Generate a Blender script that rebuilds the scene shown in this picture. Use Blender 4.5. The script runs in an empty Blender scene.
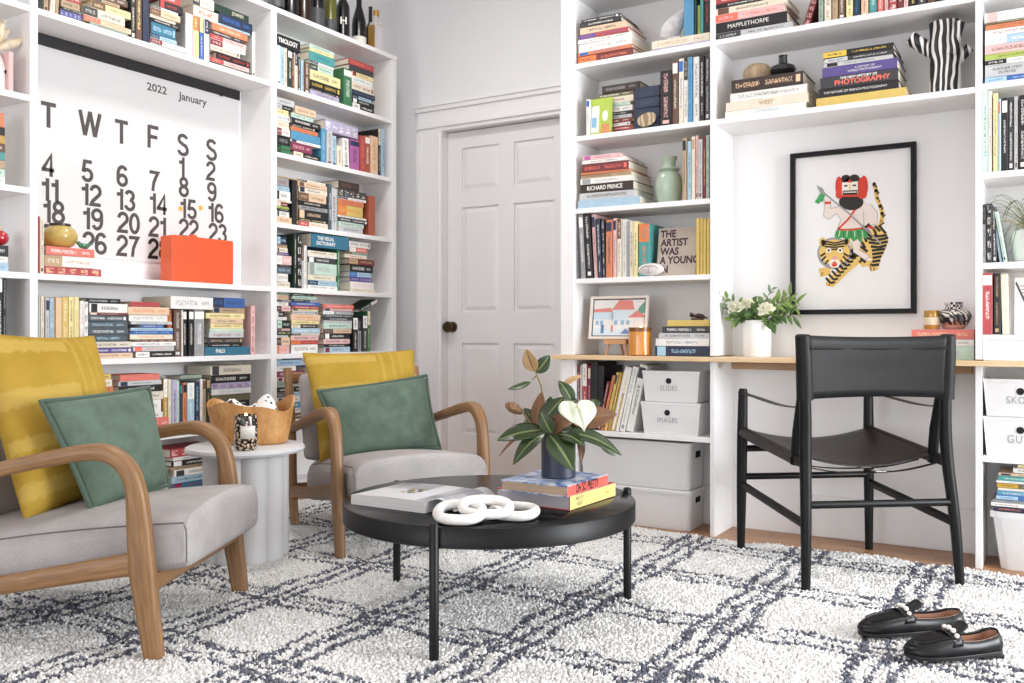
import bpy, bmesh, math, random
import numpy as np
from mathutils import Vector, Matrix

random.seed(7)
PI = math.pi
scene = bpy.context.scene
COL = scene.collection

# ---------------------------------------------------------------- survey of the room
# Camera stands at the origin, 0.84 m up.  A measured sight line (px,py in the 1024x683 frame)
# meets a real plane of the room and gives a metric position.
EYE = Vector((0, 0, 0.84)); FOC = 911.0; HOR = 333.0; YAW = math.radians(31.4)
VDIR = Vector((-math.sin(YAW), math.cos(YAW), 0)); RDIR = Vector((math.cos(YAW), math.sin(YAW), 0)); UP = Vector((0, 0, 1))
def sight(px, py): return VDIR + RDIR * ((px - 512) / FOC) + UP * ((HOR - py) / FOC)
def on(px, py, p, n):
    d = sight(px, py); p = Vector(p); n = Vector(n)
    return EYE + d * ((p - EYE).dot(n) / d.dot(n))
def onX(px, py, x): return on(px, py, (x, 0, 0), (1, 0, 0))
def onY(px, py, y): return on(px, py, (0, y, 0), (0, 1, 0))
def onZ(px, py, z): return on(px, py, (0, 0, z), (0, 0, 1))
def at_depth(px, py, d): return EYE + sight(px, py) * d
def depth_of(p): return (Vector(p) - EYE).dot(VDIR)
LX = -3.35      # front plane of the left bookcase
LB = -3.575     # its back
RY = 3.63       # front plane of the right bookcase
RB = 3.89       # its back
WY = 4.45       # wall with the door

# ---------------------------------------------------------------- materials
def lin(h):
    if isinstance(h, (tuple, list)): return tuple(h[:3])
    h = h.lstrip('#'); r = [int(h[i:i+2], 16) / 255 for i in (0, 2, 4)]
    return tuple(c / 12.92 if c <= .04045 else ((c + .055) / 1.055) ** 2.4 for c in r)
_m = {}
class NT:
    def __init__(s, name):
        s.m = bpy.data.materials.new(name); s.m.use_nodes = True; s.t = s.m.node_tree; s.n = s.t.nodes
        s.b = s.n['Principled BSDF']
    def add(s, typ, **kw):
        n = s.n.new(typ)
        for k, v in kw.items():
            if k.startswith('i_'): n.inputs[k[2:].replace('_', ' ')].default_value = v
            else: setattr(n, k, v)
        return n
    def link(s, a, b): s.t.links.new(a, b)
    def math(s, op, a, b=None, c=None):
        n = s.n.new('ShaderNodeMath'); n.operation = op
        for i, v in enumerate((a, b, c)):
            if v is None: continue
            if isinstance(v, (int, float)): n.inputs[i].default_value = v
            else: s.link(v, n.inputs[i])
        return n.outputs[0]
    def mix(s, f, a, b):
        n = s.n.new('ShaderNodeMix'); n.data_type = 'RGBA'
        for sock, v in ((n.inputs[0], f), (n.inputs[6], a), (n.inputs[7], b)):
            if isinstance(v, (int, float)): sock.default_value = v
            elif isinstance(v, tuple): sock.default_value = (*v[:3], 1)
            else: s.link(v, sock)
        return n.outputs[2]
    def coords(s, kind='Object', scale=(1, 1, 1)):
        c = s.n.new('ShaderNodeTexCoord'); mp = s.n.new('ShaderNodeMapping'); mp.inputs['Scale'].default_value = scale
        s.link(c.outputs[kind], mp.inputs[0]); return mp.outputs[0]
    def noise(s, vec, scale, detail=3, rough=.5):
        n = s.n.new('ShaderNodeTexNoise'); n.inputs['Scale'].default_value = scale; n.inputs['Detail'].default_value = detail
        n.inputs['Roughness'].default_value = rough
        s.link(vec, n.inputs['Vector']); return n.outputs['Fac']
    def bump(s, h, strength, dist=.002):
        n = s.n.new('ShaderNodeBump'); n.inputs['Strength'].default_value = strength; n.inputs['Distance'].default_value = dist
        s.link(h, n.inputs['Height']); s.link(n.outputs[0], s.b.inputs['Normal'])
    def ramp(s, f, stops):
        n = s.n.new('ShaderNodeValToRGB'); e = n.color_ramp.elements
        while len(e) < len(stops): e.new(.5)
        for el, (p, c) in zip(e, stops): el.position = p; el.color = (*c[:3], 1)
        s.link(f, n.inputs[0]); return n.outputs[0]
    def base(s, c): s.link(c, s.b.inputs['Base Color'])

def M(name, col, rough=.5, metal=0, var=.06, scale=12, bump=0, bscale=200, sheen=0, trans=0, spec=.5, stretch=(1, 1, 1), coat=0):
    """plain painted / plastic / cloth material with slight natural variation"""
    if name in _m: return _m[name]
    t = NT(name); c = lin(col); v = t.coords('Object', stretch)
    f = t.noise(v, scale)
    d = tuple(max(0, x * (1 - var)) for x in c); l = tuple(min(1, x * (1 + var)) for x in c)
    t.base(t.ramp(f, [(.3, d), (.7, l)]))
    t.b.inputs['Roughness'].default_value = rough; t.b.inputs['Metallic'].default_value = metal
    t.b.inputs['Specular IOR Level'].default_value = spec
    if sheen: t.b.inputs['Sheen Weight'].default_value = sheen; t.b.inputs['Sheen Roughness'].default_value = .4
    if trans: t.b.inputs['Transmission Weight'].default_value = trans
    if coat: t.b.inputs['Coat Weight'].default_value = coat
    if bump: t.bump(t.noise(v, bscale, 2), bump)
    _m[name] = t.m; return t.m

def wood(name, c1, c2, scale=(1, 12, 12), rough=.45):
    if name in _m: return _m[name]
    t = NT(name); v = t.coords('Object', scale)
    a = t.noise(v, 5, 6, .6); b = t.noise(v, 40, 3)
    f = t.math('ADD', t.math('MULTIPLY', a, .75), t.math('MULTIPLY', b, .25))
    t.base(t.ramp(f, [(.33, lin(c1)), (.66, lin(c2))])); t.b.inputs['Roughness'].default_value = rough
    t.bump(b, .08); _m[name] = t.m; return t.m

def weave(name, c1, c2, s=420, rough=.9, big=0):
    if name in _m: return _m[name]
    t = NT(name); v = t.coords('Object')
    a = t.noise(v, s, 2); b = t.noise(v, 9, 2)
    f = t.math('ADD', t.math('MULTIPLY', a, .7), t.math('MULTIPLY', b, .3))
    t.base(t.ramp(f, [(.38, lin(c1)), (.62, lin(c2))])); t.b.inputs['Roughness'].default_value = rough
    t.b.inputs['Specular IOR Level'].default_value = .2
    t.bump(a, .35); _m[name] = t.m; return t.m

# ---------------------------------------------------------------- mesh builder
class MB:
    def __init__(s): s.v = []; s.f = []; s.mi = []; s.uv = {}; s.sm = []
    def vert(s, p): s.v.append(tuple(p)); return len(s.v) - 1
    def face(s, idx, mi=0, uv=None, smooth=False):
        if uv: s.uv[len(s.f)] = uv
        s.f.append(tuple(idx)); s.mi.append(mi); s.sm.append(smooth)
    def box(s, c, d, mi=0, T=None):
        b = len(s.v); x, y, z = [q / 2 for q in d]
        for sx, sy, sz in ((-1,-1,-1),(1,-1,-1),(1,1,-1),(-1,1,-1),(-1,-1,1),(1,-1,1),(1,1,1),(-1,1,1)):
            p = Vector((c[0]+sx*x, c[1]+sy*y, c[2]+sz*z))
            s.v.append(tuple(T @ p if T else p))
        for q in ((0,3,2,1),(4,5,6,7),(0,1,5,4),(1,2,6,5),(2,3,7,6),(3,0,4,7)): s.face([b+i for i in q], mi)
        return s
    def bb(s, lo, hi, mi=0):
        return s.box([(a+b)/2 for a, b in zip(lo, hi)], [abs(b-a) for a, b in zip(lo, hi)], mi)
    def rings(s, rings, mi=0, closed=True, cap=True, smooth=True):
        n = len(rings[0]); b = len(s.v)
        for r in rings: s.v.extend(tuple(p) for p in r)
        for i in range(len(rings)-1):
            for j in range(n if closed else n-1):
                k = (j+1) % n
                s.face((b+i*n+j, b+i*n+k, b+(i+1)*n+k, b+(i+1)*n+j), mi, smooth=smooth)
        if cap and closed:
            s.face([b+j for j in range(n)][::-1], mi); s.face([b+(len(rings)-1)*n+j for j in range(n)], mi)
        return s
    def tube(s, pts, rad, seg=12, mi=0, flat=None, up=None, cap=True, closed=False):
        """swept round (or flattened: flat=(a,b) multipliers) section along pts"""
        pts = [Vector(p) for p in pts]; n = len(pts)
        if isinstance(rad, (int, float)): rad = [rad]*n
        rg = []; prev = None
        for i, p in enumerate(pts):
            if closed: t = (pts[(i+1) % n]-pts[i-1]).normalized()
            else: t = (pts[min(i+1, n-1)]-pts[max(i-1, 0)]).normalized()
            if prev is None:
                h = Vector(up) if up else (Vector((0,0,1)) if abs(t.z) < .9 else Vector((1,0,0)))
                a = (h - t*h.dot(t)).normalized()
            else:
                a = (prev - t*prev.dot(t)).normalized()
            if up is not None:
                h = Vector(up); q = h - t*h.dot(t)
                if q.length > .05: a = q.normalized()
            prev = a; b = t.cross(a); fa, fb = flat or (1, 1); r = rad[i]
            rg.append([p + a*(math.cos(2*PI*k/seg)*r*fa) + b*(math.sin(2*PI*k/seg)*r*fb) for k in range(seg)])
        if closed: rg.append(rg[0]); cap = False
        return s.rings(rg, mi, cap=cap)
    def lathe(s, prof, seg=32, mi=0, c=(0,0,0), f=None, cap=True, mis=None):
        rg = []
        for r, z in prof:
            ring = []
            for k in range(seg):
                a = 2*PI*k/seg; rr = r*(f(a, z) if f else 1)
                ring.append((c[0]+rr*math.cos(a), c[1]+rr*math.sin(a), c[2]+z))
            rg.append(ring)
        b = len(s.f); s.rings(rg, mi, cap=cap)
        if mis:
            for i in range(len(prof)-1):
                for j in range(seg): s.mi[b+i*seg+j] = mis[i]
        return s
    def ball(s, c, r, mi=0, seg=16, rg=10, sq=(1,1,1)):
        rings = []
        for i in range(rg+1):
            th = PI*(i/rg); rr = max(math.sin(th), .002)
            rings.append([(c[0]+r*sq[0]*rr*math.cos(2*PI*k/seg), c[1]+r*sq[1]*rr*math.sin(2*PI*k/seg), c[2]-r*sq[2]*math.cos(th)) for k in range(seg)])
        return s.rings(rings, mi)
    def prism(s, poly, z0, z1, mi=0, T=None):
        """extrude a 2D polygon (x,y) from z0 to z1"""
        b = len(s.v); n = len(poly)
        for z in (z0, z1):
            for x, y in poly:
                p = Vector((x, y, z)); s.v.append(tuple(T @ p if T else p))
        for j in range(n):
            k = (j+1) % n; s.face((b+j, b+k, b+n+k, b+n+j), mi)
        s.face([b+j for j in range(n)][::-1], mi); s.face([b+n+j for j in range(n)], mi)
        return s
    def grid(s, nu, nv, fn, mi=0, smooth=True, uv=False):
        b = len(s.v)
        for i in range(nu+1):
            for j in range(nv+1): s.v.append(tuple(fn(i/nu, j/nv)))
        for i in range(nu):
            for j in range(nv):
                q = (b+i*(nv+1)+j, b+(i+1)*(nv+1)+j, b+(i+1)*(nv+1)+j+1, b+i*(nv+1)+j+1)
                u = [(i/nu, j/nv), ((i+1)/nu, j/nv), ((i+1)/nu, (j+1)/nv), (i/nu, (j+1)/nv)] if uv else None
                s.face(q, mi, u, smooth)
        return s
    def mesh(s, name, mats, ang=38):
        me = bpy.data.meshes.new(name); me.from_pydata(s.v, [], s.f)
        for m in (mats if isinstance(mats, (list, tuple)) else [mats]): me.materials.append(m)
        me.polygons.foreach_set('material_index', s.mi)
        if s.uv:
            l = me.uv_layers.new(name='UVMap')
            for p in me.polygons:
                u = s.uv.get(p.index)
                for q, li in enumerate(p.loop_indices): l.data[li].uv = u[q] if u else (-1, -1)
        if any(s.sm):
            me.polygons.foreach_set('use_smooth', s.sm)
            me.set_sharp_from_angle(angle=math.radians(ang))
        me.update(); return me
    def obj(s, name, mats, parent=None, bevel=0, seg=2, sub=0, mat=None, ang=38, thing=None, flip=True):
        me = s.mesh(name, mats, ang)
        if flip:
            bm = bmesh.new(); bm.from_mesh(me); bmesh.ops.recalc_face_normals(bm, faces=bm.faces); bm.to_mesh(me); bm.free()
        o = bpy.data.objects.new(name, me); COL.objects.link(o)
        if parent is not None: o.parent = parent
        if mat is not None: o.matrix_local = mat
        if bevel:
            m = o.modifiers.new('edge', 'BEVEL'); m.width = bevel; m.segments = seg; m.limit_method = 'ANGLE'; m.angle_limit = math.radians(40)
        if sub:
            m = o.modifiers.new('soft', 'SUBSURF'); m.levels = sub; m.render_levels = sub
        return o

LABELS = {}
def tag(o, label, cat, group=None):
    n = len(label.split())
    if not 4 <= n <= 16: print('LABEL LENGTH', n, label)
    if label in LABELS: print('LABEL TWICE', label)
    LABELS[label] = 1
    o['label'] = label; o['category'] = cat
    if group: o['group'] = group
    return o
def thing(name, label, cat, loc=(0,0,0), rz=0, group=None):
    o = bpy.data.objects.new(name, None); COL.objects.link(o); o.empty_display_size = .05
    o.location = loc; o.rotation_euler = (0, 0, rz)
    return tag(o, label, cat, group)
def struct(name, mb, mats, parent=None, **kw):
    o = mb.obj(name, mats, parent, **kw)
    if parent is None: o['kind'] = 'structure'
    return o
def text_mesh(txt, size, bold=0, sx=1, align='CENTER', space=1, lines=1):
    c = bpy.data.curves.new('lettering', 'FONT'); c.body = txt; c.size = size; c.align_x = align; c.align_y = 'CENTER'
    c.offset = bold; c.space_character = space; c.space_line = lines; c.resolution_u = 3
    o = bpy.data.objects.new('lettering', c); me = bpy.data.meshes.new_from_object(o)
    vs = [(v.co.x*sx, v.co.y, 0) for v in me.vertices]; fs = [tuple(p.vertices) for p in me.polygons]
    bpy.data.objects.remove(o); bpy.data.meshes.remove(me); bpy.data.curves.remove(c)
    return vs, fs
def add_text(mb, txt, size, T, mi=0, **kw):
    vs, fs = text_mesh(txt, size, **kw); b = len(mb.v)
    for p in vs: mb.v.append(tuple(T @ Vector(p)))
    for f in fs: mb.face([b+i for i in f], mi)
    return mb
def frame_mat(o, x, y, z): # columns
    m = Matrix((x, y, z)).transposed().to_4x4(); m.translation = Vector(o); return m
# ---------------------------------------------------------------- room shell
PAINT = M('wall_paint', 'E4E4E6', .7, var=.012, scale=2, bump=.04, bscale=120)
TRIM = M('trim_paint', 'E9E8E9', .42, var=.012, scale=3)
SHELFW = M('shelf_paint', 'ECEBEB', .42, var=.012, scale=3)
DOORP = M('door_paint', 'E4E2E2', .42, var=.015, scale=3)

def floor_mat():
    t = NT('oak_floor'); v = t.coords('Object')
    br = t.add('ShaderNodeTexBrick'); br.offset = .5
    for k, q in (('Scale', 1.0), ('Mortar Size', .002), ('Brick Width', .42), ('Row Height', .075)): br.inputs[k].default_value = q
    br.inputs['Color1'].default_value = (*lin('B58A66'), 1); br.inputs['Color2'].default_value = (*lin('A0714E'), 1); br.inputs['Mortar'].default_value = (*lin('6E4A30'), 1)
    t.link(v, br.inputs['Vector'])
    g = t.noise(t.coords('Object', (3, 60, 1)), 3, 5, .6)
    c = t.mix(t.math('MULTIPLY', g, .45), br.outputs['Color'], lin('8A6040'))
    t.base(c); t.b.inputs['Roughness'].default_value = .38; t.bump(g, .05); return t.m
struct('floor', MB().bb((-3.75, -4.6, -.06), (2.95, 4.75, 0)), floor_mat())
struct('ceiling', MB().bb((-3.75, -4.6, 3.1), (2.95, 4.75, 3.2)), M('ceiling_paint', 'EDECEA', .8, var=.01))
struct('wall_left', MB().bb((-3.75, -4.6, 0), (-3.58, 4.75, 3.1)), PAINT)
# wall with the door: opening from x0 to x1
y0_ = 4.50
DX0 = onY(448, 133, 4.50).x; DX1 = DX0 + .80; DZ = onY(448, 133, 4.50).z
w = MB().bb((-3.58, WY, 0), (DX0-.025, WY+.2, 3.1)).bb((DX1+.025, WY, 0), (-1.90, WY+.2, 3.1)).bb((DX0-.025, WY, DZ+.025), (DX1+.025, WY+.2, 3.1))
w.bb((DX0-.05, y0_+.06, 0), (DX1+.05, WY+.2, DZ+.05))
struct('wall_back', w, PAINT)
struct('wall_desk', MB().bb((-1.93, RB+.012, 0), (2.95, WY+.2, 3.1)), PAINT)
# right wall and front wall with windows
def holed(axis, at, thick, a0, a1, holes):
    m = MB(); cur = a0
    def put(p, q, z0, z1):
        if axis == 'x': m.bb((at, p, z0), (at+thick, q, z1))
        else: m.bb((p, at, z0), (q, at+thick, z1))
    for (h0, h1, z0, z1) in holes:
        put(cur, h0, 0, 3.1); put(h0, h1, 0, z0); put(h0, h1, z1, 3.1); cur = h1
    put(cur, a1, 0, 3.1); return m
WIN_R = [(-3.4, -1.6, .1, 2.3), (.35, 1.75, .1, 2.3), (2.05, 3.5, .1, 2.3)]
WIN_F = [(-3.2, -1.5, .1, 2.3), (-.9, .9, .1, 2.3), (1.2, 2.5, .1, 2.3)]
struct('wall_right', holed('x', 2.8, .15, -4.6, RB+.012, WIN_R), PAINT)
struct('wall_front', holed('y', -4.6, .15, -3.58, 2.8, WIN_F), PAINT)
def window(n, axis, at, h):
    h0, h1, z0, z1 = h; m = MB(); r = .045
    def put(p, q, a, b):
        if axis == 'x': m.bb((at, p, a), (at+.06, q, b))
        else: m.bb((p, at, a), (q, at+.06, b))
    put(h0, h0+r, z0, z1); put(h1-r, h1, z0, z1); put(h0, h1, z0, z0+r); put(h0, h1, z1-r, z1)
    mid = (z0+z1)/2; put(h0, h1, mid-.025, mid+.025); c = (h0+h1)/2; put(c-.012, c+.012, z0, z1)
    struct('window_%d' % n, m, TRIM)
k = 1
for h in WIN_R: window(k, 'x', 2.84, h); k += 1
for h in WIN_F: window(k, 'y', -4.55, h); k += 1

# door, casing
d = MB(); y0 = 4.50
d.bb((DX0, y0+.012, .006), (DX1, y0+.045, DZ-.004))
def zz(py): return onY(480, py, y0).z
xs = [DX0, onY(462, 300, y0).x, onY(499, 300, y0).x, onY(514, 300, y0).x, onY(554, 300, y0).x, DX1]
zs = [.006, .24, zz(343), zz(310)-.012, zz(206), zz(188), zz(146), DZ-.004]
zs[2], zs[3] = zz(343), zz(312)
zlow = [(.24, zz(343)), (zz(312), zz(206)), (zz(189), zz(146))]
d.bb((xs[0], y0, .006), (xs[1], y0+.012, DZ-.004)); d.bb((xs[2], y0, .006), (xs[3], y0+.012, DZ-.004)); d.bb((xs[4], y0, .006), (xs[5], y0+.012, DZ-.004))
rails = [(.006, .24), (zz(343), zz(312)), (zz(206), zz(189)), (zz(146), DZ-.004)]
for a, b in rails:
    d.bb((xs[1], y0, a), (xs[2], y0+.012, b)); d.bb((xs[3], y0, a), (xs[4], y0+.012, b))
for a, b in zlow:
    for p, q in ((xs[1], xs[2]), (xs[3], xs[4])):
        i = .032; bse = len(d.v)
        for (e, yy) in ((.008, y0+.012), (i, y0+.003)):
            d.v += [(p+e, yy, a+e), (q-e, yy, a+e), (q-e, yy, b-e), (p+e, yy, b-e)]
        d.face((bse+4, bse+5, bse+6, bse+7))
        for j in range(4): d.face((bse+j, bse+(j+1) % 4, bse+4+(j+1) % 4, bse+4+j))
door = struct('door_1', d, DOORP)
kp = onY(453, 327, y0)
kn = MB().lathe([(.0, 0), (.032, 0), (.032, .006), (.012, .012), (.012, .035), (.030, .045), (.034, .058), (.027, .07), (.0, .073)], 24)
kn.obj('door_knob', M('antique_brass', '5A4A34', .3, .9), door, mat=Matrix.Translation(kp) @ Matrix.Rotation(PI/2, 4, 'X'))
tr = MB()
cx0 = onY(418, 300, WY-.02).x
def casing(m, x_out, x_in, sgn):   # stepped casing profile, mirrored by sgn
    for a_, b_, p_ in ((x_out, x_out+sgn*.022, .032), (x_out+sgn*.022, x_in-sgn*.05, .020), (x_in-sgn*.05, x_in-sgn*.026, .030), (x_in-sgn*.026, x_in-sgn*.002, .016)):
        m.bb((min(a_, b_), WY-p_, 0), (max(a_, b_), WY-.0005, DZ+.002))
casing(tr, cx0-.008, DX0, 1); casing(tr, DX1+.15, DX1, -1)
for a_, b_, p_ in ((DZ+.002, DZ+.024, .016), (DZ+.024, DZ+.048, .030), (DZ+.048, DZ+.125, .020), (DZ+.125, DZ+.15, .034), (DZ+.15, DZ+.162, .044)):
    tr.bb((cx0-.008-(.012 if a_ > DZ+.14 else 0), WY-p_, a_), (DX1+.15, WY-.0005, b_))
tr.bb((DX0-.022, WY+.0005, 0), (DX0-.002, y0_+.058, DZ+.02)); tr.bb((DX0-.002, WY+.0005, DZ+.001), (DX1+.002, y0_+.058, DZ+.02)); tr.bb((DX1+.002, WY+.0005, 0), (DX1+.022, y0_+.058, DZ+.02))
struct('trim_1', tr, TRIM)
struct('baseboard_back', MB().bb((-3.58, WY-.018, 0), (cx0-.012, WY, .17)), TRIM, bevel=.004)
struct('baseboard_right', MB().bb((2.782, -4.45, 0), (2.8, RB, .17)), TRIM, bevel=.004)

# ---------------------------------------------------------------- the two built-in bookcases
ZL = [2.08, 1.74, 1.39, 1.068, .735, .40, .07]      # shelf tops
def syL(px): return onX(px, 300, LX).y
PY = [syL(30), syL(38), syL(271.3), syL(277), syL(392), syL(396.4)]
bl = thing('bookcase', 'white built-in bookcase with the wall calendar hanging in its middle bay', 'bookcase', (LX, 2.6, 0))
def inL(o): return Matrix.Translation((-LX, -2.6, 0))
def partL(name, mb, **kw): return mb.obj(name, SHELFW, bl, mat=Matrix.Translation((-LX, -2.6, 0)), **kw)
YA = .75
for a, b, top in ((YA-.03, YA, 2.43), (PY[0], PY[1], 2.43), (PY[2], PY[3], 2.43), (PY[4], PY[5], 2.43)):
    partL('side_panel', MB().bb((LB+.012, a, 0), (LX, b, top)), bevel=.002)
partL('top_panel', MB().bb((LB, YA-.03, 2.43), (LX+.004, PY[5], 2.455)), bevel=.002)
for i, z in enumerate(ZL):
    for j, (a, b) in enumerate(((YA, PY[0]), (PY[1], PY[2]), (PY[3], PY[4]))):
        if j == 1 and z in (1.74, 1.39): continue
        partL('shelf', MB().bb((LB+.012, a, z-.024), (LX-.002, b, z)), bevel=.0015)
partL('back_panel', MB().bb((LB-.004, YA-.03, 0), (LB+.012, PY[5], 2.43)))
partL('plinth', MB().bb((LX-.03, YA, 0), (LX-.015, PY[5], .046)))

def sxR(px, y=RY): return onY(px, 300, y).x
PX = [sxR(561.3), sxR(574.3), sxR(710), sxR(714.5), sxR(975.2), sxR(982), .36, .385]
br = thing('bookcase', 'white built-in bookcase framing the desk and the framed print', 'bookcase', (-.8, RY, 0))
def partR(name, mb, **kw): return mb.obj(name, SHELFW, br, mat=Matrix.Translation((.8, -RY, 0)), **kw)
partR('stile', MB().bb((PX[0], RY-.004, .7425), (PX[1], RB, 2.9)), bevel=.002); partR('lower_stile', MB().bb((PX[0], RY-.004, 0), (PX[1], RB, .7215)), bevel=.002)
for a, b in ((PX[2], PX[3]), (PX[4], PX[5]), (PX[6], PX[7])):
    partR('side_panel', MB().bb((a, RY, .745), (b, RB-.012, 2.9)), bevel=.0015)
    partR('lower_side_panel', MB().bb((a, RY, 0), (b, RB-.012, .722)), bevel=.0015)
ZR1 = [2.367, 2.045, 1.72, 1.396, 1.083, .408]; ZR2 = [2.367, 2.045, 1.718]; ZR3 = [2.367, 2.05, 1.726, 1.41, 1.089, .404]
for zs_, a, b in ((ZR1, PX[1], PX[2]), (ZR2, PX[3], PX[4]), (ZR3, PX[5], PX[6])):
    for z in zs_: partR('shelf', MB().bb((a, RY+.002, z-.022), (b, RB-.012, z)), bevel=.0015)
partR('back_panel', MB().bb((PX[1], RB-.012, .17), (PX[7], RB, 2.9)))
partR('skirting', MB().bb((PX[3], RB-.024, 0), (PX[4], RB, .17)).bb((PX[1], RB-.024, 0), (PX[2], RB, .17)).bb((PX[5], RB-.024, 0), (PX[6], RB, .17)), bevel=.003)
partR('top_panel', MB().bb((PX[0], RY, 2.9), (PX[7], RB, 2.93)))

# desk top across the whole right bookcase
OAK = wood('desk_oak', 'D3B083', 'E6CCA6', (1, 14, 14), .4)
dk = thing('desktop', 'long pale oak desktop with a thin front edge, built into the bookcase', 'desk', (-.8, RY, .722))
ZD = .7415
x0 = onY(552, 355, RY-.03).x
MB().bb((x0+.8, -.03, 0), (PX[7]+.8, .24, ZD-.722)).obj('top_board', OAK, dk, bevel=.002)
MB().bb((PX[3]+.8+.06, .03, -.03), (PX[4]+.8-.01, .06, 0)).obj('support_rail', wood('rail_oak', '8A6A48', 'A98660', (1, 14, 14)), dk, bevel=.002)
# ---------------------------------------------------------------- books
PAL = dict(wh=('EDEBE6','white'), cr=('E8DDC6','cream'), iv=('DDD3BF','ivory'), bk=('1D1C1E','black'), ch=('3B3A3E','charcoal'), gy=('9A9A9C','grey'),
    lg=('C6C7C9','light grey'), sl=('4E5A63','slate'), nv=('22304F','navy'), bl=('2E62A8','blue'), sb=('4596C0','bright blue'), lb=('A5C8DD','pale blue'),
    tl=('1F7390','teal'), tq=('3A9C98','turquoise'), mt=('BFDCCB','mint'), sg=('8FA897','sage'), dg=('1F3A2E','dark green'), gr=('2F7A4A','green'), lm=('A9C23B','lime'),
    yl=('DDBB48','yellow'), py=('EEDD94','pale yellow'), md=('C79A2B','mustard'), og=('DC7A42','orange'), po=('E6C19B','peach'), co=('E8705E','coral'),
    rd=('B93A3E','red'), dr=('7E2A30','dark red'), mr=('8A2850','maroon'), pk=('E9B7B4','pink'), mg=('B458A0','magenta'), pu=('5A4A94','purple'), li=('B7AECF','lilac'),
    br=('6B4A36','brown'), tn=('B89A74','tan'), db=('3A2A24','dark brown'), ol=('6E6A48','olive'), cb=('3466B8','cobalt'), ru=('B4512E','rust'))
def spine_group():
    g = bpy.data.node_groups.new('spine_print', 'ShaderNodeTree')
    for nm in ('u0', 'u1', 'v0', 'v1', 'fu', 'seed'): g.interface.new_socket(nm, in_out='INPUT', socket_type='NodeSocketFloat')
    g.interface.new_socket('Fac', in_out='OUTPUT', socket_type='NodeSocketFloat')
    i = g.nodes.new('NodeGroupInput'); o = g.nodes.new('NodeGroupOutput'); uv = g.nodes.new('ShaderNodeUVMap'); sp = g.nodes.new('ShaderNodeSeparateXYZ')
    g.links.new(uv.outputs[0], sp.inputs[0])
    def mth(op, a, b=None):
        n = g.nodes.new('ShaderNodeMath'); n.operation = op
        for k, q in enumerate((a, b)):
            if q is None: continue
            if isinstance(q, (int, float)): n.inputs[k].default_value = q
            else: g.links.new(q, n.inputs[k])
        return n.outputs[0]
    U, V = sp.outputs[0], sp.outputs[1]
    box = mth('MULTIPLY', mth('MULTIPLY', mth('GREATER_THAN', U, i.outputs['u0']), mth('LESS_THAN', U, i.outputs['u1'])),
              mth('MULTIPLY', mth('GREATER_THAN', V, i.outputs['v0']), mth('LESS_THAN', V, i.outputs['v1'])))
    cmb = g.nodes.new('ShaderNodeCombineXYZ')
    g.links.new(mth('MULTIPLY', U, i.outputs['fu']), cmb.inputs[0]); g.links.new(mth('MULTIPLY', V, 5.5), cmb.inputs[1]); g.links.new(i.outputs['seed'], cmb.inputs[2])
    nz = g.nodes.new('ShaderNodeTexNoise'); nz.inputs['Scale'].default_value = 1; nz.inputs['Detail'].default_value = 1
    g.links.new(cmb.outputs[0], nz.inputs['Vector'])
    solid = mth('LESS_THAN', i.outputs['fu'], .5)
    g.links.new(mth('MULTIPLY', box, mth('MAXIMUM', solid, mth('MULTIPLY', mth('GREATER_THAN', nz.outputs['Fac'], .5), .75))), o.inputs[0])
    return g
SPG = spine_group()
_cov = {}
def cover_mat(col, ink, var):
    key = (col, ink, var)
    if key in _cov: return _cov[key]
    c = lin(PAL[col][0]); g_ = .3*c[0]+.6*c[1]+.1*c[2]; c = tuple((.84*x+.16*g_)*.93 for x in c); t = NT('cover_' + PAL[col][1].replace(' ', '_') + '_cloth')
    n = t.noise(t.coords('Object'), 30, 3)
    cur = t.ramp(n, [(.3, tuple(x*.94 for x in c)), (.7, tuple(min(1, x*1.05) for x in c))])
    def layer(cur, colr, u0, u1, v0, v1, fu, seed):
        gn = t.n.new('ShaderNodeGroup'); gn.node_tree = SPG
        for k, q in zip(('u0', 'u1', 'v0', 'v1', 'fu', 'seed'), (u0, u1, v0, v1, fu, seed)): gn.inputs[k].default_value = q
        return t.mix(gn.outputs[0], cur, colr)
    ik = lin(PAL[ink][0]); sd = sum(map(ord, col)) % 7 + var*1.7
    KF = 1.75
    if var == 1: cur = layer(cur, ik, .10, .62, .28, .72, 42*KF, sd); cur = layer(cur, ik, .72, .9, .34, .66, 40*KF, sd+3)
    elif var == 2: cur = layer(cur, ik, .2, .8, .3, .7, 34*KF, sd)
    elif var == 3:
        cur = layer(cur, ik, .04, .20, 0, 1, 0, 0); cur = layer(cur, ik, .3, .75, .3, .7, 40*KF, sd)
    elif var == 4:
        cur = layer(cur, ik, .06, .40, .3, .7, 36*KF, sd); cur = layer(cur, ik, .48, .86, .3, .7, 46*KF, sd+2); cur = layer(cur, ik, .9, .96, .2, .8, 0, 0)
    elif var == 5:
        cur = layer(cur, ik, .0, .34, 0, 1, 0, 0); cur = layer(cur, c, .06, .28, .3, .7, 34*KF, sd); cur = layer(cur, ik, .42, .9, .34, .66, 44*KF, sd+1)
    elif var == 6:
        for q in range(5): cur = layer(cur, ik, .03+.2*q, .15+.2*q, .15, .85, 9, sd+q)
    t.base(cur); t.b.inputs['Roughness'].default_value = .5
    _cov[key] = t.m; return t.m
def pages_mat():
    t = NT('page_edges'); f = t.noise(t.coords('Object', (3, 3, 900)), 1, 2)
    t.base(t.ramp(f, [(.35, lin('CFC3AE')), (.65, lin('EFE8DA'))])); t.b.inputs['Roughness'].default_value = .85; return t.m
PAGES = pages_mat()
LIGHT = {'wh','cr','iv','lg','lb','mt','py','po','pk','li','yl','sg','lm','og','tn','gy'}
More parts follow.
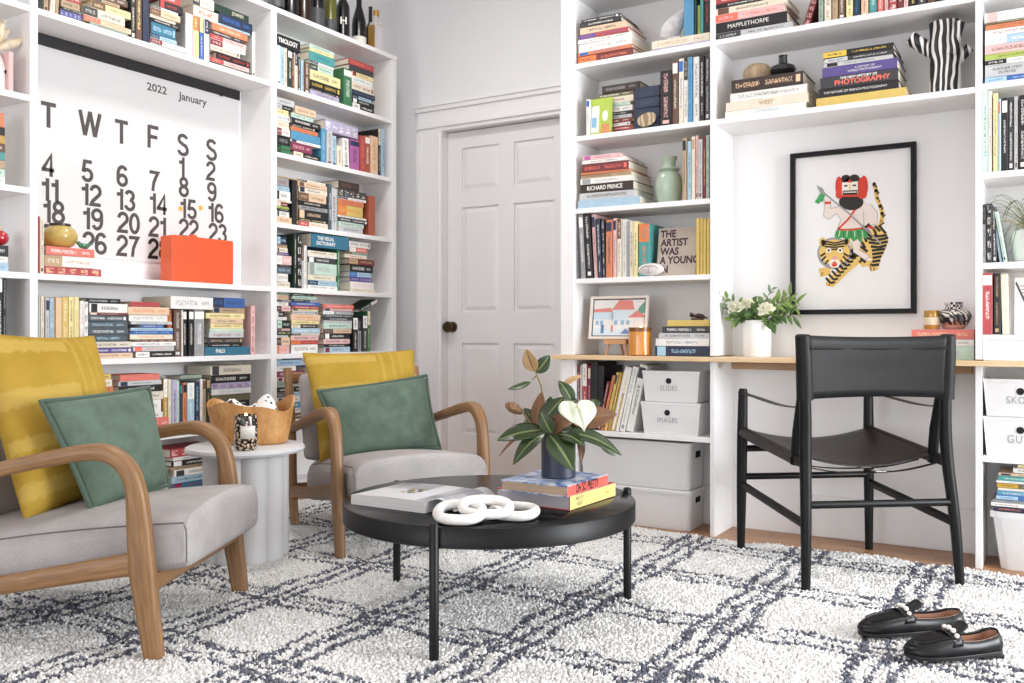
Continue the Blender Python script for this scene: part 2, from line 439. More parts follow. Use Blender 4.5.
def book_mesh(L, T, W, hard=True):
    """lying book: spine along x at y=0, thickness z centred, leaves run to y=W"""
    t = min(.0028, T*.16); h = T/2; x = L/2
    m = MB()
    # one C-shaped case: spine + two boards
    sp = min(.003, T*.3); b = len(m.v)
    prof = [(W, -h), (0.0015, -h), (0, -h+.0015 if T > .006 else -h*.7), (0, h-.0015 if T > .006 else h*.7), (.0015, h), (W, h), (W, h-t), (sp, h-t), (sp, -h+t), (W, -h+t)]
    n = len(prof)
    for sx in (-x, x):
        for y, z in prof: m.v.append((sx, y, z))
    for j in range(n):
        k = (j+1) % n
        u = [(0, 0), (1, 0), (1, 1), (0, 1)] if j == 2 else None
        q = (b+j, b+n+j, b+n+k, b+k)
        m.face(q, 0, u)
    for off, rev in ((0, True), (n, False)):
        for q in ((0, 1, 8, 9), (1, 2, 3, 4, 7, 8), (4, 5, 6, 7)):
            ids = [b+off+i for i in q]; m.face(ids if rev else ids[::-1])
    e = .003 if hard else .0006
    p = MB().bb((-x+e, sp*.5, -h+t), (x-e, W-e*1.2, h-t))
    return m, p
NBOOK = [0]; BOOKS = []
def cname(col): return PAL[col][1]
def book(col, L, T, W, M4, label, group, ink=None, var=None, cat='book', hard=True, name='book'):
    NBOOK[0] += 1
    if ink is None:
        ink = random.choice(['bk', 'ch', 'nv', 'dr', 'br']) if col in LIGHT else random.choice(['wh', 'cr', 'py', 'wh'])
    if var is None: var = random.choice([1, 1, 2, 3, 4, 5]) if T > .009 else random.choice([0, 1, 2])
    m, p = book_mesh(L, T, W, hard)
    o = m.obj(name, cover_mat(col, ink, var), flip=False); o.matrix_world = M4
    tag(o, label, cat, group)
    p.obj('page_block', PAGES, o, flip=False); BOOKS.append(o)
    return o
ORD = ['', 'first', 'second', 'third', 'fourth', 'fifth', 'sixth', 'seventh', 'eighth', 'ninth', 'tenth', 'eleventh', 'twelfth', 'thirteenth', 'fourteenth', 'fifteenth', 'sixteenth', 'seventeenth', 'eighteenth', 'nineteenth', 'twentieth']
class Side:
    def __init__(s, k):
        s.k = k; s.rz = PI/2 if k == 'L' else 0
        s.inner = .225 if k == 'L' else .245
    def s(s, px, d): return onX(px, 300, LX-d).y if s.k == 'L' else onY(px, 300, RY+d).x
    def z(s, px, py, d): return onX(px, py, LX-d).z if s.k == 'L' else onY(px, py, RY+d).z
    def P(s, a, d, z): return Vector((LX-d, a, z)) if s.k == 'L' else Vector((a, RY+d, z))
SL, SR = Side('L'), Side('R')
def stack(sd, z, d, pxr, ytop, place, items, W=None, gap=.0004, deg=0):
    """items bottom to top: (colour, relative thickness, left px, right px, ink, spine style, name)"""
    z += .0005; H = sd.z(pxr, ytop, d) - z; tot = sum(i[1] for i in items); out = []
    n = len(items)
    for k, it in enumerate(items):
        col, w, pl, pr = it[:4]; ink = it[4] if len(it) > 4 else None; var = it[5] if len(it) > 5 else None
        T = H*w/tot - gap; a, b = sd.s(pl, d), sd.s(pr, d); L = abs(b-a); dd = d + random.uniform(0, .006)
        ww = W or min(sd.inner-dd-.004, max(.11, L*.72))
        ww = min(ww, sd.inner-dd-.004)
        pos = sd.P((a+b)/2, dd, z+T/2); z += T+gap
        R = Matrix.Rotation(sd.rz + math.radians(random.uniform(-1.2, 1.2)+deg), 4, 'Z')
        po = 'lowest in' if k == 0 else ('topmost of' if k == n-1 else ORD[k+1] + ' up in')
        out.append(book(col, L, T, ww, Matrix.Translation(pos) @ R, '%s book %s the %s' % (cname(col), po, place), 'books in the ' + place if n > 1 else None, ink, var))
    return out
def row(sd, z, d, place, items, W=None):
    """upright books left to right: (colour, left px, right px, top py, lean degrees, ink, spine style)"""
    out = []; n = len(items)
    for k, it in enumerate(items):
        col, pl, pr, yt = it[:4]; lean = it[4] if len(it) > 4 else 0; ink = it[5] if len(it) > 5 else None; var = it[6] if len(it) > 6 else None
        a, b = sd.s(pl, d), sd.s(pr, d); T = abs(b-a)-.0006; L = sd.z((pl+pr)/2, yt, d)-z
        dd = d + random.uniform(0, .008); ww = min(W or max(.12, L*.7), sd.inner-dd-.004)
        if lean: L = L/math.cos(math.radians(lean)) - T*math.sin(abs(math.radians(lean)))
        th = math.radians(90+lean)
        upd = math.sin(math.radians(lean)), math.cos(math.radians(lean))
        base = (a+b)/2
        lift = abs(T/2*math.sin(math.radians(lean)))
        pos = sd.P(base + upd[0]*L/2, dd, z + .0006 + lift + upd[1]*L/2)
        M4 = Matrix.Translation(pos) @ Matrix.Rotation(sd.rz, 4, 'Z') @ Matrix.Rotation(th, 4, 'Y')
        po = 'leftmost in' if k == 0 else ('rightmost in' if k == n-1 and n > 1 else ORD[k+1] + ' from left in')
        out.append(book(col, L, T, ww, M4, '%s book %s the %s' % (cname(col), po, place), 'books in the ' + place if n > 1 else None, ink, var))
    return out
def spine_title(b, txt, size, col, du=0, dv=0, sx=1, bold=0, name='spine_title', rot=0):
    """lettering on the spine of book b (local frame: spine along x, facing -y)"""
    T = Matrix(((1, 0, 0, du), (0, 0, 1, -.0004), (0, 1, 0, dv), (0, 0, 0, 1))) @ Matrix.Rotation(rot, 4, 'Z')
    T = Matrix.Translation((du, -.0005, dv)) @ Matrix.Rotation(PI/2, 4, 'X') @ Matrix.Rotation(rot, 4, 'Z')
    return add_text(MB(), txt, size, T, sx=sx, bold=bold).obj(name, M('print_'+col, PAL[col][0], .5), b, flip=False)
# ================================================================ LEFT BOOKCASE
D = .016
# ---- calendar bay, top shelf
row(SL, 2.08, D, 'short row by the left post above the calendar', [('bk', 38.5, 44, -40, 0), ('tn', 44.5, 49, -38, 0), ('cr', 50, 55, -32, 4), ('tn', 56, 59.5, -30, 4)])
stack(SL, 2.08, D, 62, -26, 'purple stack above the calendar', [('wh', 1.2, 62, 82), ('pu', 5, 61, 82, 'lb', 6), ('dg', 2, 63, 82), ('tn', 6, 62, 80), ('rd', 5, 62, 81), ('bk', 4, 63, 82), ('cr', 5, 62, 81), ('nv', 5, 62, 80)])
stack(SL, 2.08, D, 90, -26, 'salmon stack above the calendar', [('sg', 3.2, 90, 128), ('po', 4.2, 84, 132, 'co', 5), ('iv', 7.5, 83.5, 125), ('py', 6, 93, 131, 'br', 5), ('tn', 3, 92, 120), ('br', 5, 92, 128), ('cr', 6, 90, 126), ('dr', 5, 91, 129)])
row(SL, 2.08, D, 'tall dark row above the calendar', [('bk', 131.5, 136.5, -22, 0, 'cr', 4), ('br', 137, 143, -18, 0), ('nv', 143.5, 150, -16, 0, 'nv', 0)])
stack(SL, 2.08, D, 152, -12, 'blue stack above the calendar', [('sg', 2, 151, 187), ('wh', 4, 151, 186), ('lb', 3, 151.5, 177), ('tl', 9, 152, 176, 'lb', 4), ('bk', 3, 153, 181, 'wh', 1), ('iv', 2.5, 151, 176), ('po', 5, 151, 180, 'br', 5), ('wh', 2, 152, 178), ('bk', 6, 160, 183, 'rd', 3), ('rd', 6, 158, 181)], deg=-1)
row(SL, 2.08, D, 'white and yellow row above the calendar', [('lg', 186, 193.5, 13.5, 0, 'lg', 0), ('py', 194, 200, 15.5, 0, 'og', 5), ('cb', 200.5, 204.6, 17.5, 0), ('wh', 205, 210, 19.5, 0)])
z0 = SL.z(188, 13.2, D) + .001
stack(SL, z0, D, 196, -6, 'pale pair lying on the white and yellow row', [('iv', 1, 194, 219, 'rd', 2), ('cr', 1, 193, 214)])
b = stack(SL, 2.08, D, 212, 1.5, 'navy topped stack above the calendar', [('ch', 2.2, 211, 252), ('pk', 4, 210.5, 249, 'rd', 5), ('bk', 6, 217, 250.5, 'rd', 4), ('iv', 4.6, 211, 240), ('wh', 5.4, 211, 246), ('pk', 4.2, 211, 247, 'rd', 5), ('ch', 3.2, 211, 243), ('og', 6.2, 212, 248, 'cr', 2), ('lb', 2, 218, 250), ('nv', 9, 219.5, 252.5, 'cb', 1), ('dg', 6.5, 211.5, 249.5, 'cr', 0)])
spine_title(b[-1], 'JONKER', .022, 'cr', du=.045, sx=.9)
row(SL, 2.08, D, 'narrow end of the calendar bay top shelf', [('wh', 253.2, 256, 32, 0, 'bk', 4)])

# ---- door bay, top shelf
row(SL, 2.08, D, 'short row under the black lettered book', [('wh', 277.6, 280.6, 45.5), ('lb', 281, 284.4, 47), ('iv', 284.8, 288, 48), ('dg', 288.3, 292.3, 50), ('dr', 292.6, 294.6, 54), ('cr', 295, 298, 53), ('ch', 298.4, 300.8, 57), ('lb', 301.2, 303.8, 60), ('br', 304.8, 309.6, 62)], W=.14)
z0 = SL.z(290, 49.5, D) + .001
b = stack(SL, z0, D, 279, 33.5, 'white lettered slot above that short row', [('bk', 1, 277.6, 300.5, 'wh', 0)], W=.15)
b[0]['label'] = 'thick black book with white capitals lying on the top shelf short row'
spine_title(b[0], 'YMOLOGY', .033, 'wh', du=-.006, sx=.82, bold=.0008)
stack(SL, 2.08, D, 310, 43, 'turquoise stack beside the tall green book', [('li', 5, 310, 339.5), ('bk', 2, 310, 340), ('bk', 7, 310.5, 341, 'yl', 4), ('py', 9, 310.5, 341), ('mt', 5.6, 310, 334, 'ch', 5), ('wh', 2.5, 310, 334), ('tq', 8, 309.5, 334.5, 'tl', 2), ('py', 3, 310, 334), ('mt', 3.2, 309.5, 335)], W=.17)
row(SL, 2.08, D, 'narrow slot left of the red topped stack', [('gr', 344, 352, 69, 0, 'wh', 3)], W=.17)[0]['label'] = 'tall green book with white picture on its spine, top shelf'
b = stack(SL, 2.08, D, 353, 58.5, 'red topped stack at the door bay top right', [('bk', 5, 352.6, 374, 'wh', 5), ('bk', 3.6, 352.6, 374.5), ('lb', 3, 352.6, 372), ('nv', 4, 352.6, 375, 'sl', 4), ('cr', 6, 352.6, 374, 'dr', 4), ('wh', 5, 352.6, 373, 'tq', 1), ('py', 3.6, 352.6, 373.5), ('ch', 4.6, 349.5, 374, 'dr', 0), ('rd', 5, 349.5, 374, 'og', 1)], W=.17)

# ---- door bay, second shelf
b = stack(SL, 1.74, D, 277, 96, 'stack left of the light blue upright', [('gr', 7, 277.4, 290, 'dg', 5), ('bk', 8, 277.4, 291, 'gy', 2), ('wh', 6, 277.4, 290), ('cr', 6, 277.4, 289.5, 'og', 1), ('wh', 5, 277.4, 290), ('py', 4.4, 277.4, 289, 'rd', 1), ('bk', 4, 277.4, 293, 'lg', 5), ('lg', 5.5, 277.4, 295)])
b = stack(SL, 1.74, D, 292, 104, 'maroon stack left of the blue upright', [('bk', 6, 294, 321, 'cr', 5), ('mr', 9, 291.4, 312.5, 'pk', 1), ('wh', 3, 291.4, 321), ('sb', 8.6, 291.4, 321, 'wh', 0), ('og', 4.4, 291.4, 318.5, 'rd', 1), ('ch', 3, 292, 316), ('bk', 6.2, 292.5, 321.3, 'wh', 1), ('mt', 5, 292, 314), ('po', 8, 295.5, 316, 'br', 1)])
row(SL, 1.74, D, 'rainbow row on the door bay second shelf', [('sb', 321.6, 326, 128.6, 0, 'lb', 1), ('lg', 327, 332.6, 131.5), ('lb', 333, 337, 136), ('cr', 337.5, 342.6, 146, -2), ('wh', 343.5, 349.6, 138.5, -3), ('mg', 350.6, 359.8, 140, 0, 'nv', 3), ('rd', 360.2, 365.6, 136, 0, 'og', 1), ('ru', 366, 371, 136), ('po', 371.4, 378.4, 136.5, 0, 'og', 1), ('bk', 379.4, 381.6, 129), ('lb', 382, 385, 129.5, 0, 'tl', 2)], W=.165)
z0 = SL.z(341, 135.0, D) + .002
stack(SL, z0, D, 325.5, 118.5, 'slot above the rainbow row', [('li', 1, 325.2, 358.6, 'wh', 6)], W=.13)[0]['label'] = 'lilac grey boxed book lying across the rainbow row'

# ---- door bay, third shelf
stack(SL, 1.39, D, 277, 175, 'left stack on the door bay third shelf', [('po', 6, 277.4, 292), ('wh', 5, 277.4, 290), ('bk', 2, 277.4, 290), ('lm', 2, 277.4, 289), ('dr', 4, 277.4, 288.5), ('cr', 2, 277.4, 292), ('wh', 8, 277.4, 291), ('lb', 4, 277.4, 290), ('gy', 7.5, 277.4, 289.5), ('tn', 1.4, 277.4, 299, 'br', 0)])
row(SL, 1.39, D, 'dark pair between stacks, door bay third shelf', [('bk', 292.4, 296.2, 181, 0, 'bk', 0), ('db', 296.5, 299, 181, 0, 'tn', 4)], W=.14)
stack(SL, 1.39, D, 300, 178.5, 'middle stack on the door bay third shelf', [('cr', 6, 299.4, 328, 'rd', 5), ('ch', 3, 299.4, 327), ('bk', 9.5, 299.4, 328.4, 'po', 3), ('gy', 4.6, 299.4, 328), ('bk', 5, 299.4, 325), ('po', 9, 300, 327, 'br', 5), ('cr', 6, 299.4, 328), ('po', 5, 298, 327.5), ('cr', 3, 298, 326)])
row(SL, 1.39, D, 'grey pair between stacks, door bay third shelf', [('sl', 328.8, 332, 184), ('lg', 332.4, 338, 188.4)], W=.15)
stack(SL, 1.39, D, 340, 180, 'orange stack beside the red upright', [('lg', 5.4, 338.6, 363, 'ch', 2), ('mt', 4.2, 338.6, 364), ('ch', 4, 338.6, 368, 'wh', 4), ('wh', 2, 338.6, 367), ('yl', 10, 338.6, 363, 'og', 5), ('og', 5, 338.6, 363.6, 'rd', 1), ('wh', 2.4, 338.6, 366), ('ch', 7, 338.6, 366.5, 'cr', 6), ('db', 7.6, 339, 359.4, 'br', 1)], W=.13)
row(SL, 1.39, D, 'right end of the door bay third shelf', [('ru', 369, 375.4, 196.4, 0, 'og', 0)], W=.14)[0]['label'] = 'orange red upright book alone at the third shelf right end'

# ---- door bay, fourth shelf
stack(SL, 1.068, D, 277, 236, 'left stack on the dictionary shelf', [('cr', 5, 277.4, 290), ('wh', 7, 277.4, 288), ('sl', 6.4, 277.4, 291.4, 'lb', 1), ('bk', 1.4, 277.4, 291), ('pk', 8, 277.4, 292, 'wh', 5), ('pu', 2.6, 277.4, 289), ('cr', 4, 277.4, 288), ('tn', 3, 277.4, 288), ('nv', 6.6, 277.4, 286.5, 'lb', 5)])
row(SL, 1.068, D, 'dark and white uprights left of the dictionary', [('dg', 294.4, 297, 234), ('bk', 297.4, 302, 235.4, 0, 'wh', 6), ('lg', 302.3, 305, 246), ('wh', 305.3, 308, 245.6)], W=.15)
stack(SL, 1.068, D, 310, 250, 'stack under the dictionary', [('wh', 4, 308.4, 338), ('lb', 4.4, 308.4, 337, 'nv', 5), ('cr', 5, 308.4, 336), ('mt', 11, 308.4, 337.2, 'gy', 3), ('ch', 5, 308.4, 336, 'wh', 3), ('wh', 2, 308.4, 337), ('cr', 4, 308.4, 337)], W=.15)
row(SL, 1.068, D, 'slot right of the dictionary stack', [('gr', 337.6, 340, 249)], W=.15)[0]['label'] = 'thin green upright book right of the stack under the dictionary'
z0 = SL.z(326, 249, D) + .0025
b = stack(SL, z0, .004, 313, 233, 'dictionary slot', [('tl', 1, 312, 349, 'wh', 0)], W=.185)
b[0]['label'] = 'thick blue dictionary lying on the door bay fourth shelf'
spine_title(b[0], 'THE VISUAL\nDICTIONARY', .026, 'wh', du=-.035, sx=.9, bold=.0006)
stack(SL, 1.068, D, 345, 240, 'right stack on the dictionary shelf', [('cr', 2.5, 350.5, 374.5, 'rd', 1), ('wh', 6, 350.5, 374, 'pk', 1), ('pu', 4, 350.5, 372, 'li', 4), ('lb', 4, 350, 372, 'cb', 5), ('bk', 6.4, 351, 373.6, 'wh', 1), ('dr', 5, 349, 375, 'tn', 5), ('cr', 3, 344.6, 367, 'rd', 2), ('sg', 2.2, 344.4, 368), ('co', 4, 350, 367.6, 'wh', 5), ('wh', 5, 349.4, 371)])

# ---- door bay, fifth shelf
stack(SL, .735, D, 278, 291.5, 'left stack on the door bay fifth shelf', [('pk', 7.6, 277.4, 290, 'og', 3), ('po', 7.4, 277.4, 290.6, 'ch', 5), ('wh', 2, 277.4, 289), ('dg', 4, 277.4, 291), ('pk', 2.2, 277.4, 290), ('bk', 7.4, 277.4, 290.4, 'mt', 5), ('wh', 3, 277.4, 287), ('bk', 5.2, 277.4, 285.4, 'wh', 3), ('pk', 5, 277.4, 291), ('wh', 3.4, 277.4, 289), ('gy', 2.4, 277.4, 291), ('po', 4, 277.4, 289), ('sg', 3, 277.4, 290)])
stack(SL, .735, D, 293, 293, 'blue and peach stack on the fifth shelf', [('wh', 9, 292, 318), ('rd', 4, 291.4, 318.4, 'og', 5), ('pk', 5, 291.4, 319), ('cr', 2.4, 291.4, 320), ('lb', 5.2, 292, 320, 'wh', 1), ('ch', 4, 292, 318, 'cr', 5), ('py', 4, 292, 320), ('po', 6, 291.4, 320.4, 'og', 2), ('lg', 3.6, 293, 318), ('py', 2, 293, 319), ('rd', 3, 293, 319), ('cb', 4, 291.6, 320.4), ('nv', 2.6, 293, 310), ('mt', 3.4, 293, 317, 'dg', 1), ('dg', 2.6, 291.5, 314)])
stack(SL, .735, D, 326, 304, 'stack left of the charcoal uprights', [('lb', 5.4, 324.4, 350), ('bk', 3, 324.4, 349, 'wh', 2), ('pk', 5, 324, 350), ('bk', 5.6, 324.4, 350, 'wh', 3), ('po', 4.4, 323.4, 352), ('mt', 6, 323.4, 352), ('lg', 2.4, 324, 352), ('ch', 3, 324, 353, 'wh', 2), ('sl', 2.8, 324, 353), ('gy', 3.6, 324, 354, 'wh', 5), ('pk', 2.6, 325, 353), ('co', 4, 324, 354, 'pk', 1)])
row(SL, .735, D, 'dark uprights at the fifth shelf right end', [('bk', 353.6, 358.4, 318, 0, 'wh', 5), ('gy', 359, 362.4, 320, 0), ('ch', 363.4, 368, 316, 0, 'wh', 5), ('gr', 368.5, 371.4, 311.4, 0)], W=.14)
row(SL, SL.z(362, 313.6, D)+.006, D, 'spot above those dark uprights', [('dg', 358.6, 361, 300.4, 68, 'wh', 5)], W=.12)[0]['label'] = 'dark green book lying aslant over the dark uprights by the door'
# ---- door bay, sixth shelf (behind the far armchair)
stack(SL, .40, D, 279, 357, 'stack behind the far armchair back', [('br', 6, 277.4, 305), ('wh', 5, 277.4, 304), ('sb', 6, 277.4, 303), ('wh', 5, 277.4, 305), ('lb', 5, 277.4, 303), ('bk', 5, 277.4, 304), ('sg', 6, 277.4, 305), ('lg', 4, 277.4, 303), ('mr', 5.6, 277.4, 304), ('wh', 5, 277.4, 296), ('lb', 6, 277.4, 302, 'cb', 1), ('nv', 3, 277.4, 302)])
stack(SL, .40, D, 312, 366, 'second stack behind the far armchair back', [('ch', 9, 307, 335), ('wh', 8, 307, 334), ('dr', 9, 307, 336), ('cr', 8, 307, 334), ('bl', 8, 307, 335)])

# ---- calendar shelf
row(SL, 1.068, D, 'thin pair at the calendar shelf left end', [('rd', 38.4, 40.4, 216.5, 0, 'wh', 0), ('cr', 41, 45, 218, 0, 'bk', 4)], W=.13)
b = stack(SL, 1.068, D, 46, 245.5, 'stack under the mustard pot', [('rd', 6.4, 45.4, 102, 'po', 6), ('wh', 9, 45.4, 95, 'tn', 5), ('co', 7, 46, 95, 'wh', 1)], W=.15)
POT_Z = SL.z(46, 245.5, D)

# ---- calendar bay, shelf under the calendar
row(SL, .735, D, 'pale and yellow row left under the calendar', [('bk', 36.0+2.3, 39.2, 288.5, 0, 'bk', 0), ('lg', 39.6, 41.4, 296.4), ('cr', 41.8, 45.4, 296, 0, 'br', 4), ('lg', 46, 50, 298, 0, 'nv', 3), ('lb', 50.3, 54, 298, 0, 'nv', 4), ('md', 54.4, 56.2, 298), ('po', 56.6, 62.8, 297.6, 0, 'yl', 1), ('yl', 63.2, 69.4, 297.4, 0, 'cr', 4), ('py', 69.8, 75, 297), ('py', 75.4, 80, 297, 0, 'md', 2), ('wh', 80.4, 84, 301, 0, 'rd', 4), ('wh', 84.4, 88.4, 302, 0, 'bk', 6)], W=.15)
b = stack(SL, .735, D, 92, 298, 'slate stack under the calendar', [('po', 5, 95, 133), ('pu', 5, 92, 133, 'wh', 4), ('iv', 5.6, 90, 132), ('sl', 6.4, 89, 128, 'lb', 2), ('sl', 6.2, 89, 128, 'wh', 1), ('sl', 6.2, 89, 128, 'lb', 1), ('sl', 5.8, 89, 128, 'wh', 4), ('dr', 2.2, 89, 128), ('wh', 8.6, 90, 128), ('bk', 4.6, 87, 121, 'lg', 1)])
b = stack(SL, .735, D, 134, 301.5, 'red topped stack under the calendar', [('bk', 6, 136, 175, 'wh', 5), ('lg', 5.2, 134, 175.6, 'co', 3), ('wh', 4.4, 132, 176), ('br', 2.4, 133, 175, 'po', 6), ('cr', 5.2, 131, 173, 'og', 2), ('cb', 3.4, 131, 173, 'lb', 1), ('lb', 3, 131, 173), ('cb', 3.4, 142, 164), ('lg', 3, 132, 172), ('wh', 6.6, 130, 168, 'gy', 1), ('po', 8, 128.5, 169, 'og', 1), ('rd', 5, 131, 160, 'rd', 0)], deg=-1)
row(SL, .735, D, 'row under the white boxed book', [('ru', 168.6, 173, 310, 0, 'md', 1), ('br', 174.2, 181.6, 310, 0, 'lg', 4), ('wh', 182, 183.8, 310), ('bk', 184, 188, 310, 0, 'wh', 3), ('bk', 189, 194, 310, 0, 'wh', 3), ('gy', 194.6, 204.4, 310, 0, 'wh', 3)], W=.16)
z0 = SL.z(190, 309.6, D)+.001
stack(SL, z0, D-.006, 172, 296, 'white box slot', [('wh', 1, 171, 213, 'gy', 1)], W=.19)[0]['label'] = 'thick white boxed book lying on the row under the calendar'
b = stack(SL, .735, D, 212, 297, 'stack with the teal book, under the calendar', [('tl', 8.2, 205.4, 250.6, 'wh', 0), ('bk', 3, 209, 243, 'wh', 1), ('ch', 5.6, 209, 244, 'tn', 4), ('lg', 5.2, 209, 244), ('mt', 3.4, 210, 244, 'cr', 1), ('py', 5, 211, 244), ('po', 4.4, 211, 243), ('py', 5.4, 206, 245), ('tn', 5.2, 213, 245), ('bl', 9.6, 213, 245, 'nv', 5)])
spine_title(b[0], 'PHILO', .026, 'wh', du=-.045, sx=.75, bold=.0007); b[0]['label'] = 'teal book with white title at the base of the stack under the calendar'
row(SL, .735, D, 'right end of the shelf under the calendar', [('pk', 251.4, 255.4, 306, 0, 'rd', 6)], W=.16)[0]['label'] = 'upright pink and red spined book right of the teal based stack'

# ---- calendar bay, lower shelf
stack(SL, .40, D, 106, 374, 'stack behind the near green pillow corner', [('wh', 30, 100, 114), ('po', 4, 100, 113), ('og', 4, 100, 114), ('cr', 5, 100, 112), ('yl', 4, 100, 111)])
stack(SL, .40, D, 122, 375, 'red topped stack behind the near armchair', [('wh', 8, 120, 168), ('co', 8, 120, 170, 'pk', 6), ('wh', 5, 120, 163), ('wh', 12, 120, 162, 'gy', 1), ('cr', 8, 120, 164), ('bk', 6.2, 119, 163, 'wh', 2), ('lg', 4.4, 119, 162), ('co', 6, 121, 160, 'pk', 0)])
row(SL, .40, D, 'row behind the near armchair arm', [('md', 164, 168.4, 379), ('cr', 168.8, 172, 379.6), ('li', 172.4, 177.6, 380, 0, 'ch', 2), ('mt', 178, 180.6, 381), ('nv', 181, 183.2, 384, 0, 'tq', 3), ('og', 183.6, 187.6, 383, 0, 'bk', 3), ('lb', 188, 195.2, 383, 0, 'wh', 5), ('nv', 195.6, 200, 382, 0, 'lb', 1), ('wh', 200.6, 203, 379), ('tn', 203.4, 206.8, 379, 0, 'br', 3), ('dg', 207.2, 211, 378, 0, 'tn', 3)], W=.15)
z0 = SL.z(193, 379, D)+.002
stack(SL, z0, D, 184, 375.6, 'flat slot', [('sg', 1, 181, 202)])[0]['label'] = 'grey green book lying flat on the row behind the near armchair'
b = stack(SL, .40, D, 213, 366, 'stack behind the wooden bowl', [('dr', 8, 212, 250), ('wh', 7, 212, 248), ('ch', 6, 212, 250), ('bk', 6, 212, 250, 'wh', 1), ('ol', 7.4, 212, 251, 'ol', 0), ('wh', 6, 212, 251, 'lb', 2), ('li', 6.6, 212, 251, 'mr', 6), ('bk', 8.4, 212, 250.4, 'wh', 1), ('iv', 10, 211, 251, 'ch', 3)], W=.17)
# ---- calendar bay, bottom shelf
stack(SL, .07, D, 176, 449, 'red spined stack beside the white side table', [('br', 9, 175, 222), ('bk', 9, 174, 222), ('tl', 7, 172, 220, 'mr', 3), ('lb', 7, 172, 220), ('wh', 7, 174, 222), ('tn', 4, 172, 222), ('bk', 6, 172, 220, 'wh', 3), ('wh', 4, 174, 222), ('rd', 9, 171, 220, 'pk', 6)], W=.17)
row(SL, .07, D, 'row behind the near armchair seat', [('lg', 128, 140, 470), ('wh', 142, 152, 468), ('sl', 153, 160, 469, 4), ('wh', 161, 168, 469, 0)], W=.15)
# ---- far left bay
stack(SL, 1.39, D, 0, 112, 'far left bay orange topped stack', [('wh', 7, -30, 5), ('mt', 8, -30, 5.5), ('tn', 8, -30, 5.4), ('tq', 8, -30, 5), ('br', 8, -30, 5.8), ('md', 8, -30, 5.2), ('bk', 8, -30, 5.5), ('og', 14, -30, 5)])
stack(SL, 1.068, D, 0, 245, 'far left bay stack under the red bauble', [('lb', 7, -30, 8.4), ('wh', 5, -30, 8), ('bk', 9, -30, 8.6, 'wh', 1)])
row(SL, .735, D, 'black pair at the far left bay', [('bk', -2, 2.8, 275, 0), ('bk', 3.4, 7.4, 275, 0, 'gy', 4)], W=.16)
row(SL, 1.74, D, 'pale pink book behind the pampas vase', [('pk', 9, 14, 52, 0, 'wh', 0)], W=.15)[0]['label'] = 'pale pink upright book right of the plume vase'

# ================================================================ RIGHT BOOKCASE
E_ = .012
WR = .19
# ---- left desk bay, top shelf
stack(SR, 2.045, E_, 600, 16, 'stack at the left desk bay top left', [('dr', 7, 577, 633, 'og', 5), ('og', 3.4, 577.5, 632, 'bl', 3), ('wh', 8, 578, 631, 'gy', 1), ('wh', 4, 578, 631), ('rd', 4.4, 579, 628, 'pu', 5), ('po', 6.4, 580, 625, 'bk', 2), ('bk', 4.4, 580, 621, 'wh', 2), ('bk', 3.4, 581, 619, 'wh', 4)], W=.2)
b = stack(SR, 2.045, E_, 680, 36.5, 'lilac edged pair under the shell', [('li', 1.6, 652, 709.4, 'pu', 6), ('cr', 6.5, 651.5, 709, 'tn', 1)], W=.2)
zc = SR.z(680, 36.5, E_)
row(SR, zc, E_+.01, 'row right of the shell, standing on books', [('sb', 683.4, 693.6, -12, 0, 'sb', 0), ('dg', 694.6, 696.4, -10, 0), ('lm', 696.8, 699.2, 5, 0, 'dg', 2), ('tq', 699.6, 703, -10, 0, 'tl', 3), ('bk', 703.6, 709.2, -8, 0, 'rd', 3)], W=.15)
# ---- second shelf
row(SR, 1.72, E_, 'lime cover at the second shelf left', [('wh', 586, 589.5, 99.5, 0, 'bl', 3)], W=.02)[0]['label'] = 'white spined thin book standing by the lime book'
stack(SR, 1.72, .05, 612, 85, 'brown topped stack behind the lime book', [('ch', 3, 598, 631), ('rd', 4, 598, 632, 'wh', 5), ('wh', 3, 598, 630), ('dr', 4, 598, 632), ('lg', 3.5, 598, 631), ('bk', 3, 598, 632, 'wh', 2), ('wh', 5, 598, 632), ('mt', 3, 598, 630), ('cr', 6, 597, 633), ('ol', 4, 596, 633), ('db', 7, 602, 640, 'gy', 1)], W=.16)
stack(SR, 1.72, .02, 636, 88, 'navy set behind the agate slice', [('nv', 9.6, 634, 659, 'sl', 2), ('nv', 9.8, 634, 659, 'ch', 2), ('nv', 9.4, 634, 659, 'sl', 2), ('nv', 9.8, 634, 659, 'ch', 2)], W=.17)
row(SR, 1.72, E_, 'row right of the navy set', [('bk', 660, 671.4, 70.5, 0, 'pk', 4), ('br', 672, 677.6, 60.5), ('cr', 678.4, 683, 58.5, 0, 'cb', 3), ('wh', 683.4, 687.6, 57.5), ('sb', 688, 692, 57, 0, 'bl', 1), ('wh', 692.5, 698.8, 56.5, 0, 'ch', 1), ('bk', 699.4, 704, 55.6, 0, 'wh', 1), ('ch', 704.4, 709.2, 54.4, 0, 'lg', 4)], W=WR)
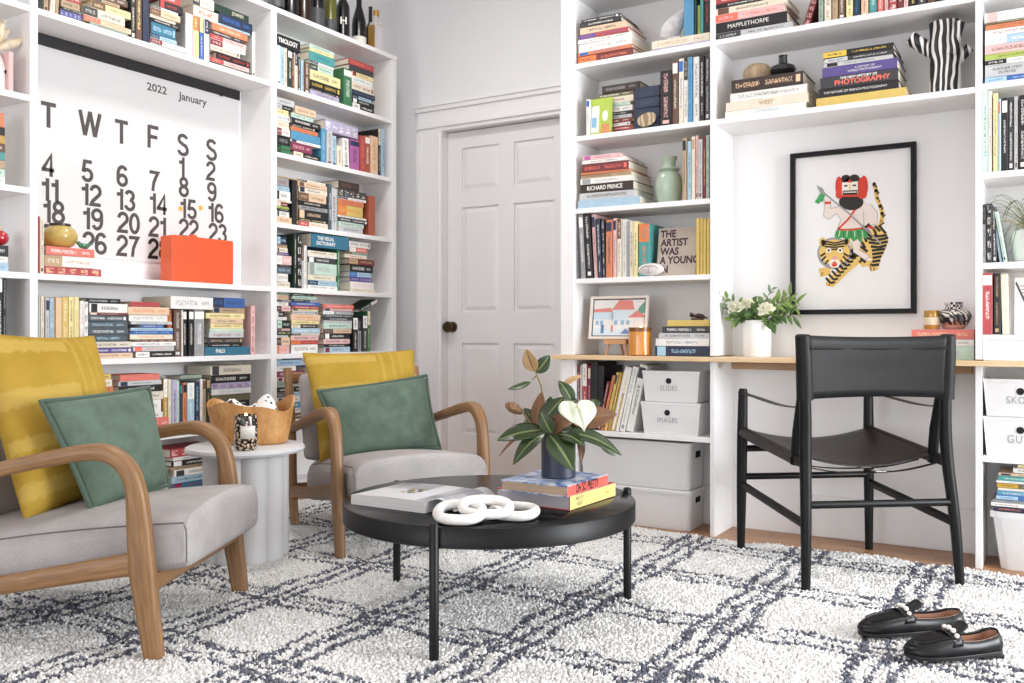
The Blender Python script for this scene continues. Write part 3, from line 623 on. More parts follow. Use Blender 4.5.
# ---- third shelf
b = stack(SR, 1.396, E_, 582, 156.5, 'stack left of the sage green vase', [('lb', 8.6, 578, 640, 'gy', 0), ('lg', 7.6, 579, 634, 'gy', 0), ('db', 9, 580, 633, 'wh', 0), ('wh', 6, 580.5, 632, 'gy', 3), ('tn', 4.2, 580.5, 631, 'br', 1), ('og', 2.2, 581, 629), ('dr', 9, 581.5, 628, 'co', 4), ('wh', 4, 582, 626), ('pk', 4.6, 583, 620, 'mg', 3)], W=.215)
spine_title(b[2], 'RICHARD PRINCE', .026, 'wh', du=-.01, sx=.85, bold=.0006)
spine_title(b[1], 'AI LONGO A RETROSPECTIVE', .018, 'ch', sx=.8)
row(SR, 1.396, E_, 'row right of the sage green vase', [('tn', 682, 686, 138, 0, 'bk', 3), ('lb', 686.6, 690.8, 141), ('cr', 691.2, 694.4, 136.6, 0, 'tn', 3), ('pk', 694.8, 697.6, 135.4), ('lg', 698, 702.2, 139.4, 0, 'br', 4), ('dr', 702.6, 705.4, 136), ('sg', 705.8, 709.2, 135, 0, 'lg', 6)], W=WR)
# ---- fourth shelf
row(SR, 1.083, E_, 'row left of the grey stone mask', [('gy', 581, 585.4, 214.4, -3, 'wh', 3), ('bk', 586.6, 592.6, 212.4, -3.5, 'wh', 4), ('pk', 593.6, 597, 214, -3), ('nv', 598, 601.6, 218.4, -2.5, 'wh', 1), ('ch', 602.2, 605.2, 219.6, -2, 'wh', 6), ('og', 605.8, 612, 220, 0, 'nv', 3), ('pk', 612.6, 616, 218.2), ('cr', 616.6, 621, 219, 0), ('wh', 621.6, 626, 219.4, 0, 'gy', 1), ('gy', 626.4, 628.2, 221), ('cr', 628.6, 632.6, 221), ('py', 633, 637.4, 221.4, 0, 'ch', 2), ('tq', 638.4, 649, 224, 0, 'og', 5)], W=.17)
row(SR, 1.083, E_+.004, 'yellow row at the fourth shelf right end', [('yl', 696, 699.4, 218.4, 0, 'md', 0), ('yl', 699.7, 702.7, 218.2, 0, 'md', 1), ('yl', 703, 706, 218.8, 0, 'md', 0), ('yl', 706.3, 709.3, 218.4, 0, 'md', 0)], W=WR)
# ---- on the desk, left bay
b = stack(SR, ZD, E_, 680, 320, 'stack right of the amber jar', [('nv', 9.4, 655, 709, 'lb', 3), ('wh', 7, 655.6, 709, 'gy', 2), ('lg', 5, 659, 709, 'ch', 1), ('ch', 6.2, 662, 709, 'wh', 1), ('yl', 5.8, 667, 709, 'md', 0)], W=.2)
# ---- under the desk, left
row(SR, .408, .02, 'red and black row under the desk', [('dr', 576.6, 579.4, 366), ('lg', 579.8, 581.4, 365), ('rd', 581.8, 586.6, 364, 0, 'wh', 5), ('mr', 587, 590, 366), ('bk', 590.6, 597, 362, 0, 'bk', 0), ('bk', 597.4, 603, 366, 0, 'bk', 0)], W=.2)
row(SR, .408, .02, 'leaning yellow row under the desk', [('dr', 597.5, 600, 381, 12), ('og', 600.5, 603, 375, 13), ('yl', 603.8, 606.4, 372, 13), ('md', 607, 609.6, 372, 13), ('yl', 610.2, 612.8, 371, 13), ('md', 613.4, 616, 373, 14)], W=.18)
row(SR, .408, .02, 'white leaning trio under the desk', [('wh', 611.5, 618.4, 366, 13, 'li', 2), ('wh', 619.2, 624.4, 366, 13, 'gy', 4), ('wh', 625.2, 632.5, 364, 13, 'ch', 3)], W=.21)
# ---- middle desk bay, top shelf
b = stack(SR, 2.045, E_, 716, -8, 'stack left of the marbled book', [('lg', 6, 714.8, 792, 'ch', 5), ('bk', 9, 714.8, 787, 'wh', 0), ('pk', 7, 714.8, 784, 'co', 5), ('cr', 6, 714.8, 786), ('bk', 4, 714.8, 778, 'wh', 2), ('rd', 7, 714.8, 776), ('wh', 4, 714.8, 774)], W=.21)
spine_title(b[1], 'MAPPLETHORPE', .024, 'wh', du=-.01, sx=.98)
row(SR, 2.045, E_, 'row right of the marbled book', [('sg', 818.4, 823, -22), ('cr', 824, 831, -20), ('tn', 832, 837.4, -24, 0, 'br', 1), ('br', 838, 845, -24), ('py', 846, 852.6, -14), ('nv', 853.2, 859.8, -22, 0, 'tl', 5), ('po', 861, 868, -20), ('tq', 869, 876.6, -22, 0, 'wh', 3), ('co', 877.4, 883, -24), ('pk', 884, 888, -22), ('rd', 888.6, 897, -24, 0, 'wh', 6), ('dr', 897.6, 903, -26), ('pk', 903.6, 908, -24), ('bk', 909, 917, -26), ('ch', 917.6, 926, -24), ('br', 927, 935, -26), ('bk', 936, 944, -26)], W=.17)
row(SR, 2.045, .03, 'marbled slot', [('dr', 802, 809, -8, 18, 'pk', 6)], W=.18)[0]['label'] = 'red marbled book leaning left on the middle desk bay top shelf'
# ---- middle desk bay, second shelf
b = stack(SR, 1.718, E_, 732, 80.5, 'cream stack under the black vase', [('wh', 6.4, 725, 806, 'tn', 0), ('cr', 8.4, 726, 808, 'tn', 0), ('wh', 8.6, 730, 806.5, 'gy', 1), ('db', 12, 731.5, 803, 'po', 4)], W=.22)
spine_title(b[1], 'WEST', .022, 'tn', du=.0, bold=.0005); spine_title(b[0], 'CATALOGUES', .016, 'lb', du=.01); spine_title(b[2], 'THE ART OF TEXAS', .013, 'gy', du=.01)
CREAM_Z = SR.z(732, 80.5, E_)
b = stack(SR, 1.718, E_, 826, 52, 'photography stack beside the striped vase', [('yl', 8.4, 816, 906, 'py', 0), ('bk', 8, 818, 898.5, 'wh', 0), ('ch', 10.6, 820, 898, 'co', 0), ('pu', 9.4, 822, 897, 'wh', 0), ('lg', 4, 824, 892), ('ch', 4.6, 824, 894, 'lg', 5), ('bk', 6, 823, 893, 'yl', 5)], W=.215)
spine_title(b[2], 'PHOTOGRAPHY', .026, 'co', du=.012, dv=-.005, sx=1.05, bold=.0007); spine_title(b[2], 'THE NEW HISTORY OF', .013, 'wh', du=.0, dv=.012, bold=.0003)
spine_title(b[1], 'THE NATURE OF FRENCH PHOTOGRAPHY', .012, 'wh', du=-.01); spine_title(b[3], 'A HISTORY OF\nWORLD PHOTOGRAPHY', .011, 'wh', du=.02)
# ---- on the desk, right of the print
b = stack(SR, ZD, .03, 950, 329.4, 'pair under the patterned pot', [('mt', 12, 922, 974, 'li', 3), ('wh', 6, 920, 974), ('co', 8.6, 911.5, 974, 'po', 1)], W=.2)
PAIR_Z = SR.z(950, 329.4, .03)
# ---- right desk bay
b = stack(SR, 1.726, E_, 986, 13, 'stack at the right desk bay top', [('cb', 5, 985, 1050, 'lb', 5), ('lg', 10.6, 985, 1050, 'gy', 0), ('wh', 5, 985, 1050), ('lm', 5, 985, 1050), ('pk', 8, 985, 1050, 'br', 1), ('lb', 8, 985, 1050, 'wh', 5), ('wh', 6, 985, 1050), ('og', 4.4, 985.6, 1050, 'br', 2), ('ol', 2, 985.6, 1050), ('wh', 9, 984.6, 1050, 'pk', 3)], W=.2)
spine_title(b[1], 'FURTHER STEPS\nIN PROSE', .013, 'ch', du=-.03)
row(SR, 1.41, E_, 'tall row, right desk bay second shelf', [('mt', 982.6, 987.6, 90), ('wh', 988, 992, 91), ('py', 993, 997.6, 93.4), ('lb', 998, 1001, 99, 0, 'co', 3), ('bk', 1001.6, 1007.6, 97.6, 0, 'wh', 3), ('ch', 1008, 1013.6, 97, 0, 'wh', 4), ('lg', 1014, 1018, 96), ('bk', 1018.8, 1026, 95, 0, 'wh', 4), ('cr', 1027, 1036, 96), ('br', 1037, 1048, 95)], W=WR)
row(SR, 1.089, E_, 'row left of the grassy pot plant', [('gy', 982, 986, 204.4, 0, 'bk', 5), ('bk', 986.4, 992, 203.8, 0, 'wh', 6), ('ch', 992.4, 997, 207, -1), ('lb', 999.4, 1002.4, 210, -8, 'wh', 0), ('mt', 1003.4, 1007, 211, -9)], W=WR)
row(SR, .8345, E_, 'row standing on the flat white case', [('rd', 982.4, 992.4, 273, 0, 'wh', 3), ('bk', 993.4, 1000.4, 273, 0, 'tn', 4), ('cr', 1002, 1009, 274, -1.5, 'cr', 0)], W=WR)
# ================================================================ things on and in the shelves
def mset(*a): return [x for x in a]
BLK = M('black_lacquer', '0E0E0F', .4, var=.1, spec=.3)
def flat(mb, plane_pts, mi, off=0): # polygon from already-placed points
    b = len(mb.v); mb.v += [tuple(p) for p in plane_pts]; mb.face(range(b, b+len(plane_pts)), mi)

# ---- wall calendar
CX = LB + .012 + .004
PAPER = M('calendar_paper', 'DADADA', .55, var=.01, scale=3)
INK = M('calendar_ink', '4A4342', .6); INKB = M('calendar_black_ink', '1E1B1C', .6)
cy0, cy1 = PY[1]+.006, onX(238, 100, CX).y
cz1, cz0 = onX(238, 90, CX).z, onX(241, 269, CX).z
cal = thing('wall_calendar', 'large white 2022 January wall calendar with black top bar and big grey numerals', 'calendar', (CX, cy0, cz0))
ci = Matrix.Translation((-CX, -cy0, -cz0))
hb = MB().bb((CX-.002, cy0, cz1-.052), (CX+.006, cy1+.008, cz1+.004))
hb.obj('hanger_bar', M('calendar_bar', '232125', .4), cal, mat=ci, bevel=.001)
for py_ in (128, 221): 
    p = onX(py_, {128: 68, 221: 95}[py_], CX+.006); MB().lathe([(0, 0), (.008, 0), (.006, .004), (0, .005)], 12).obj('hanger_screw', M('dark_screw', '38363A', .4, .8), cal, mat=ci @ Matrix.Translation(p) @ Matrix.Rotation(PI/2, 4, 'Y'))
tx = MB().bb((CX-.002, cy0, cz0), (CX, cy1, cz1), 2)   # the sheet with its print
# grotesque numerals and capitals drawn as thick strokes in a unit-height box
def arc(cx, cy, rx, ry, a0, a1, n=14): return [(cx+rx*math.cos(math.radians(a0+(a1-a0)*k/n)), cy+ry*math.sin(math.radians(a0+(a1-a0)*k/n))) for k in range(n+1)]
GL = {'1': (.44, [[(.30, 0), (.30, 1)], [(.30, .80), (.22, .745), (.04, .725)]]),
 '2': (.62, [arc(.30, .69, .225, .235, 178, -38)+[(.14, .22), (.075, .075), (.56, .075)]]),
 '3': (.62, [arc(.29, .725, .20, .20, 165, -78), arc(.29, .29, .225, .225, 88, -170)]),
 '4': (.62, [[(.43, 0), (.43, .93), (.07, .31), (.07, .285), (.58, .285)]]),
 '5': (.62, [[(.53, .925), (.17, .925), (.11, .52)]+arc(.30, .315, .225, .245, 128, -165)]),
 '6': (.62, [arc(.30, .30, .225, .235, 0, 360, 24), [(.075, .32)]+arc(.31, .58, .235, .35, 180, 35)]),
 '7': (.60, [[(.04, .92), (.53, .92), (.40, .68), (.29, .42), (.23, 0)]]),
 '8': (.62, [arc(.30, .735, .19, .195, 0, 360, 24), arc(.30, .285, .23, .22, 0, 360, 24)]),
 '9': (.62, [arc(.30, .70, .225, .235, 0, 360, 24), [(.525, .68)]+arc(.29, .42, .235, .35, 0, -145)]),
 '0': (.62, [arc(.30, .50, .22, .43, 0, 360, 30)]),
 'T': (.66, [[(.33, 0), (.33, .94)], [(.02, .925), (.64, .925)]]), 'W': (.98, [[(.045, 1), (.27, .0)], [(.27, .0), (.49, 1)], [(.49, 1), (.71, .0)], [(.71, .0), (.935, 1)]]),
 'F': (.60, [[(.10, 0), (.10, 1)], [(.10, .925), (.58, .925)], [(.10, .50), (.52, .50)]]),
 'S': (.68, [arc(.34, .735, .22, .195, 20, 200)+[(.20, .60), (.34, .525), (.50, .46)]+arc(.34, .275, .245, .205, 35, -170)])}
def stroke(path, wd):
    L_, R_ = [], []; n = len(path); cl = abs(path[0][0]-path[-1][0])+abs(path[0][1]-path[-1][1]) < 1e-6
    for i, (x, y) in enumerate(path):
        def dr(p, q):
            l = math.hypot(q[0]-p[0], q[1]-p[1]) or 1; return ((q[0]-p[0])/l, (q[1]-p[1])/l)
        d0 = dr(path[i-1], path[i]) if i else (dr(path[-2], path[-1]) if cl else None); d1 = dr(path[i], path[i+1]) if i < n-1 else (dr(path[0], path[1]) if cl else None)
        d0 = d0 or d1; d1 = d1 or d0; tx_, ty_ = d0[0]+d1[0], d0[1]+d1[1]; l = math.hypot(tx_, ty_) or 1; nx, ny = -ty_/l, tx_/l
        k = min(1.9, 1/max(.3, nx*-d0[1]+ny*d0[0])); L_.append((x+nx*wd/2*k, y+ny*wd/2*k)); R_.append((x-nx*wd/2*k, y-ny*wd/2*k))
    return L_, R_
def caltext(t, px, py, h, mi=0, wd=.168):
    p = onX(px, py, CX+.0006); W_ = sum(GL[c][0] for c in t)*h; x0 = -W_/2
    for c in t:
        for q, path in enumerate(GL[c][1]):
            L_, R_ = stroke(path, wd); b = len(tx.v)
            for (lx, ly), (rx, ry) in zip(L_, R_):
                for X_, Y_ in ((lx, ly), (rx, ry)): tx.v.append((p.x+.0003*q, p.y+x0+X_*h, p.z+(Y_-.5)*h))
            for k in range(len(L_)-1): tx.face((b+2*k, b+2*k+1, b+2*k+3, b+2*k+2), mi)
        x0 += GL[c][0]*h
for t, x, y in (('T', 48.5, 115), ('W', 90, 124), ('T', 121.5, 132), ('F', 153, 137), ('S', 183, 145), ('S', 211.5, 150)): caltext(t, x, y, .104, wd=.165)
for t, x, y in (('1', 182, 167), ('2', 211, 171), ('4', 48.5, 165), ('5', 87.5, 171), ('6', 122.5, 176), ('7', 154, 181), ('8', 184, 187), ('9', 212, 192),
    ('11', 50.5, 190), ('12', 91.5, 195), ('13', 126, 200), ('14', 158.5, 204), ('15', 188.5, 209), ('16', 216, 213), ('18', 54, 212), ('19', 93, 219), ('20', 129, 223), ('21', 158, 227),
    ('22', 189, 229), ('23', 218, 233), ('25', 53, 236), ('26', 95, 243), ('27', 128, 246), ('28', 159, 249), ('29', 189, 252), ('30', 218, 255)):
    caltext(t, x, y, .093, 1 if t == '28' else 0)
for t_, x, y in (('2022', 157, 89), ('January', 193, 99.5)): add_text(tx, t_, .050, Matrix.Translation(onX(x, y, CX+.0006)) @ frame_mat((0,0,0), (0,1,0), (0,0,1), (1,0,0)), bold=.0008, sx=1.08)
tx.obj('paper_sheet', mset(INK, INKB, PAPER), cal, mat=ci, flip=False)
for x, y in ((180.5, 208.5), (200.5, 208)):
    p = onX(x, y, CX+.001); MB().lathe([(.012, 0), (.012, .0006)], 16).obj('round_sticker', M('sticker_orange', 'E3A84A', .6), cal, mat=ci @ Matrix.Translation(p) @ Matrix.Rotation(PI/2, 4, 'Y'))

# ---- orange case, pot, bird on the calendar shelf
ox = LX-.04; a, b_ = onX(173, 260, ox).y, onX(233.5, 260, ox).y; zt = onX(173, 234.5, ox).z
oc = thing('storage_case', 'flat orange case standing below the calendar', 'case', (ox, a, 1.0685))
ORG = M('orange_case', 'E2572C', .5, var=.04)
MB().bb((-.085, .006, 0), (0, b_-a, zt-1.0685)).obj('body', ORG, oc, bevel=.004)
MB().bb((-.083, -.002, .004), (-.003, .006, zt-1.0725)).obj('spine_panel', M('case_spine', 'E9643A', .5), oc, bevel=.002)
MB().bb((-.05, (b_-a)*.36, zt-1.0685), (-.03, (b_-a)*.45, zt-1.0685+.014)).obj('handle_tab', ORG, oc, bevel=.003)
MB().bb((-.05, b_-a, .10), (-.03, b_-a+.006, .15)).obj('clasp', M('clasp_metal', 'B9A06A', .35, .8), oc, bevel=.001)
def turn(name, label, cat, loc, prof, mat, seg=36, mis=None, rz=0, group=None, f=None):
    o = MB().lathe(prof, seg, f=f, mis=mis).obj(name, mat if isinstance(mat, list) else [mat]); o.location = loc; o.rotation_euler = (0, 0, rz)
    return tag(o, label, cat, group)
p = onX(61, 246, LX-.07)
o = turn('ceramic_pot', 'squat mustard ceramic pot with dark rim on red books', 'pot', (LX-.085, p.y+.005, POT_Z+.002), [(0, 0), (.032, 0), (.052, .012), (.064, .035), (.066, .052), (.056, .072), (.04, .084), (.036, .088), (.032, .086), (.03, .075), (0, .07)], M('mustard_glaze', 'C2A75C', .3, coat=.4, var=.1, scale=30))
MB().lathe([(.036, .086), (.04, .0855), (.04, .096), (.034, .096), (.034, .088)], 32, cap=False).obj('rim', M('dark_glaze', '3A3028', .3), o)
p = onX(83, 248, LX-.05)
o = MB().ball((0, 0, .014), .014, seg=14, rg=10, sq=(.8, 1.25, .85)).ball((0, .017, .024), .0085, seg=12, rg=8).obj('bird_figurine', M('green_glass', '3F7F5A', .15, coat=.5)); o.location = (LX-.05, p.y, POT_Z+.001); o.rotation_euler = (0, 0, 2.9)
tag(o, 'tiny green bird figurine on the red books below the calendar', 'figurine')
MB().tube([(0, -.012, .016), (0, -.026, .021), (0, -.038, .022)], [.006, .004, .002], 8).obj('tail', M('green_glass', '3F7F5A', .15), o)
MB().tube([(0, .025, .024), (0, .032, .0235)], [.0025, .0006], 8).obj('beak', M('beak_amber', 'B58A3A', .4), o)

# ---- far left bay: pampas vase, bauble
p = onX(1, 83, LX-.08)
vz = thing('vase', 'white bottle vase of pale feathery plumes in the far left bay', 'vase', (LX-.09, p.y-.035, 1.7405))
MB().lathe([(0, 0), (.055, 0), (.06, .01), (.058, .09), (.045, .13), (.028, .15), (.024, .17), (.02, .17), (.02, .12), (0, .12)], 32).obj('vase_body', M('white_glaze', 'E9E7E3', .25, coat=.4), vz)
MB().ball((.05, .03, .075), .008, seg=10, rg=6).obj('dark_stud', BLK, vz)
PAM = M('pampas', 'DCCDB4', .95, var=.2, scale=60)
for k, (dx, dy, h, w) in enumerate(((.02, .03, .25, .022), (.0, .055, .235, .02), (.03, .10, .212, .018), (-.01, -.03, .255, .022), (.04, .0, .245, .02))):
    pl = MB(); pl.tube([(0, 0, .15), (dx*.5, dy*.5, h*.72)], .0018, 6)
    pth = [Vector((dx*q, dy*q*q, .12+(h-.12)*q)) for q in (.45, .6, .75, .9, 1.05, 1.15)]
    pl.tube(pth, [.003, w*.8, w, w*.9, w*.55, .002], 10)
    for q in range(70):
        u = random.random(); i = min(int(u*5), 4); c0 = pth[i].lerp(pth[i+1], u*5-i); an = random.uniform(0, 2*PI); rr = w*(1.1-.5*u)
        t_ = c0 + Vector((math.cos(an)*rr, math.sin(an)*rr, .014)); pl.tube([c0, t_], [.003, .0004], 4)
    pl.obj('plume', PAM, vz)
p = onX(3.5, 244, LX-.03)
o = turn('bauble', 'shiny red round bauble on the far left book stack', 'ornament', (LX-.06, p.y+.002, SL.z(0, 245, .016)+.002), [(0, 0), (.016, .003), (.028, .014), (.032, .028), (.028, .044), (.016, .054), (0, .058)], M('red_gloss', 'B3202C', .15, coat=.6))
MB().lathe([(0, .056), (.007, .056), (.007, .066), (0, .066)], 12).obj('cap', M('clasp_metal', 'B9A06A', .35, .8), o)

# ---- bottles on top of the left bookcase
ZT = 2.4555
def bottle(px, r, h, glass, label, lab=None, neck=.3, sh=.16, cap=None, foil=None, d=.075, name='bottle'):
    p = onX(px, 20, LX-d)
    t = thing(name, label, 'bottle', (LX-d, p.y, ZT), 0, 'bottles on top of the left bookcase')
    hb_ = h*(1-neck-sh); rn = r*.36
    MB().lathe([(0, 0), (r*.92, 0), (r, r*.1), (r, hb_), (r*.93, hb_+h*sh*.25), (r*.62, hb_+h*sh*.7), (rn*1.1, hb_+h*sh), (rn, h*.98), (rn*1.15, h*.982), (rn*1.15, h), (0, h)], 28).obj('glass', glass, t)
    if lab: MB().lathe([(r+.0006, hb_*lab[1]), (r+.0006, hb_*lab[2])], 28, cap=False).obj('paper_label', lab[0], t)
    if foil: MB().lathe([(rn+.0008, h*.76), (rn*1.15+.001, h), (0, h+.001)], 20, cap=False).obj('foil', foil, t)
    return t
GBK = M('black_glass', '0E0E10', .22); GOL = M('olive_glass', '5A5A20', .22); GBR = M('brown_glass', '2A1710', .22)
LBW = M('label_white', 'E6E2DA', .6); LBC = M('label_cream', 'D8CDB6', .6); LBG = M('label_grey', '46464A', .5)
bottle(276, .042, .34, GBK, 'wide black bottle at the left end of the bookcase top', (LBG, .1, .4), d=.05)
bottle(290.5, .042, .33, GBK, 'second black bottle from the left on the bookcase top', d=.05)
bottle(303.5, .040, .34, GBR, 'dark brown bottle with peach upper label on bookcase top', (M('label_peach', 'C08A6A', .6), .72, .97), d=.05)
bottle(317, .039, .34, GBK, 'black bottle left of the olive one on bookcase top', (LBG, .1, .6))
bottle(330.5, .033, .34, GOL, 'olive green wine bottle with white back label on bookcase top', (LBG, .05, .45), foil=M('foil_dark', '1F1A1A', .3))
t = bottle(343, .036, .34, GBK, 'black bottle marked with a white H on bookcase top')
pH = MB(); add_text(pH, 'H', .055, Matrix.Translation((.0368, 0, .10)) @ frame_mat((0,0,0), (0,1,0), (0,0,1), (1,0,0))@Matrix.Rotation(0, 4, 'Z'), bold=.001)
pH.obj('printed_letter', LBW, t, flip=False, mat=Matrix.Rotation(-.75, 4, 'Z'))
bottle(359, .040, .34, GBK, 'black wine bottle with white label band on bookcase top', (LBW, .05, .42), sh=.3, neck=.32)
bottle(370.5, .03, .30, GBK, 'black bottle half hidden behind the flask on bookcase top', d=.15)
p = onX(377.5, 40, LX-.05)
t = thing('bottle', 'clear rectangular flask with gold edge at the right end of bookcase top', 'bottle', (LX-.06, p.y, ZT), .0, 'bottles on top of the left bookcase')
m = MB(); rg = []
for z, s_ in ((0, .94), (.006, 1), (.155, 1), (.17, .9), (.178, .4), (.18, .34), (.215, .34)):
    rg.append([(math.copysign(abs(math.cos(q))**.5, math.cos(q))*.028*s_, math.copysign(abs(math.sin(q))**.5, math.sin(q))*.042*s_, z) for q in [2*PI*k/28 for k in range(28)]])
m.rings(rg); m.obj('glass', M('smoky_glass', 'C9C3BC', .1, coat=.4), t)
MB().bb((.0275, -.031, .012), (.0288, .031, .148)).obj('paper_label', M('label_pale', 'D6D2D6', .6), t, bevel=.0005)
MB().bb((-.024, -.0428, .008), (.024, -.0405, .15)).obj('side_band', M('gold_band', 'B58A45', .35, .4), t, bevel=.0008)
MB().lathe([(0, .213), (.017, .213), (.017, .245), (0, .245)], 20).obj('stopper', M('gold_band', 'B58A45', .35, .4), t)

# ---- right bookcase ornaments
def place_R(px, py, d): return onY(px, py, RY+d)
# shell
p = place_R(674, 36, .07); t_z = zc+.001
m = MB(); rg = []
for i in range(15):
    q = i/14; c = Vector((-.045+.095*q, 0, .016+.115*q**1.15)); r = .003+.041*math.sin(PI*min(1, .12+.88*q)**.8)*(1 if q < .96 else .8); r *= 1+.06*math.cos(i*2.4)
    ax = Vector((.62, 0, .78)).normalized(); s1 = Vector((0, 1, 0)); s2 = ax.cross(s1)
    rg.append([c + s1*math.cos(2*PI*k/20)*r*.62 + s2*math.sin(2*PI*k/20)*r for k in range(20)])
m.rings(rg); o = m.obj('conch_shell', M('shell_grey', 'C4C2C3', .55, var=.18, scale=40, bump=.3, bscale=60)); o.location = (p.x, RY+.075, t_z+.008)
tag(o, 'grey white conical shell on the lilac edged books, top left desk bay', 'shell')
MB().prism([(-.03, -.02), (.03, -.02), (.04, .02), (-.02, .02)], -.008, .012).obj('foot', M('shell_grey', 'C4C2C3', .55), o, bevel=.004)
# lime face-out book
def cover_book(name, label, px0, px1, pyt, zs, d, T, tilt, mat, W=None, yaw=0):
    x0, x1 = place_R(px0, 300, d).x, place_R(px1, 300, d).x; h = place_R((px0+px1)/2, pyt, d).z - zs; h /= math.cos(math.radians(tilt)); w = x1-x0
    o = MB().bb((0, 0, 0), (w, .002, h)).bb((0, T-.002, 0), (w, T, h)).bb((0, 0, 0), (.002, T, h)).obj(name, mat); o.matrix_world = Matrix.Translation((x0, RY+d, zs+.001)) @ Matrix.Rotation(math.radians(-tilt), 4, 'X')
    MB().bb((.002, .002, .002), (w-.003, T-.002, h-.003)).obj('page_block', PAGES, o, flip=False)
    tag(o, label, 'book'); return o, w, h
o, w, h = cover_book('book', 'lime green picture book facing out on the second shelf left', 590, 611, 98, 1.72, .02, .012, 4, M('lime_cover', 'A9C04A', .45))
q = MB(); F3 = frame_mat((0, -.0006, 0), (1, 0, 0), (0, 0, 1), (0, -1, 0))
q.prism([(w*.04, h*.06), (w*.42, h*.06), (w*.42, h*.8), (w*.04, h*.8)], 0, .0003, 0, F3); q.prism([(w*.08, h*.2), (w*.3, h*.2), (w*.3, h*.48), (w*.08, h*.48)], .0003, .0006, 1, F3)
q.prism([(w*.7+.014*math.cos(k*PI/8), h*.5+.024*math.sin(k*PI/8)) for k in range(16)], 0, .0003, 0, F3); q.prism([(w*.5, 0.002), (w*.95, .002), (w*.9, h*.28), (w*.55, h*.28)], 0, .0003, 2, F3)
q.obj('cover_picture', mset(M('label_white', 'E6E2DA', .6), M('print_sky', '7FB0C8', .6), M('print_clay', 'C98A5A', .6)), o, flip=False)
# agate slice
p = place_R(647, 120, .012)
def agate():
    t = NT('agate'); w = t.add('ShaderNodeTexWave'); w.wave_type = 'RINGS'; w.rings_direction = 'Y'; w.inputs['Scale'].default_value = 22; w.inputs['Distortion'].default_value = 4
    t.link(t.coords('Object', (1, 1, 1.4)), w.inputs['Vector']); t.base(t.ramp(w.outputs['Fac'], [(.2, lin('8E7A60')), (.8, lin('C9B698'))])); t.b.inputs['Roughness'].default_value = .3; return t.m
m = MB(); out = [(.043*math.cos(a)*(1+.06*math.sin(3*a)), .031*math.sin(a)*(1+.05*math.cos(2*a))) for a in [2*PI*k/40 for k in range(40)]]
m.prism(out, 0, .01); o = m.obj('agate_slice', agate(), bevel=.002); o.matrix_world = Matrix.Translation((p.x, RY+.012, 1.72+.0325)) @ Matrix.Rotation(math.radians(14), 4, 'Y') @ Matrix.Rotation(math.radians(80), 4, 'X')
o.matrix_world = Matrix.Translation((p.x, RY+.014, 1.72+.035)) @ Matrix.Rotation(math.radians(-12), 4, 'Y') @ Matrix.Rotation(math.radians(82), 4, 'X')
tag(o, 'oval tan agate slice propped against the navy set', 'ornament')
MB().prism([(.72*x, .72*y) for x, y in out], .01, .0105).obj('polished_face', agate(), o)
# sage vase
p = place_R(669, 198, .09)
turn('vase', 'sage green ceramic vase with flared neck and collar ring', 'vase', (p.x, RY+.09, 1.3965), [(0, 0), (.042, 0), (.05, .02), (.058, .06), (.06, .085), (.054, .115), (.042, .134), (.035, .141), (.04, .145), (.046, .15), (.04, .157), (.03, .16), (.026, .17), (.03, .185), (.036, .205), (.033, .205), (.024, .175), (0, .17)], M('sage_glaze', 'A9BBA8', .3, coat=.3, var=.05))
# stone mask
p = place_R(650, 274, .015)
m = MB(); m.grid(24, 16, lambda u, v: (.062*math.cos(2*PI*u)*math.sin(PI*v)*(1+.1*math.cos(4*PI*u)*0), .02*math.sin(2*PI*u)*math.sin(PI*v), .029-.028*math.cos(PI*v)+.006*math.sin(PI*v)*abs(math.cos(2*PI*u))*0))
o = m.obj('carved_stone', M('pale_stone', 'D5CFCB', .55, var=.08, scale=25, bump=.2, bscale=80)); o.location = (p.x, RY+.022, 1.0835)
tag(o, 'pale carved stone pebble face lying before the bold titled book', 'ornament')
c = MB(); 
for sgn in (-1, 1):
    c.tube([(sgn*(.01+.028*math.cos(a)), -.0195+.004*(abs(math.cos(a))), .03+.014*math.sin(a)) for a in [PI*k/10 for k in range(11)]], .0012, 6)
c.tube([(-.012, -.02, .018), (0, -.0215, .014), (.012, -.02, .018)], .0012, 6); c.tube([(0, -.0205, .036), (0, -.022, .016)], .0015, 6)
c.obj('carving_shade_lines', M('carving_shade_grey', '8E8783', .7), o)  # grey lines paint the shade of carved grooves onto the stone
# bold titled book
o, w, h = cover_book('book', 'grey book with bold dark title facing out beside yellow books', 656, 695.4, 227, 1.083, .03, .016, 9, M('taupe_cover', 'B3A698', .55, var=.05, scale=60))
q = MB()
for i, s_ in enumerate(('THE', 'ARTIST', 'WAS', 'A YOUNG', 'IN')): add_text(q, s_, .044, Matrix.Translation((w*.06+(.004 if i else .0), -.0006, h*(.87-.185*i))) @ Matrix.Rotation(PI/2, 4, 'X'), align='LEFT', sx=.86, bold=.0016)
q.obj('cover_title', M('print_plum', '3A2830', .6), o, flip=False)
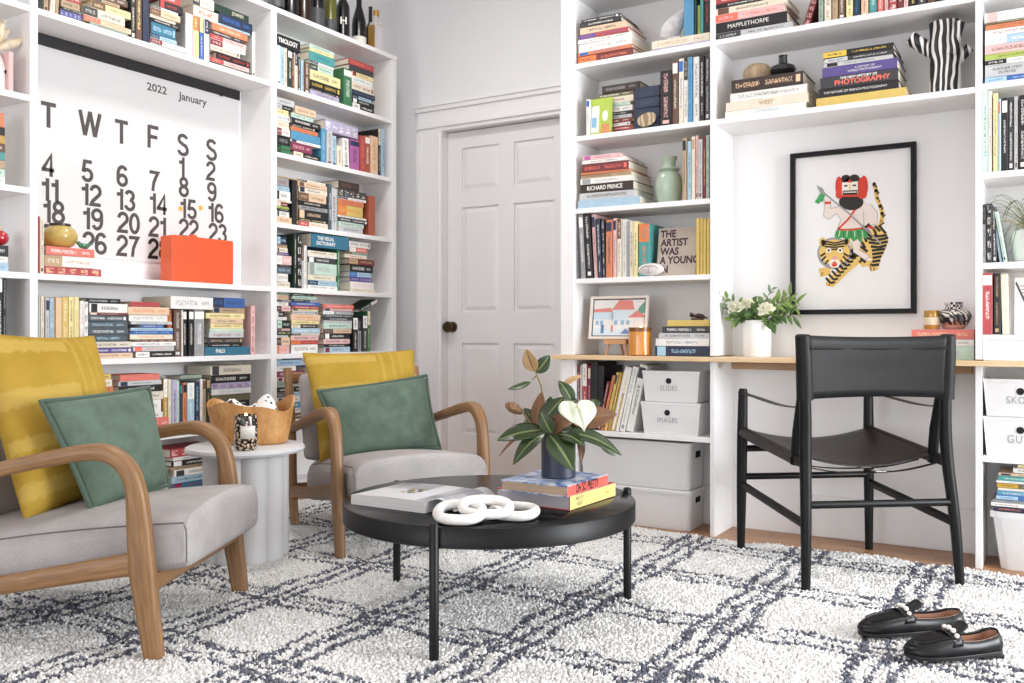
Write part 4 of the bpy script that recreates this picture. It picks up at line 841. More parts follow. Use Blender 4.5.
# easel picture
p0, p1 = place_R(588, 340, .05), place_R(646, 340, .05); zb_, zt_ = place_R(615, 339, .05).z, place_R(600, 296, .05).z; w = p1.x-p0.x; h = (zt_-zb_)/math.cos(math.radians(8))
TM = Matrix.Translation((p0.x, RY+.05, zb_)) @ Matrix.Rotation(math.radians(-8), 4, 'X')
t = thing('picture_frame', 'small pale framed picture of rooftops standing on a mini easel', 'picture', (p0.x, RY+.05, zb_)); t.rotation_euler = (math.radians(-8), 0, 0)
fr = .012
MB().bb((0, 0, 0), (w, .016, fr)).bb((0, 0, h-fr), (w, .016, h)).bb((0, 0, fr), (fr, .016, h-fr)).bb((w-fr, 0, fr), (w, .016, h-fr)).obj('frame', M('pale_ash', 'E9DDD2', .5), t, bevel=.0015)
q = MB(); F3 = frame_mat((0, .009, 0), (1, 0, 0), (0, 0, 1), (0, -1, 0))
q.prism([(fr, fr), (w-fr, fr), (w-fr, h-fr), (fr, h-fr)], -.002, 0, 1, F3)
def pp(l, mi, k): q.prism([(fr+.005+(w-2*fr-.01)*x, fr+.005+(h-2*fr-.01)*y) for x, y in l], 0, .0003*k, mi, F3)
pp([(0, 0), (1, 0), (1, 1), (0, 1)], 0, 1); pp([(0, .45), (.4, .45), (.4, .66), (0, .66)], 2, 2); pp([(0, .66), (.38, .66), (.34, .78), (0, .74)], 3, 3)
pp([(.36, .4), (.78, .4), (.78, .72), (.36, .72)], 4, 2); pp([(.36, .72), (.5, 1), (.76, .98), (.8, .72)], 3, 3); pp([(.68, .5), (1, .5), (1, .56), (.86, .7)], 3, 4); pp([(.68, .18), (1, .18), (1, .5), (.68, .5)], 0, 3)
pp([(.84, .6), (1, .62), (1, .95), (.9, .8)], 5, 3); pp([(.0, .0), (1, 0), (1, .16), (0, .2)], 4, 2)
for x in (.05, .14, .42, .55, .66): pp([(x, .3), (x+.06, .3), (x+.06, .42), (x, .42)], 6, 4)
pp([(.16, .06), (.22, .06), (.22, .3), (.16, .3)], 7, 5); pp([(.36, .1), (.4, .1), (.4, .28), (.36, .28)], 3, 5); pp([(.55, .05), (.75, .05), (.65, .2)], 7, 5)
q.obj('print', mset(M('print_cream', 'EAE6E2', .6), M('print_dark_border', '3A3E48', .6), M('print_pale_blue', 'CBDDE6', .6), M('print_roof', 'E08A80', .6), M('print_mist', 'D9E4EA', .6), M('print_green', '6FA58A', .6), M('print_window', '8FB2CC', .6), M('print_figure', '6E86B4', .6)), t, flip=False)
ea = thing('tabletop_easel', 'mini wooden easel on the desk under the rooftop picture', 'easel', (p0.x+w/2, RY+.05, ZD))
EW = wood('easel_wood', 'C08A5C', 'D9A878', (1, 8, 8)); hz = zb_-ZD
MB().bb((-.055, -.012, hz-.022), (.05, .02, hz-.002)).obj('ledge', EW, ea, bevel=.001)
for sx_ in (-1, 1): MB().tube([(sx_*.05, -.002, 0), (sx_*.04, .006, hz-.02)], .006, 8).obj('leg', EW, ea)
MB().tube([(0, .075, 0), (0, .03, hz)], .006, 8).obj('leg', EW, ea)
# amber jar on desk
p = place_R(639.5, 354, .03)
t = thing('candle_jar', 'amber glass candle jar with flame, left of the desk books', 'candle', (p.x, RY+.035, ZD+.0005))
AMB = NT('amber_glass'); AMB.b.inputs['Base Color'].default_value = (*lin('D08A35'), 1); AMB.b.inputs['Roughness'].default_value = .15; AMB.b.inputs['Coat Weight'].default_value = .5
MB().lathe([(0, 0), (.042, 0), (.050, .004), (.050, .116), (.0485, .122), (.046, .122), (.046, .1), (0, .098)], 36).obj('glass', AMB.m, t)
MB().ball((.004, 0, .112), .012, seg=12, rg=8, sq=(.7, .7, 1.2)).obj('flame', (lambda n: (setattr(n.b.inputs['Emission Strength'], 'default_value', 4), setattr(n.b.inputs['Emission Color'], 'default_value', (1, .75, .4, 1)), n.m)[2])(NT('candle_flame')), t)
MB().lathe([(.0503, .104), (.0506, .12), (.0503, .122)], 36, cap=False).obj('rim', M('amber_dark', '7A4A18', .3), t)
# dark lizard-like piece on the yellow book
p = place_R(699, 320, .05); zy = SR.z(680, 320, E_)
m = MB(); m.tube([(-.034, 0, .012), (-.028, 0, .018), (-.015, 0, .013), (.0, .004, .014), (.018, 0, .012), (.034, -.004, .005), (.044, -.004, .004)], [.006, .01, .006, .011, .009, .004, .002], 12)
o = m.obj('animal_figurine', M('dark_carving', '3A1C16', .4, var=.1)); o.location = (p.x-.008, RY+.06, zy+.004); tag(o, 'small dark reddish carved figurine on the yellow book', 'figurine')
MB().tube([(-.03, -.004, .02), (-.034, -.004, .03)], [.003, .001], 6).obj('ear', M('dark_carving', '3A1C16', .4), o)
MB().bb((-.03, -.006, -.004), (.025, .006, .004)).obj('base', M('dark_carving', '3A1C16', .4), o, bevel=.002)

# ---- black bulb vase and wooden pot on the cream stack
p = place_R(783, 74, .09)
turn('vase', 'black bulb vase with short neck on the cream stack', 'vase', (p.x, RY+.09, CREAM_Z+.003), [(0, 0), (.03, 0), (.047, .014), (.053, .028), (.047, .043), (.028, .054), (.0175, .058), (.0165, .085), (.019, .088), (.014, .088), (.013, .06), (0, .058)], M('black_gloss', '18171A', .12, coat=.6))
p = place_R(757, 78, .12)
turn('wooden_pot', 'rounded pale wooden pot left of the black bulb vase', 'pot', (p.x, RY+.13, CREAM_Z+.003), [(0, 0), (.046, 0), (.057, .014), (.06, .04), (.055, .062), (.04, .075), (.032, .078), (.028, .07), (0, .06)], wood('turned_wood', '9C8468', 'C4AE90', (6, 6, 1), .5))
# ---- striped log vase
def zebra():
    t = NT('zebra_stripes'); w = t.add('ShaderNodeTexWave'); w.bands_direction = 'X'; w.inputs['Scale'].default_value = 11.5; w.inputs['Distortion'].default_value = 5.2; w.inputs['Detail Roughness'].default_value = .3; w.inputs['Detail'].default_value = 1.2; w.inputs['Detail Scale'].default_value = 1.1
    t.link(t.coords('Object', (1.25, 1.25, .85)), w.inputs['Vector']); t.base(t.ramp(w.outputs['Fac'], [(.62, lin('1E1D21')), (.66, lin('E9E7E4'))])); t.b.inputs['Roughness'].default_value = .35; return t.m
ZB = zebra(); p = place_R(945, 88, .10); zb0 = 1.7185
t = thing('vase', 'black and white striped log shaped vase with three branch stubs', 'vase', (p.x, RY+.105, zb0))
MB().lathe([(0, 0), (.055, 0), (.056, .01), (.053, .09), (.052, .16), (.054, .22), (.055, .268), (.056, .275), (.049, .275), (.046, .2), (0, .19)], 40, f=lambda a, z: 1+.025*math.sin(3*a+z*9)).obj('trunk', ZB, t)
def stub(a, b, r0, r1): MB().tube([a, Vector(a).lerp(Vector(b), .5), b], [r0, (r0+r1)/2, r1], 18).obj('branch_stub', ZB, t)
stub((-.03, 0, .165), (-.118, -.015, .235), .026, .026); stub((.022, -.035, .15), (.056, -.062, .255), .02, .018); stub((.03, .02, .13), (.082, .01, .175), .022, .018)

# ---- framed print
FY = RB-.012-.002
cs = [onY(790, 154, FY-.024), onY(916, 141, FY-.024), onY(916, 314, FY-.024), onY(790, 314, FY-.024)]
fx0, fx1 = (cs[0].x+cs[3].x)/2, (cs[1].x+cs[2].x)/2; fz0, fz1 = (cs[2].z+cs[3].z)/2, (cs[0].z+cs[1].z)/2
t = thing('framed_print', 'black framed print of a spear bearing rider on a striped tiger', 'picture', (fx0, FY, fz0))
w, h = fx1-fx0, fz1-fz0; fr = .0195
MB().bb((0, -.026, 0), (w, 0, fr)).bb((0, -.026, h-fr), (w, 0, h)).bb((0, -.026, fr), (fr, 0, h-fr)).bb((w-fr, -.026, fr), (w, 0, h-fr)).obj('frame', M('black_frame', '0F0E10', .5, spec=.25), t, bevel=.0015)
MB().bb((fr, -.008, fr), (w-fr, -.002, h-fr)).obj('paper', M('print_paper', 'EDECEB', .6, var=.01), t)
art = MB(); AY = FY-.0085
def A(pts, mi, lay=1):
    P = [onY(800+x/4.88, 160+y/4.88, AY-.00025*lay) for x, y in pts]
    flat(art, [(q.x-fx0, q.y-FY, q.z-fz0) for q in P], mi)
def ell(cx, cy, rx, ry, n=20, a0=0, a1=2*PI): return [(cx+rx*math.cos(a0+(a1-a0)*k/(n-(a1-a0 < 6.2))), cy+ry*math.sin(a0+(a1-a0)*k/(n-(a1-a0 < 6.2)))) for k in range(n)]
def line(pts, wd, mi, lay):
    for (x0, y0), (x1, y1) in zip(pts, pts[1:]):
        dx, dy = x1-x0, y1-y0; l = math.hypot(dx, dy) or 1; nx, ny = -dy/l*wd/2, dx/l*wd/2
        A([(x0+nx, y0+ny), (x1+nx, y1+ny), (x1-nx, y1-ny), (x0-nx, y0-ny)], mi, lay)
YE, BKK, RE, GN, SKN, GRY, WT, PKK = range(8)
# tiger: tail, haunch, back leg, body, fore legs, head
tail = [(362, 120), (372, 150), (376, 190), (392, 225), (402, 262), (398, 300), (385, 335)]
for q in range(len(tail)-1): line([tail[q], tail[q+1]], 20, YE, 1); line([tuple(.5*(a+b) for a, b in zip(tail[q], tail[q+1])), (tail[q][0]+14, tail[q][1]+6)], 7, BKK, 2); A(ell(*tail[q], 10, 10, 10), YE, 1)
A(ell(362, 118, 9, 10, 10), BKK, 2)
A([(300, 330), (340, 310), (390, 318), (425, 355), (432, 400), (415, 440), (395, 480), (380, 535), (345, 545), (335, 520), (355, 490), (330, 470), (290, 470), (250, 480), (235, 440), (260, 390)], YE, 2)
A([(250, 440), (300, 455), (310, 490), (245, 540), (185, 600), (160, 620), (125, 612), (130, 585), (160, 560), (200, 520)], YE, 2)
A([(90, 530), (150, 520), (150, 560), (100, 572)], YE, 2); A([(285, 490), (350, 490), (350, 515), (300, 522)], YE, 2)
for l in ([(305, 322), (340, 356), (350, 380)], [(330, 312), (365, 345), (372, 372)], [(355, 312), (392, 348)], [(385, 318), (418, 358)], [(312, 350), (345, 372), (390, 372), (424, 366)], [(322, 378), (360, 392), (405, 386), (430, 378)], [(335, 402), (380, 408), (428, 398)], [(345, 422), (385, 426), (422, 416)], [(350, 442), (415, 434)], [(352, 460), (408, 452)], [(354, 478), (398, 470)], [(352, 496), (392, 490)], [(348, 514), (386, 510)],
  [(280, 352), (315, 372), (325, 400)], [(268, 382), (302, 400), (318, 430)], [(258, 412), (300, 424), (330, 448)], [(252, 436), (290, 446), (322, 470)], [(300, 448), (335, 475)], [(295, 478), (320, 500)]): line(l, 13, BKK, 3)
line([(345, 540), (345, 520)], 4, BKK, 4); line([(362, 542), (362, 524)], 4, BKK, 4); line([(140, 615), (148, 596)], 4, BKK, 4); line([(105, 565), (112, 548)], 4, BKK, 4)
for k in range(9): x, y = 260-15*k, 455+17*k; line([(x-14, y-16), (x+10, y+10), (x+30, y+4)], 11, BKK, 3)
A(ell(168, 455, 84, 78, 28), GRY, 3); A(ell(168, 450, 74, 62, 28), YE, 4); A(ell(110, 400, 18, 22, 12), YE, 4); A(ell(228, 395, 18, 22, 12), YE, 4); A(ell(112, 402, 10, 14, 12), BKK, 5); A(ell(228, 398, 10, 14, 12), BKK, 5)
for k in range(4): line([(108+6*k, 394+14*k), (168, 406+10*k), (228-6*k, 392+14*k)], 8, BKK, 5)
for s_ in (-1, 1): A(ell(168+s_*28, 441, 14, 12, 14), WT, 6); A(ell(168+s_*28, 441, 6, 6, 10), BKK, 7); line([(168+s_*45, 455), (168+s_*68, 470)], 10, BKK, 5); line([(168+s_*42, 470), (168+s_*62, 492)], 9, BKK, 5); line([(168+s_*30, 488), (168+s_*46, 508)], 8, BKK, 5)
A([(152, 440), (184, 440), (180, 475), (156, 475)], YE, 6); A(ell(168, 478, 13, 10, 12), PKK, 7); A(ell(168, 505, 26, 22, 18), WT, 6); A(ell(168, 508, 15, 13, 14), RE, 7); A([(158, 500), (163, 500), (160, 512)], WT, 8); A([(173, 500), (178, 500), (176, 512)], WT, 8)
# rider
A([(190, 225), (310, 205), (345, 235), (360, 330), (330, 350), (180, 340), (200, 290), (180, 260), (140, 290), (115, 275), (122, 190), (150, 195), (150, 240)], SKN, 2)
A([(310, 205), (350, 215), (380, 260), (375, 310), (350, 345), (325, 335), (345, 290), (310, 250)], SKN, 3)
A([(250, 400), (300, 370), (290, 440), (340, 470), (320, 490), (260, 450)], SKN, 4)
A([(175, 345), (205, 338), (300, 330), (330, 360), (325, 385), (305, 375), (300, 410), (280, 385), (262, 400), (245, 380), (225, 395), (208, 378), (185, 385), (168, 372)], GN, 5)
for k in range(7): line([(195+18*k, 345), (190+20*k, 378)], 3, BKK, 6) if k % 2 else line([(195+18*k, 345), (188+20*k, 376)], 3, WT, 6)
line([(272, 238), (235, 290), (183, 340)], 9, RE, 6); line([(183, 338), (250, 342), (310, 330)], 8, RE, 6); line([(120, 210), (150, 208)], 12, RE, 6); line([(330, 325), (362, 335)], 11, RE, 6)
A(ell(250, 205, 60, 40, 24), BKK, 6)
A([(178, 90), (325, 85), (325, 180), (180, 180)], RE, 7); A(ell(190, 130, 18, 50, 18), RE, 8); A(ell(312, 128, 20, 52, 18), RE, 8); A(ell(192, 168, 18, 22, 14), RE, 9); A(ell(303, 168, 24, 22, 14), RE, 9)
A(ell(225, 92, 24, 20, 16), BKK, 7); A(ell(266, 90, 24, 20, 16), BKK, 10); A([(205, 110), (282, 104), (282, 168), (205, 170)], WT, 11)
A([(208, 150), (280, 146), (280, 168), (208, 170)], BKK, 12); line([(212, 158), (276, 156)], 5, WT, 13); A([(232, 110), (242, 90), (252, 110)], RE, 12); line([(215, 126), (232, 126)], 8, BKK, 12); line([(256, 124), (274, 124)], 8, BKK, 12); line([(243, 118), (243, 144)], 6, YE, 12)
for l in ([(122, 192), (115, 275), (140, 290), (180, 260)], [(150, 195), (150, 238), (190, 226)], [(180, 262), (200, 290), (183, 338)], [(310, 250), (312, 330)], [(345, 215), (380, 260), (375, 310), (352, 342)], [(250, 402), (262, 450), (318, 488), (340, 470), (292, 438), (300, 375)]): line(l, 2.5, GRY, 6)
line([(110, 155), (240, 262), (395, 408)], 8, GRY, 7); A([(80, 122), (112, 138), (122, 165), (98, 160)], GRY, 8); A([(100, 160), (122, 170), (112, 205), (100, 200), (92, 215), (72, 205), (85, 185)], GN, 8)
art.obj('artwork', mset(M('art_yellow', 'E6C06C', .7), M('art_black', '2B2624', .7), M('art_red', 'D4402F', .7), M('art_green', '3F9A55', .7), M('art_skin', 'EADCD2', .7), M('art_grey', '9C9A9C', .7), M('art_white', 'F0EAE0', .7), M('art_pink', 'E0A09A', .7)), t, flip=False)
# ---- desk vase with greenery
def leaf_mesh(m, base, tip, width, normal, bend=.15, mi=0, n=8, fold=.18, vein=None):
    """pointed leaf blade from base to tip, curved along normal"""
    base = Vector(base); tip = Vector(tip); ax = tip-base; L = ax.length; ax.normalize(); nn = Vector(normal); nn = (nn-ax*nn.dot(ax)).normalized(); sd = ax.cross(nn)
    b0 = len(m.v); C_ = (-1, -.5, 0, .5, 1) if vein is None else (-1, -.55, -.03, .03, .55, 1); K = len(C_)
    for i in range(n+1):
        u = i/n; wd = width*.5*(math.sin(PI*u**.85)**.8 if 0 < u < 1 else .02); c = base+ax*(L*u)+nn*(bend*L*math.sin(PI*u)*.5 - bend*L*u*u*.4)
        for k, q in enumerate(C_): m.v.append(tuple(c+sd*(wd*q)+nn*(fold*wd*abs(q))))
    for i in range(n):
        for k in range(K-1): m.face((b0+i*K+k, b0+(i+1)*K+k, b0+(i+1)*K+k+1, b0+i*K+k+1), vein if vein is not None and k == 2 else mi, smooth=True)
def solid(o, th):
    s = o.modifiers.new('thickness', 'SOLIDIFY'); s.thickness = th; s.offset = 0
p = place_R(757, 355, .14)
t = thing('flower_vase', 'white cylinder vase of leafy greenery and cream blooms on the desk', 'vase', (p.x, RY+.14, ZD))
MB().lathe([(0, 0), (.056, 0), (.058, .004), (.058, .15), (.055, .152), (.052, .15), (.052, .06), (0, .06)], 40).obj('vase_body', M('white_ceramic', 'EFEEEC', .3, var=.01), t, ang=50)
LF1 = M('leaf_fresh', '6E8A40', .5, var=.25, scale=40); LF2 = M('leaf_grey_green', '7C8F72', .55, var=.2, scale=40); LF3 = M('leaf_deep', '4C6A34', .5, var=.2, scale=40)
rnd = random.Random(5)
fol = MB()
def sprig(end, nl, mi, ll, lw, start=(0, 0, .13)):
    s = Vector(start); e = Vector(end); mid = s.lerp(e, .5)+Vector((0, 0, .035)); pts = [s.lerp(mid, q).lerp(mid.lerp(e, q), q) for q in [i/8 for i in range(9)]]
    fol.tube(pts, [.0022-.0015*i/8 for i in range(9)], 6, 3)
    for k in range(nl):
        q = .25+.75*k/max(1, nl-1); i = min(7, int(q*8)); b = pts[i].lerp(pts[i+1], q*8-i); d = (pts[i+1]-pts[i]).normalized(); sdv = d.cross(Vector((rnd.uniform(-.4, .4), -1, rnd.uniform(-.3, .6)))).normalized()*(1 if k % 2 else -1)
        dr = (d*rnd.uniform(.5, 1)+sdv*rnd.uniform(.6, 1.1)+Vector((0, rnd.uniform(-.4, .2), rnd.uniform(-.2, .2)))).normalized()
        leaf_mesh(fol, b, b+dr*ll*rnd.uniform(.7, 1.15), lw*rnd.uniform(.8, 1.2), (rnd.uniform(-.3, .3), -.8, .6), .2, mi, 6)
for e, n_, mi, ll, lw in (((-.15, -.06, .205), 9, 1, .042, .016), ((-.125, -.04, .25), 9, 0, .04, .014), ((-.10, .02, .18), 8, 1, .045, .02), ((-.06, -.06, .17), 8, 2, .05, .022), ((0, -.06, .18), 9, 2, .05, .024), ((.05, -.06, .165), 9, 0, .05, .02),
    ((.12, -.03, .23), 10, 0, .06, .018), ((.165, -.01, .22), 9, 0, .06, .015), ((.155, -.03, .165), 10, 2, .055, .018), ((.09, -.05, .135), 8, 2, .05, .018), ((.06, 0, .275), 8, 1, .035, .012), ((.02, .03, .23), 8, 0, .045, .02), ((-.03, .03, .22), 8, 2, .045, .02), ((-.15, -.09, .26), 4, 1, .02, .014), ((.13, .03, .25), 9, 0, .055, .014), ((-.09, -.05, .15), 8, 0, .045, .02)): sprig(e, n_, mi, ll, lw)
fol.v = [(max(v[0], PX[3]+.006-p.x), min(v[1], RB-.06-RY-.14), v[2]) for v in fol.v]
o = fol.obj('foliage', mset(LF1, LF2, LF3, M('stem_green', '5C6E3A', .6)), t, flip=False); solid(o, .0006)
ROSE = M('cream_rose', 'EDEBD6', .6, var=.06, scale=40)
def rose(c, r):
    m = MB()
    for k in range(22):
        q = k/22; a = k*2.4; rr = r*(.18+.8*q); up_ = .9-.75*q
        cen = Vector((math.cos(a)*rr*.55, math.sin(a)*rr*.55, r*(.55-.5*q))); out = Vector((math.cos(a), math.sin(a), 0)); sd_ = Vector((-math.sin(a), math.cos(a), 0))
        m.grid(5, 5, lambda u, v: cen + sd_*(u-.5)*r*(.7+.5*q)*math.sin(PI*(.25+.6*v))+ (out*(1-up_)+Vector((0, 0, up_)))*(v*r*.75) + out*(r*.18*((u-.5)*2)**2*-1+ .15*r*v*v))
    m.ball((0, 0, r*.1), r*.5, seg=12, rg=8)
    o = m.obj('rose_bloom', ROSE, t, mat=Matrix.Translation(c) @ Matrix.Rotation(.9, 4, 'X')); solid(o, .0005)
rose(Vector((-.075, -.045, .2)), .032); rose(Vector((.055, -.06, .19)), .032); rose(Vector((-.035, -.02, .215)), .028)

# ---- jar and patterned pot on the red book
p = place_R(931, 330, .06)
t = thing('candle_jar', 'small amber jar with gold lid on the red book beside the patterned pot', 'candle', (p.x, RY+.08, PAIR_Z+.0008))
MB().lathe([(0, 0), (.026, 0), (.0275, .003), (.0275, .052), (0, .052)], 32).obj('glass', M('amber_jar', 'B98A3E', .2, coat=.4, var=.1), t)
MB().lathe([(.0277, .016), (.028, .018), (.028, .042), (.0277, .044)], 32, cap=False).obj('paper_label', M('label_gold', 'E2D2B4', .6), t)
MB().lathe([(0, .052), (.0265, .052), (.0265, .068), (.025, .07), (0, .07)], 32).obj('lid', M('brass_lid', 'B08A48', .3, .7), t)
def pueblo():
    m = NT('pueblo_pattern'); v = m.coords('Object', (1, 1, 1)); w = m.add('ShaderNodeTexWave'); w.bands_direction = 'DIAGONAL'; w.inputs['Scale'].default_value = 26; w.inputs['Distortion'].default_value = 9; m.link(v, w.inputs['Vector'])
    vo = m.add('ShaderNodeTexVoronoi'); vo.inputs['Scale'].default_value = 34; m.link(v, vo.inputs['Vector'])
    s = m.add('ShaderNodeSeparateColor'); m.link(vo.outputs['Color'], s.inputs[0])
    c = m.ramp(s.outputs[0], [(.3, lin('E4DCD2')), (.32, lin('B98468')), (.55, lin('B98468')), (.57, lin('6A6A6C'))]); c = m.mix(m.math('GREATER_THAN', w.outputs['Fac'], .62), c, lin('2A2526'))
    m.base(c); m.b.inputs['Roughness'].default_value = .4; return m.m
p = place_R(953.5, 330, .1)
t = turn('patterned_pot', 'painted pottery jar with black and rust geometric pattern on the red book', 'pot', (p.x, RY+.11, PAIR_Z+.0008), [(0, 0), (.03, 0), (.036, .004), (.05, .022), (.06, .042), (.061, .052), (.052, .066), (.036, .074), (.03, .075), (.028, .066), (0, .06)], pueblo())
def checks():
    m = NT('check_rim'); b = m.add('ShaderNodeTexChecker'); b.inputs['Scale'].default_value = 110; b.inputs['Color1'].default_value = (*lin('2A2728'), 1); b.inputs['Color2'].default_value = (*lin('E6E0DA'), 1); m.link(m.coords('Object'), b.inputs['Vector']); m.base(b.outputs[0]); return m.m
MB().lathe([(.031, .074), (.029, .084), (.033, .1), (.029, .1), (.026, .08)], 36, cap=False).obj('neck', checks(), t)
MB().lathe([(.0305, 0.0002), (.0365, .004), (.045, .0148), (.0445, .0152)], 36, cap=False).obj('base_band', M('pot_pink', 'D9B7A8', .5), t)

# ---- right desk bay: flat white case, leaning magazine, grassy plant
x0 = place_R(981.8+.8, 340, .0).x
t = thing('flat_case', 'flat white lidded case on the desk carrying the red book row', 'box', (x0, RY+.012, ZD))
MB().bb((0, 0, 0), (.33, .22, .0735)).obj('base_tray', M('white_plastic', 'ECEBEA', .4, var=.01), t, bevel=.003)
MB().bb((-.0015, -.004, .0735), (.331, .222, .0925)).obj('lid', M('white_plastic', 'ECEBEA', .4), t, bevel=.003)
o, w, h = cover_book('magazine', 'pale magazine with dark lined cover leaning on the flat white case', 1014, 1064, 277, .8345, .05, .006, 8, M('magazine_white', 'E4E2E2', .4))
q = MB(); F3 = frame_mat((0, -.0006, 0), (1, 0, 0), (0, 0, 1), (0, -1, 0))
q.prism([(w*.02, h*.9), (w*.05, h*.93), (w*.52, h*.05), (w*.49, h*.02)], 0, .0003, 0, F3)
for k in range(5): q.prism([(w*(.12+.02*k), h*(.86-.06*k)), (w*.5, h*(.86-.06*k)), (w*.5, h*(.84-.06*k)), (w*(.12+.02*k), h*(.84-.06*k))], 0, .0003, 1, F3)
q.obj('cover_print', mset(M('print_dark', '3E3C40', .6), M('print_taupe', '9A8F88', .6)), o, flip=False)
x1 = place_R(1034, 262, .1).x
t = thing('potted_plant', 'wispy grass plant in a pale pot at the right desk bay edge', 'plant', (x1, RY+.12, 1.0895))
MB().lathe([(0, 0), (.055, 0), (.066, .01), (.075, .1), (.072, .115), (.066, .115), (.066, .1), (0, .095)], 36).obj('pot', M('pale_pot', 'E6E4E2', .4), t)
gb = MB(); rnd = random.Random(11)
for k in range(46):
    a = rnd.uniform(PI*.45, PI*1.75) if k < 34 else rnd.uniform(0, 2*PI); R_ = rnd.uniform(.09, .24) if math.cos(a) < 0 else rnd.uniform(.07, .18); H_ = rnd.uniform(.05, .19); dr = rnd.uniform(.0, .16)
    yf = .5 if math.sin(a) > 0 else .9
    pts = [(math.cos(a)*R_*q, math.sin(a)*R_*q*yf, .1+H_*math.sin(PI*min(1, q*.62))*1.0-dr*q**3) for q in [i/9 for i in range(10)]]
    gb.tube(pts, [.0044-.0038*i/9 for i in range(10)], 5, k % 3, flat=(.35, 1))
gb.v = [(max(v[0], PX[5]+.006-x1), min(v[1], RB-.02-RY-.12), min(v[2], .29)) for v in gb.v]
gb.obj('grass_blades', mset(M('grass_olive', '7E8250', .6), M('grass_green', '6C7A46', .6), M('grass_straw', 'A8925E', .6)), t, flip=False)

# ---- storage boxes under the desk
WPL = M('box_white', 'E0DFDF', .45, var=.012, scale=5)
HOLE_SHADE = M('hole_shade', '101012', .8)  # near-black colour stands in for the shade inside holes and slots
def lidbox(name, label, xl, xr, yf, z0, z1, dep, taper, txt, tcol, hx=.5, group='white label boxes under the desk', ts=.03, tx_=None):
    """tapered open box with rolled rim; finger hole in the front"""
    w = xr-xl; h = z1-z0; t = thing(name, label, 'box', ((xl+xr)/2, yf, z0), 0, group); m = MB(); th = .004; hw = w/2
    def ring(s, z, ins): return [(-hw+s+ins, s*.6+ins, z), (hw-s-ins, s*.6+ins, z), (hw-s-ins, dep-s*.6-ins, z), (-hw+s+ins, dep-s*.6-ins, z)]
    m.rings([ring(taper, 0, 0), ring(0, h-.012, 0), ring(-.002, h-.012, 0), ring(-.002, h, 0), ring(0, h, th), ring(taper, .006, th)], smooth=False)
    m.obj('box_body', WPL, t, bevel=.003)
    if txt:
        F4 = Matrix.Translation((-hw+w*hx, taper*.6*.3-.001, h*.68)) @ Matrix.Rotation(PI/2, 4, 'X')
        MB().lathe([(.0, 0), (.0125, 0), (.0125, .001), (0, .001)], 24).obj('finger_hole_shade', HOLE_SHADE, t, mat=F4)
        F4 = Matrix.Translation((-hw+w*(tx_ or hx), taper*.6*.5-.0012, h*.44)) @ Matrix.Rotation(PI/2+.02, 4, 'X')
        add_text(MB(), txt, ts, F4, sx=.8, space=1.15).obj('stamped_label', M('print_'+tcol, PAL[tcol][0], .6), t, flip=False)
    return t
yb = RY+.012
def zR(px, py, d=.012): return place_R(px, py, d).z
def xR(px, d=.012): return place_R(px, 300, d).x
zmid = zR(670, 402.3)
lidbox('storage_box', 'upper white box with finger hole on the shelf under the desk left', xR(642.5), xR(699), yb, zmid, zR(670, 371), .22, .010, 'SLIDES', 'gy', .47)
lidbox('storage_box', 'lower white box with finger hole on the shelf under the desk left', xR(641), xR(700), yb, .4085, zmid-.001, .22, .012, 'IMAGES', 'gy', .45)
zmid = zR(1000, 416.5)
lidbox('storage_box', 'upper white box with finger hole under the desk at right', xR(983.4), xR(1062), yb, zmid, zR(1000, 379), .22, .010, 'SKOOL', 'gy', .48, tx_=.51, ts=.036)
lidbox('storage_box', 'lower white box with finger hole under the desk at right', xR(983.4), xR(1062), yb, .4045, zmid-.001, .22, .010, 'GUTS', 'gy', .48, tx_=.49, ts=.04)
def bigbox(label, z0, z1):
    xl, xr = xR(578.5, .03), xR(691, .03); w = xr-xl; h = z1-z0
    t = thing('storage_box', label, 'box', ((xl+xr)/2, RY+.028, z0), 0, 'large white boxes on the floor under the desk'); m = MB(); hw = w/2; dep = .20
    def rr(z, ins, rd=.02):
        out = []
        for cx_, cy_, a0 in ((hw-ins-rd, dep-ins-rd, 0), (-hw+ins+rd, dep-ins-rd, PI/2), (-hw+ins+rd, ins+rd, PI), (hw-ins-rd, ins+rd, 1.5*PI)):
            out += [(cx_+rd*math.cos(a0+k*PI/10), cy_+rd*math.sin(a0+k*PI/10), z) for k in range(6)]
        return out
    m.rings([rr(0, .012), rr(h-.016, .004), rr(h-.016, 0), rr(h-.004, 0), rr(h, .003), rr(h, .008), rr(.006, .018)]); m.obj('box_body', WPL, t, ang=30)
    for s_ in (-1, 1):
        MB().bb((s_*(hw-.0065), dep*.36, h*.66), (s_*(hw-.0035), dep*.64, h*.80)).obj('handle_slot_shade', HOLE_SHADE, t, bevel=.001)
    return t
zb1 = zR(640, 487, .03)
bigbox('large white bin upper of the stacked pair under the desk left', zb1, zR(640, 439.5, .03)-.004)
bigbox('large white bin on the floor below another white bin', .001, zb1-.001)
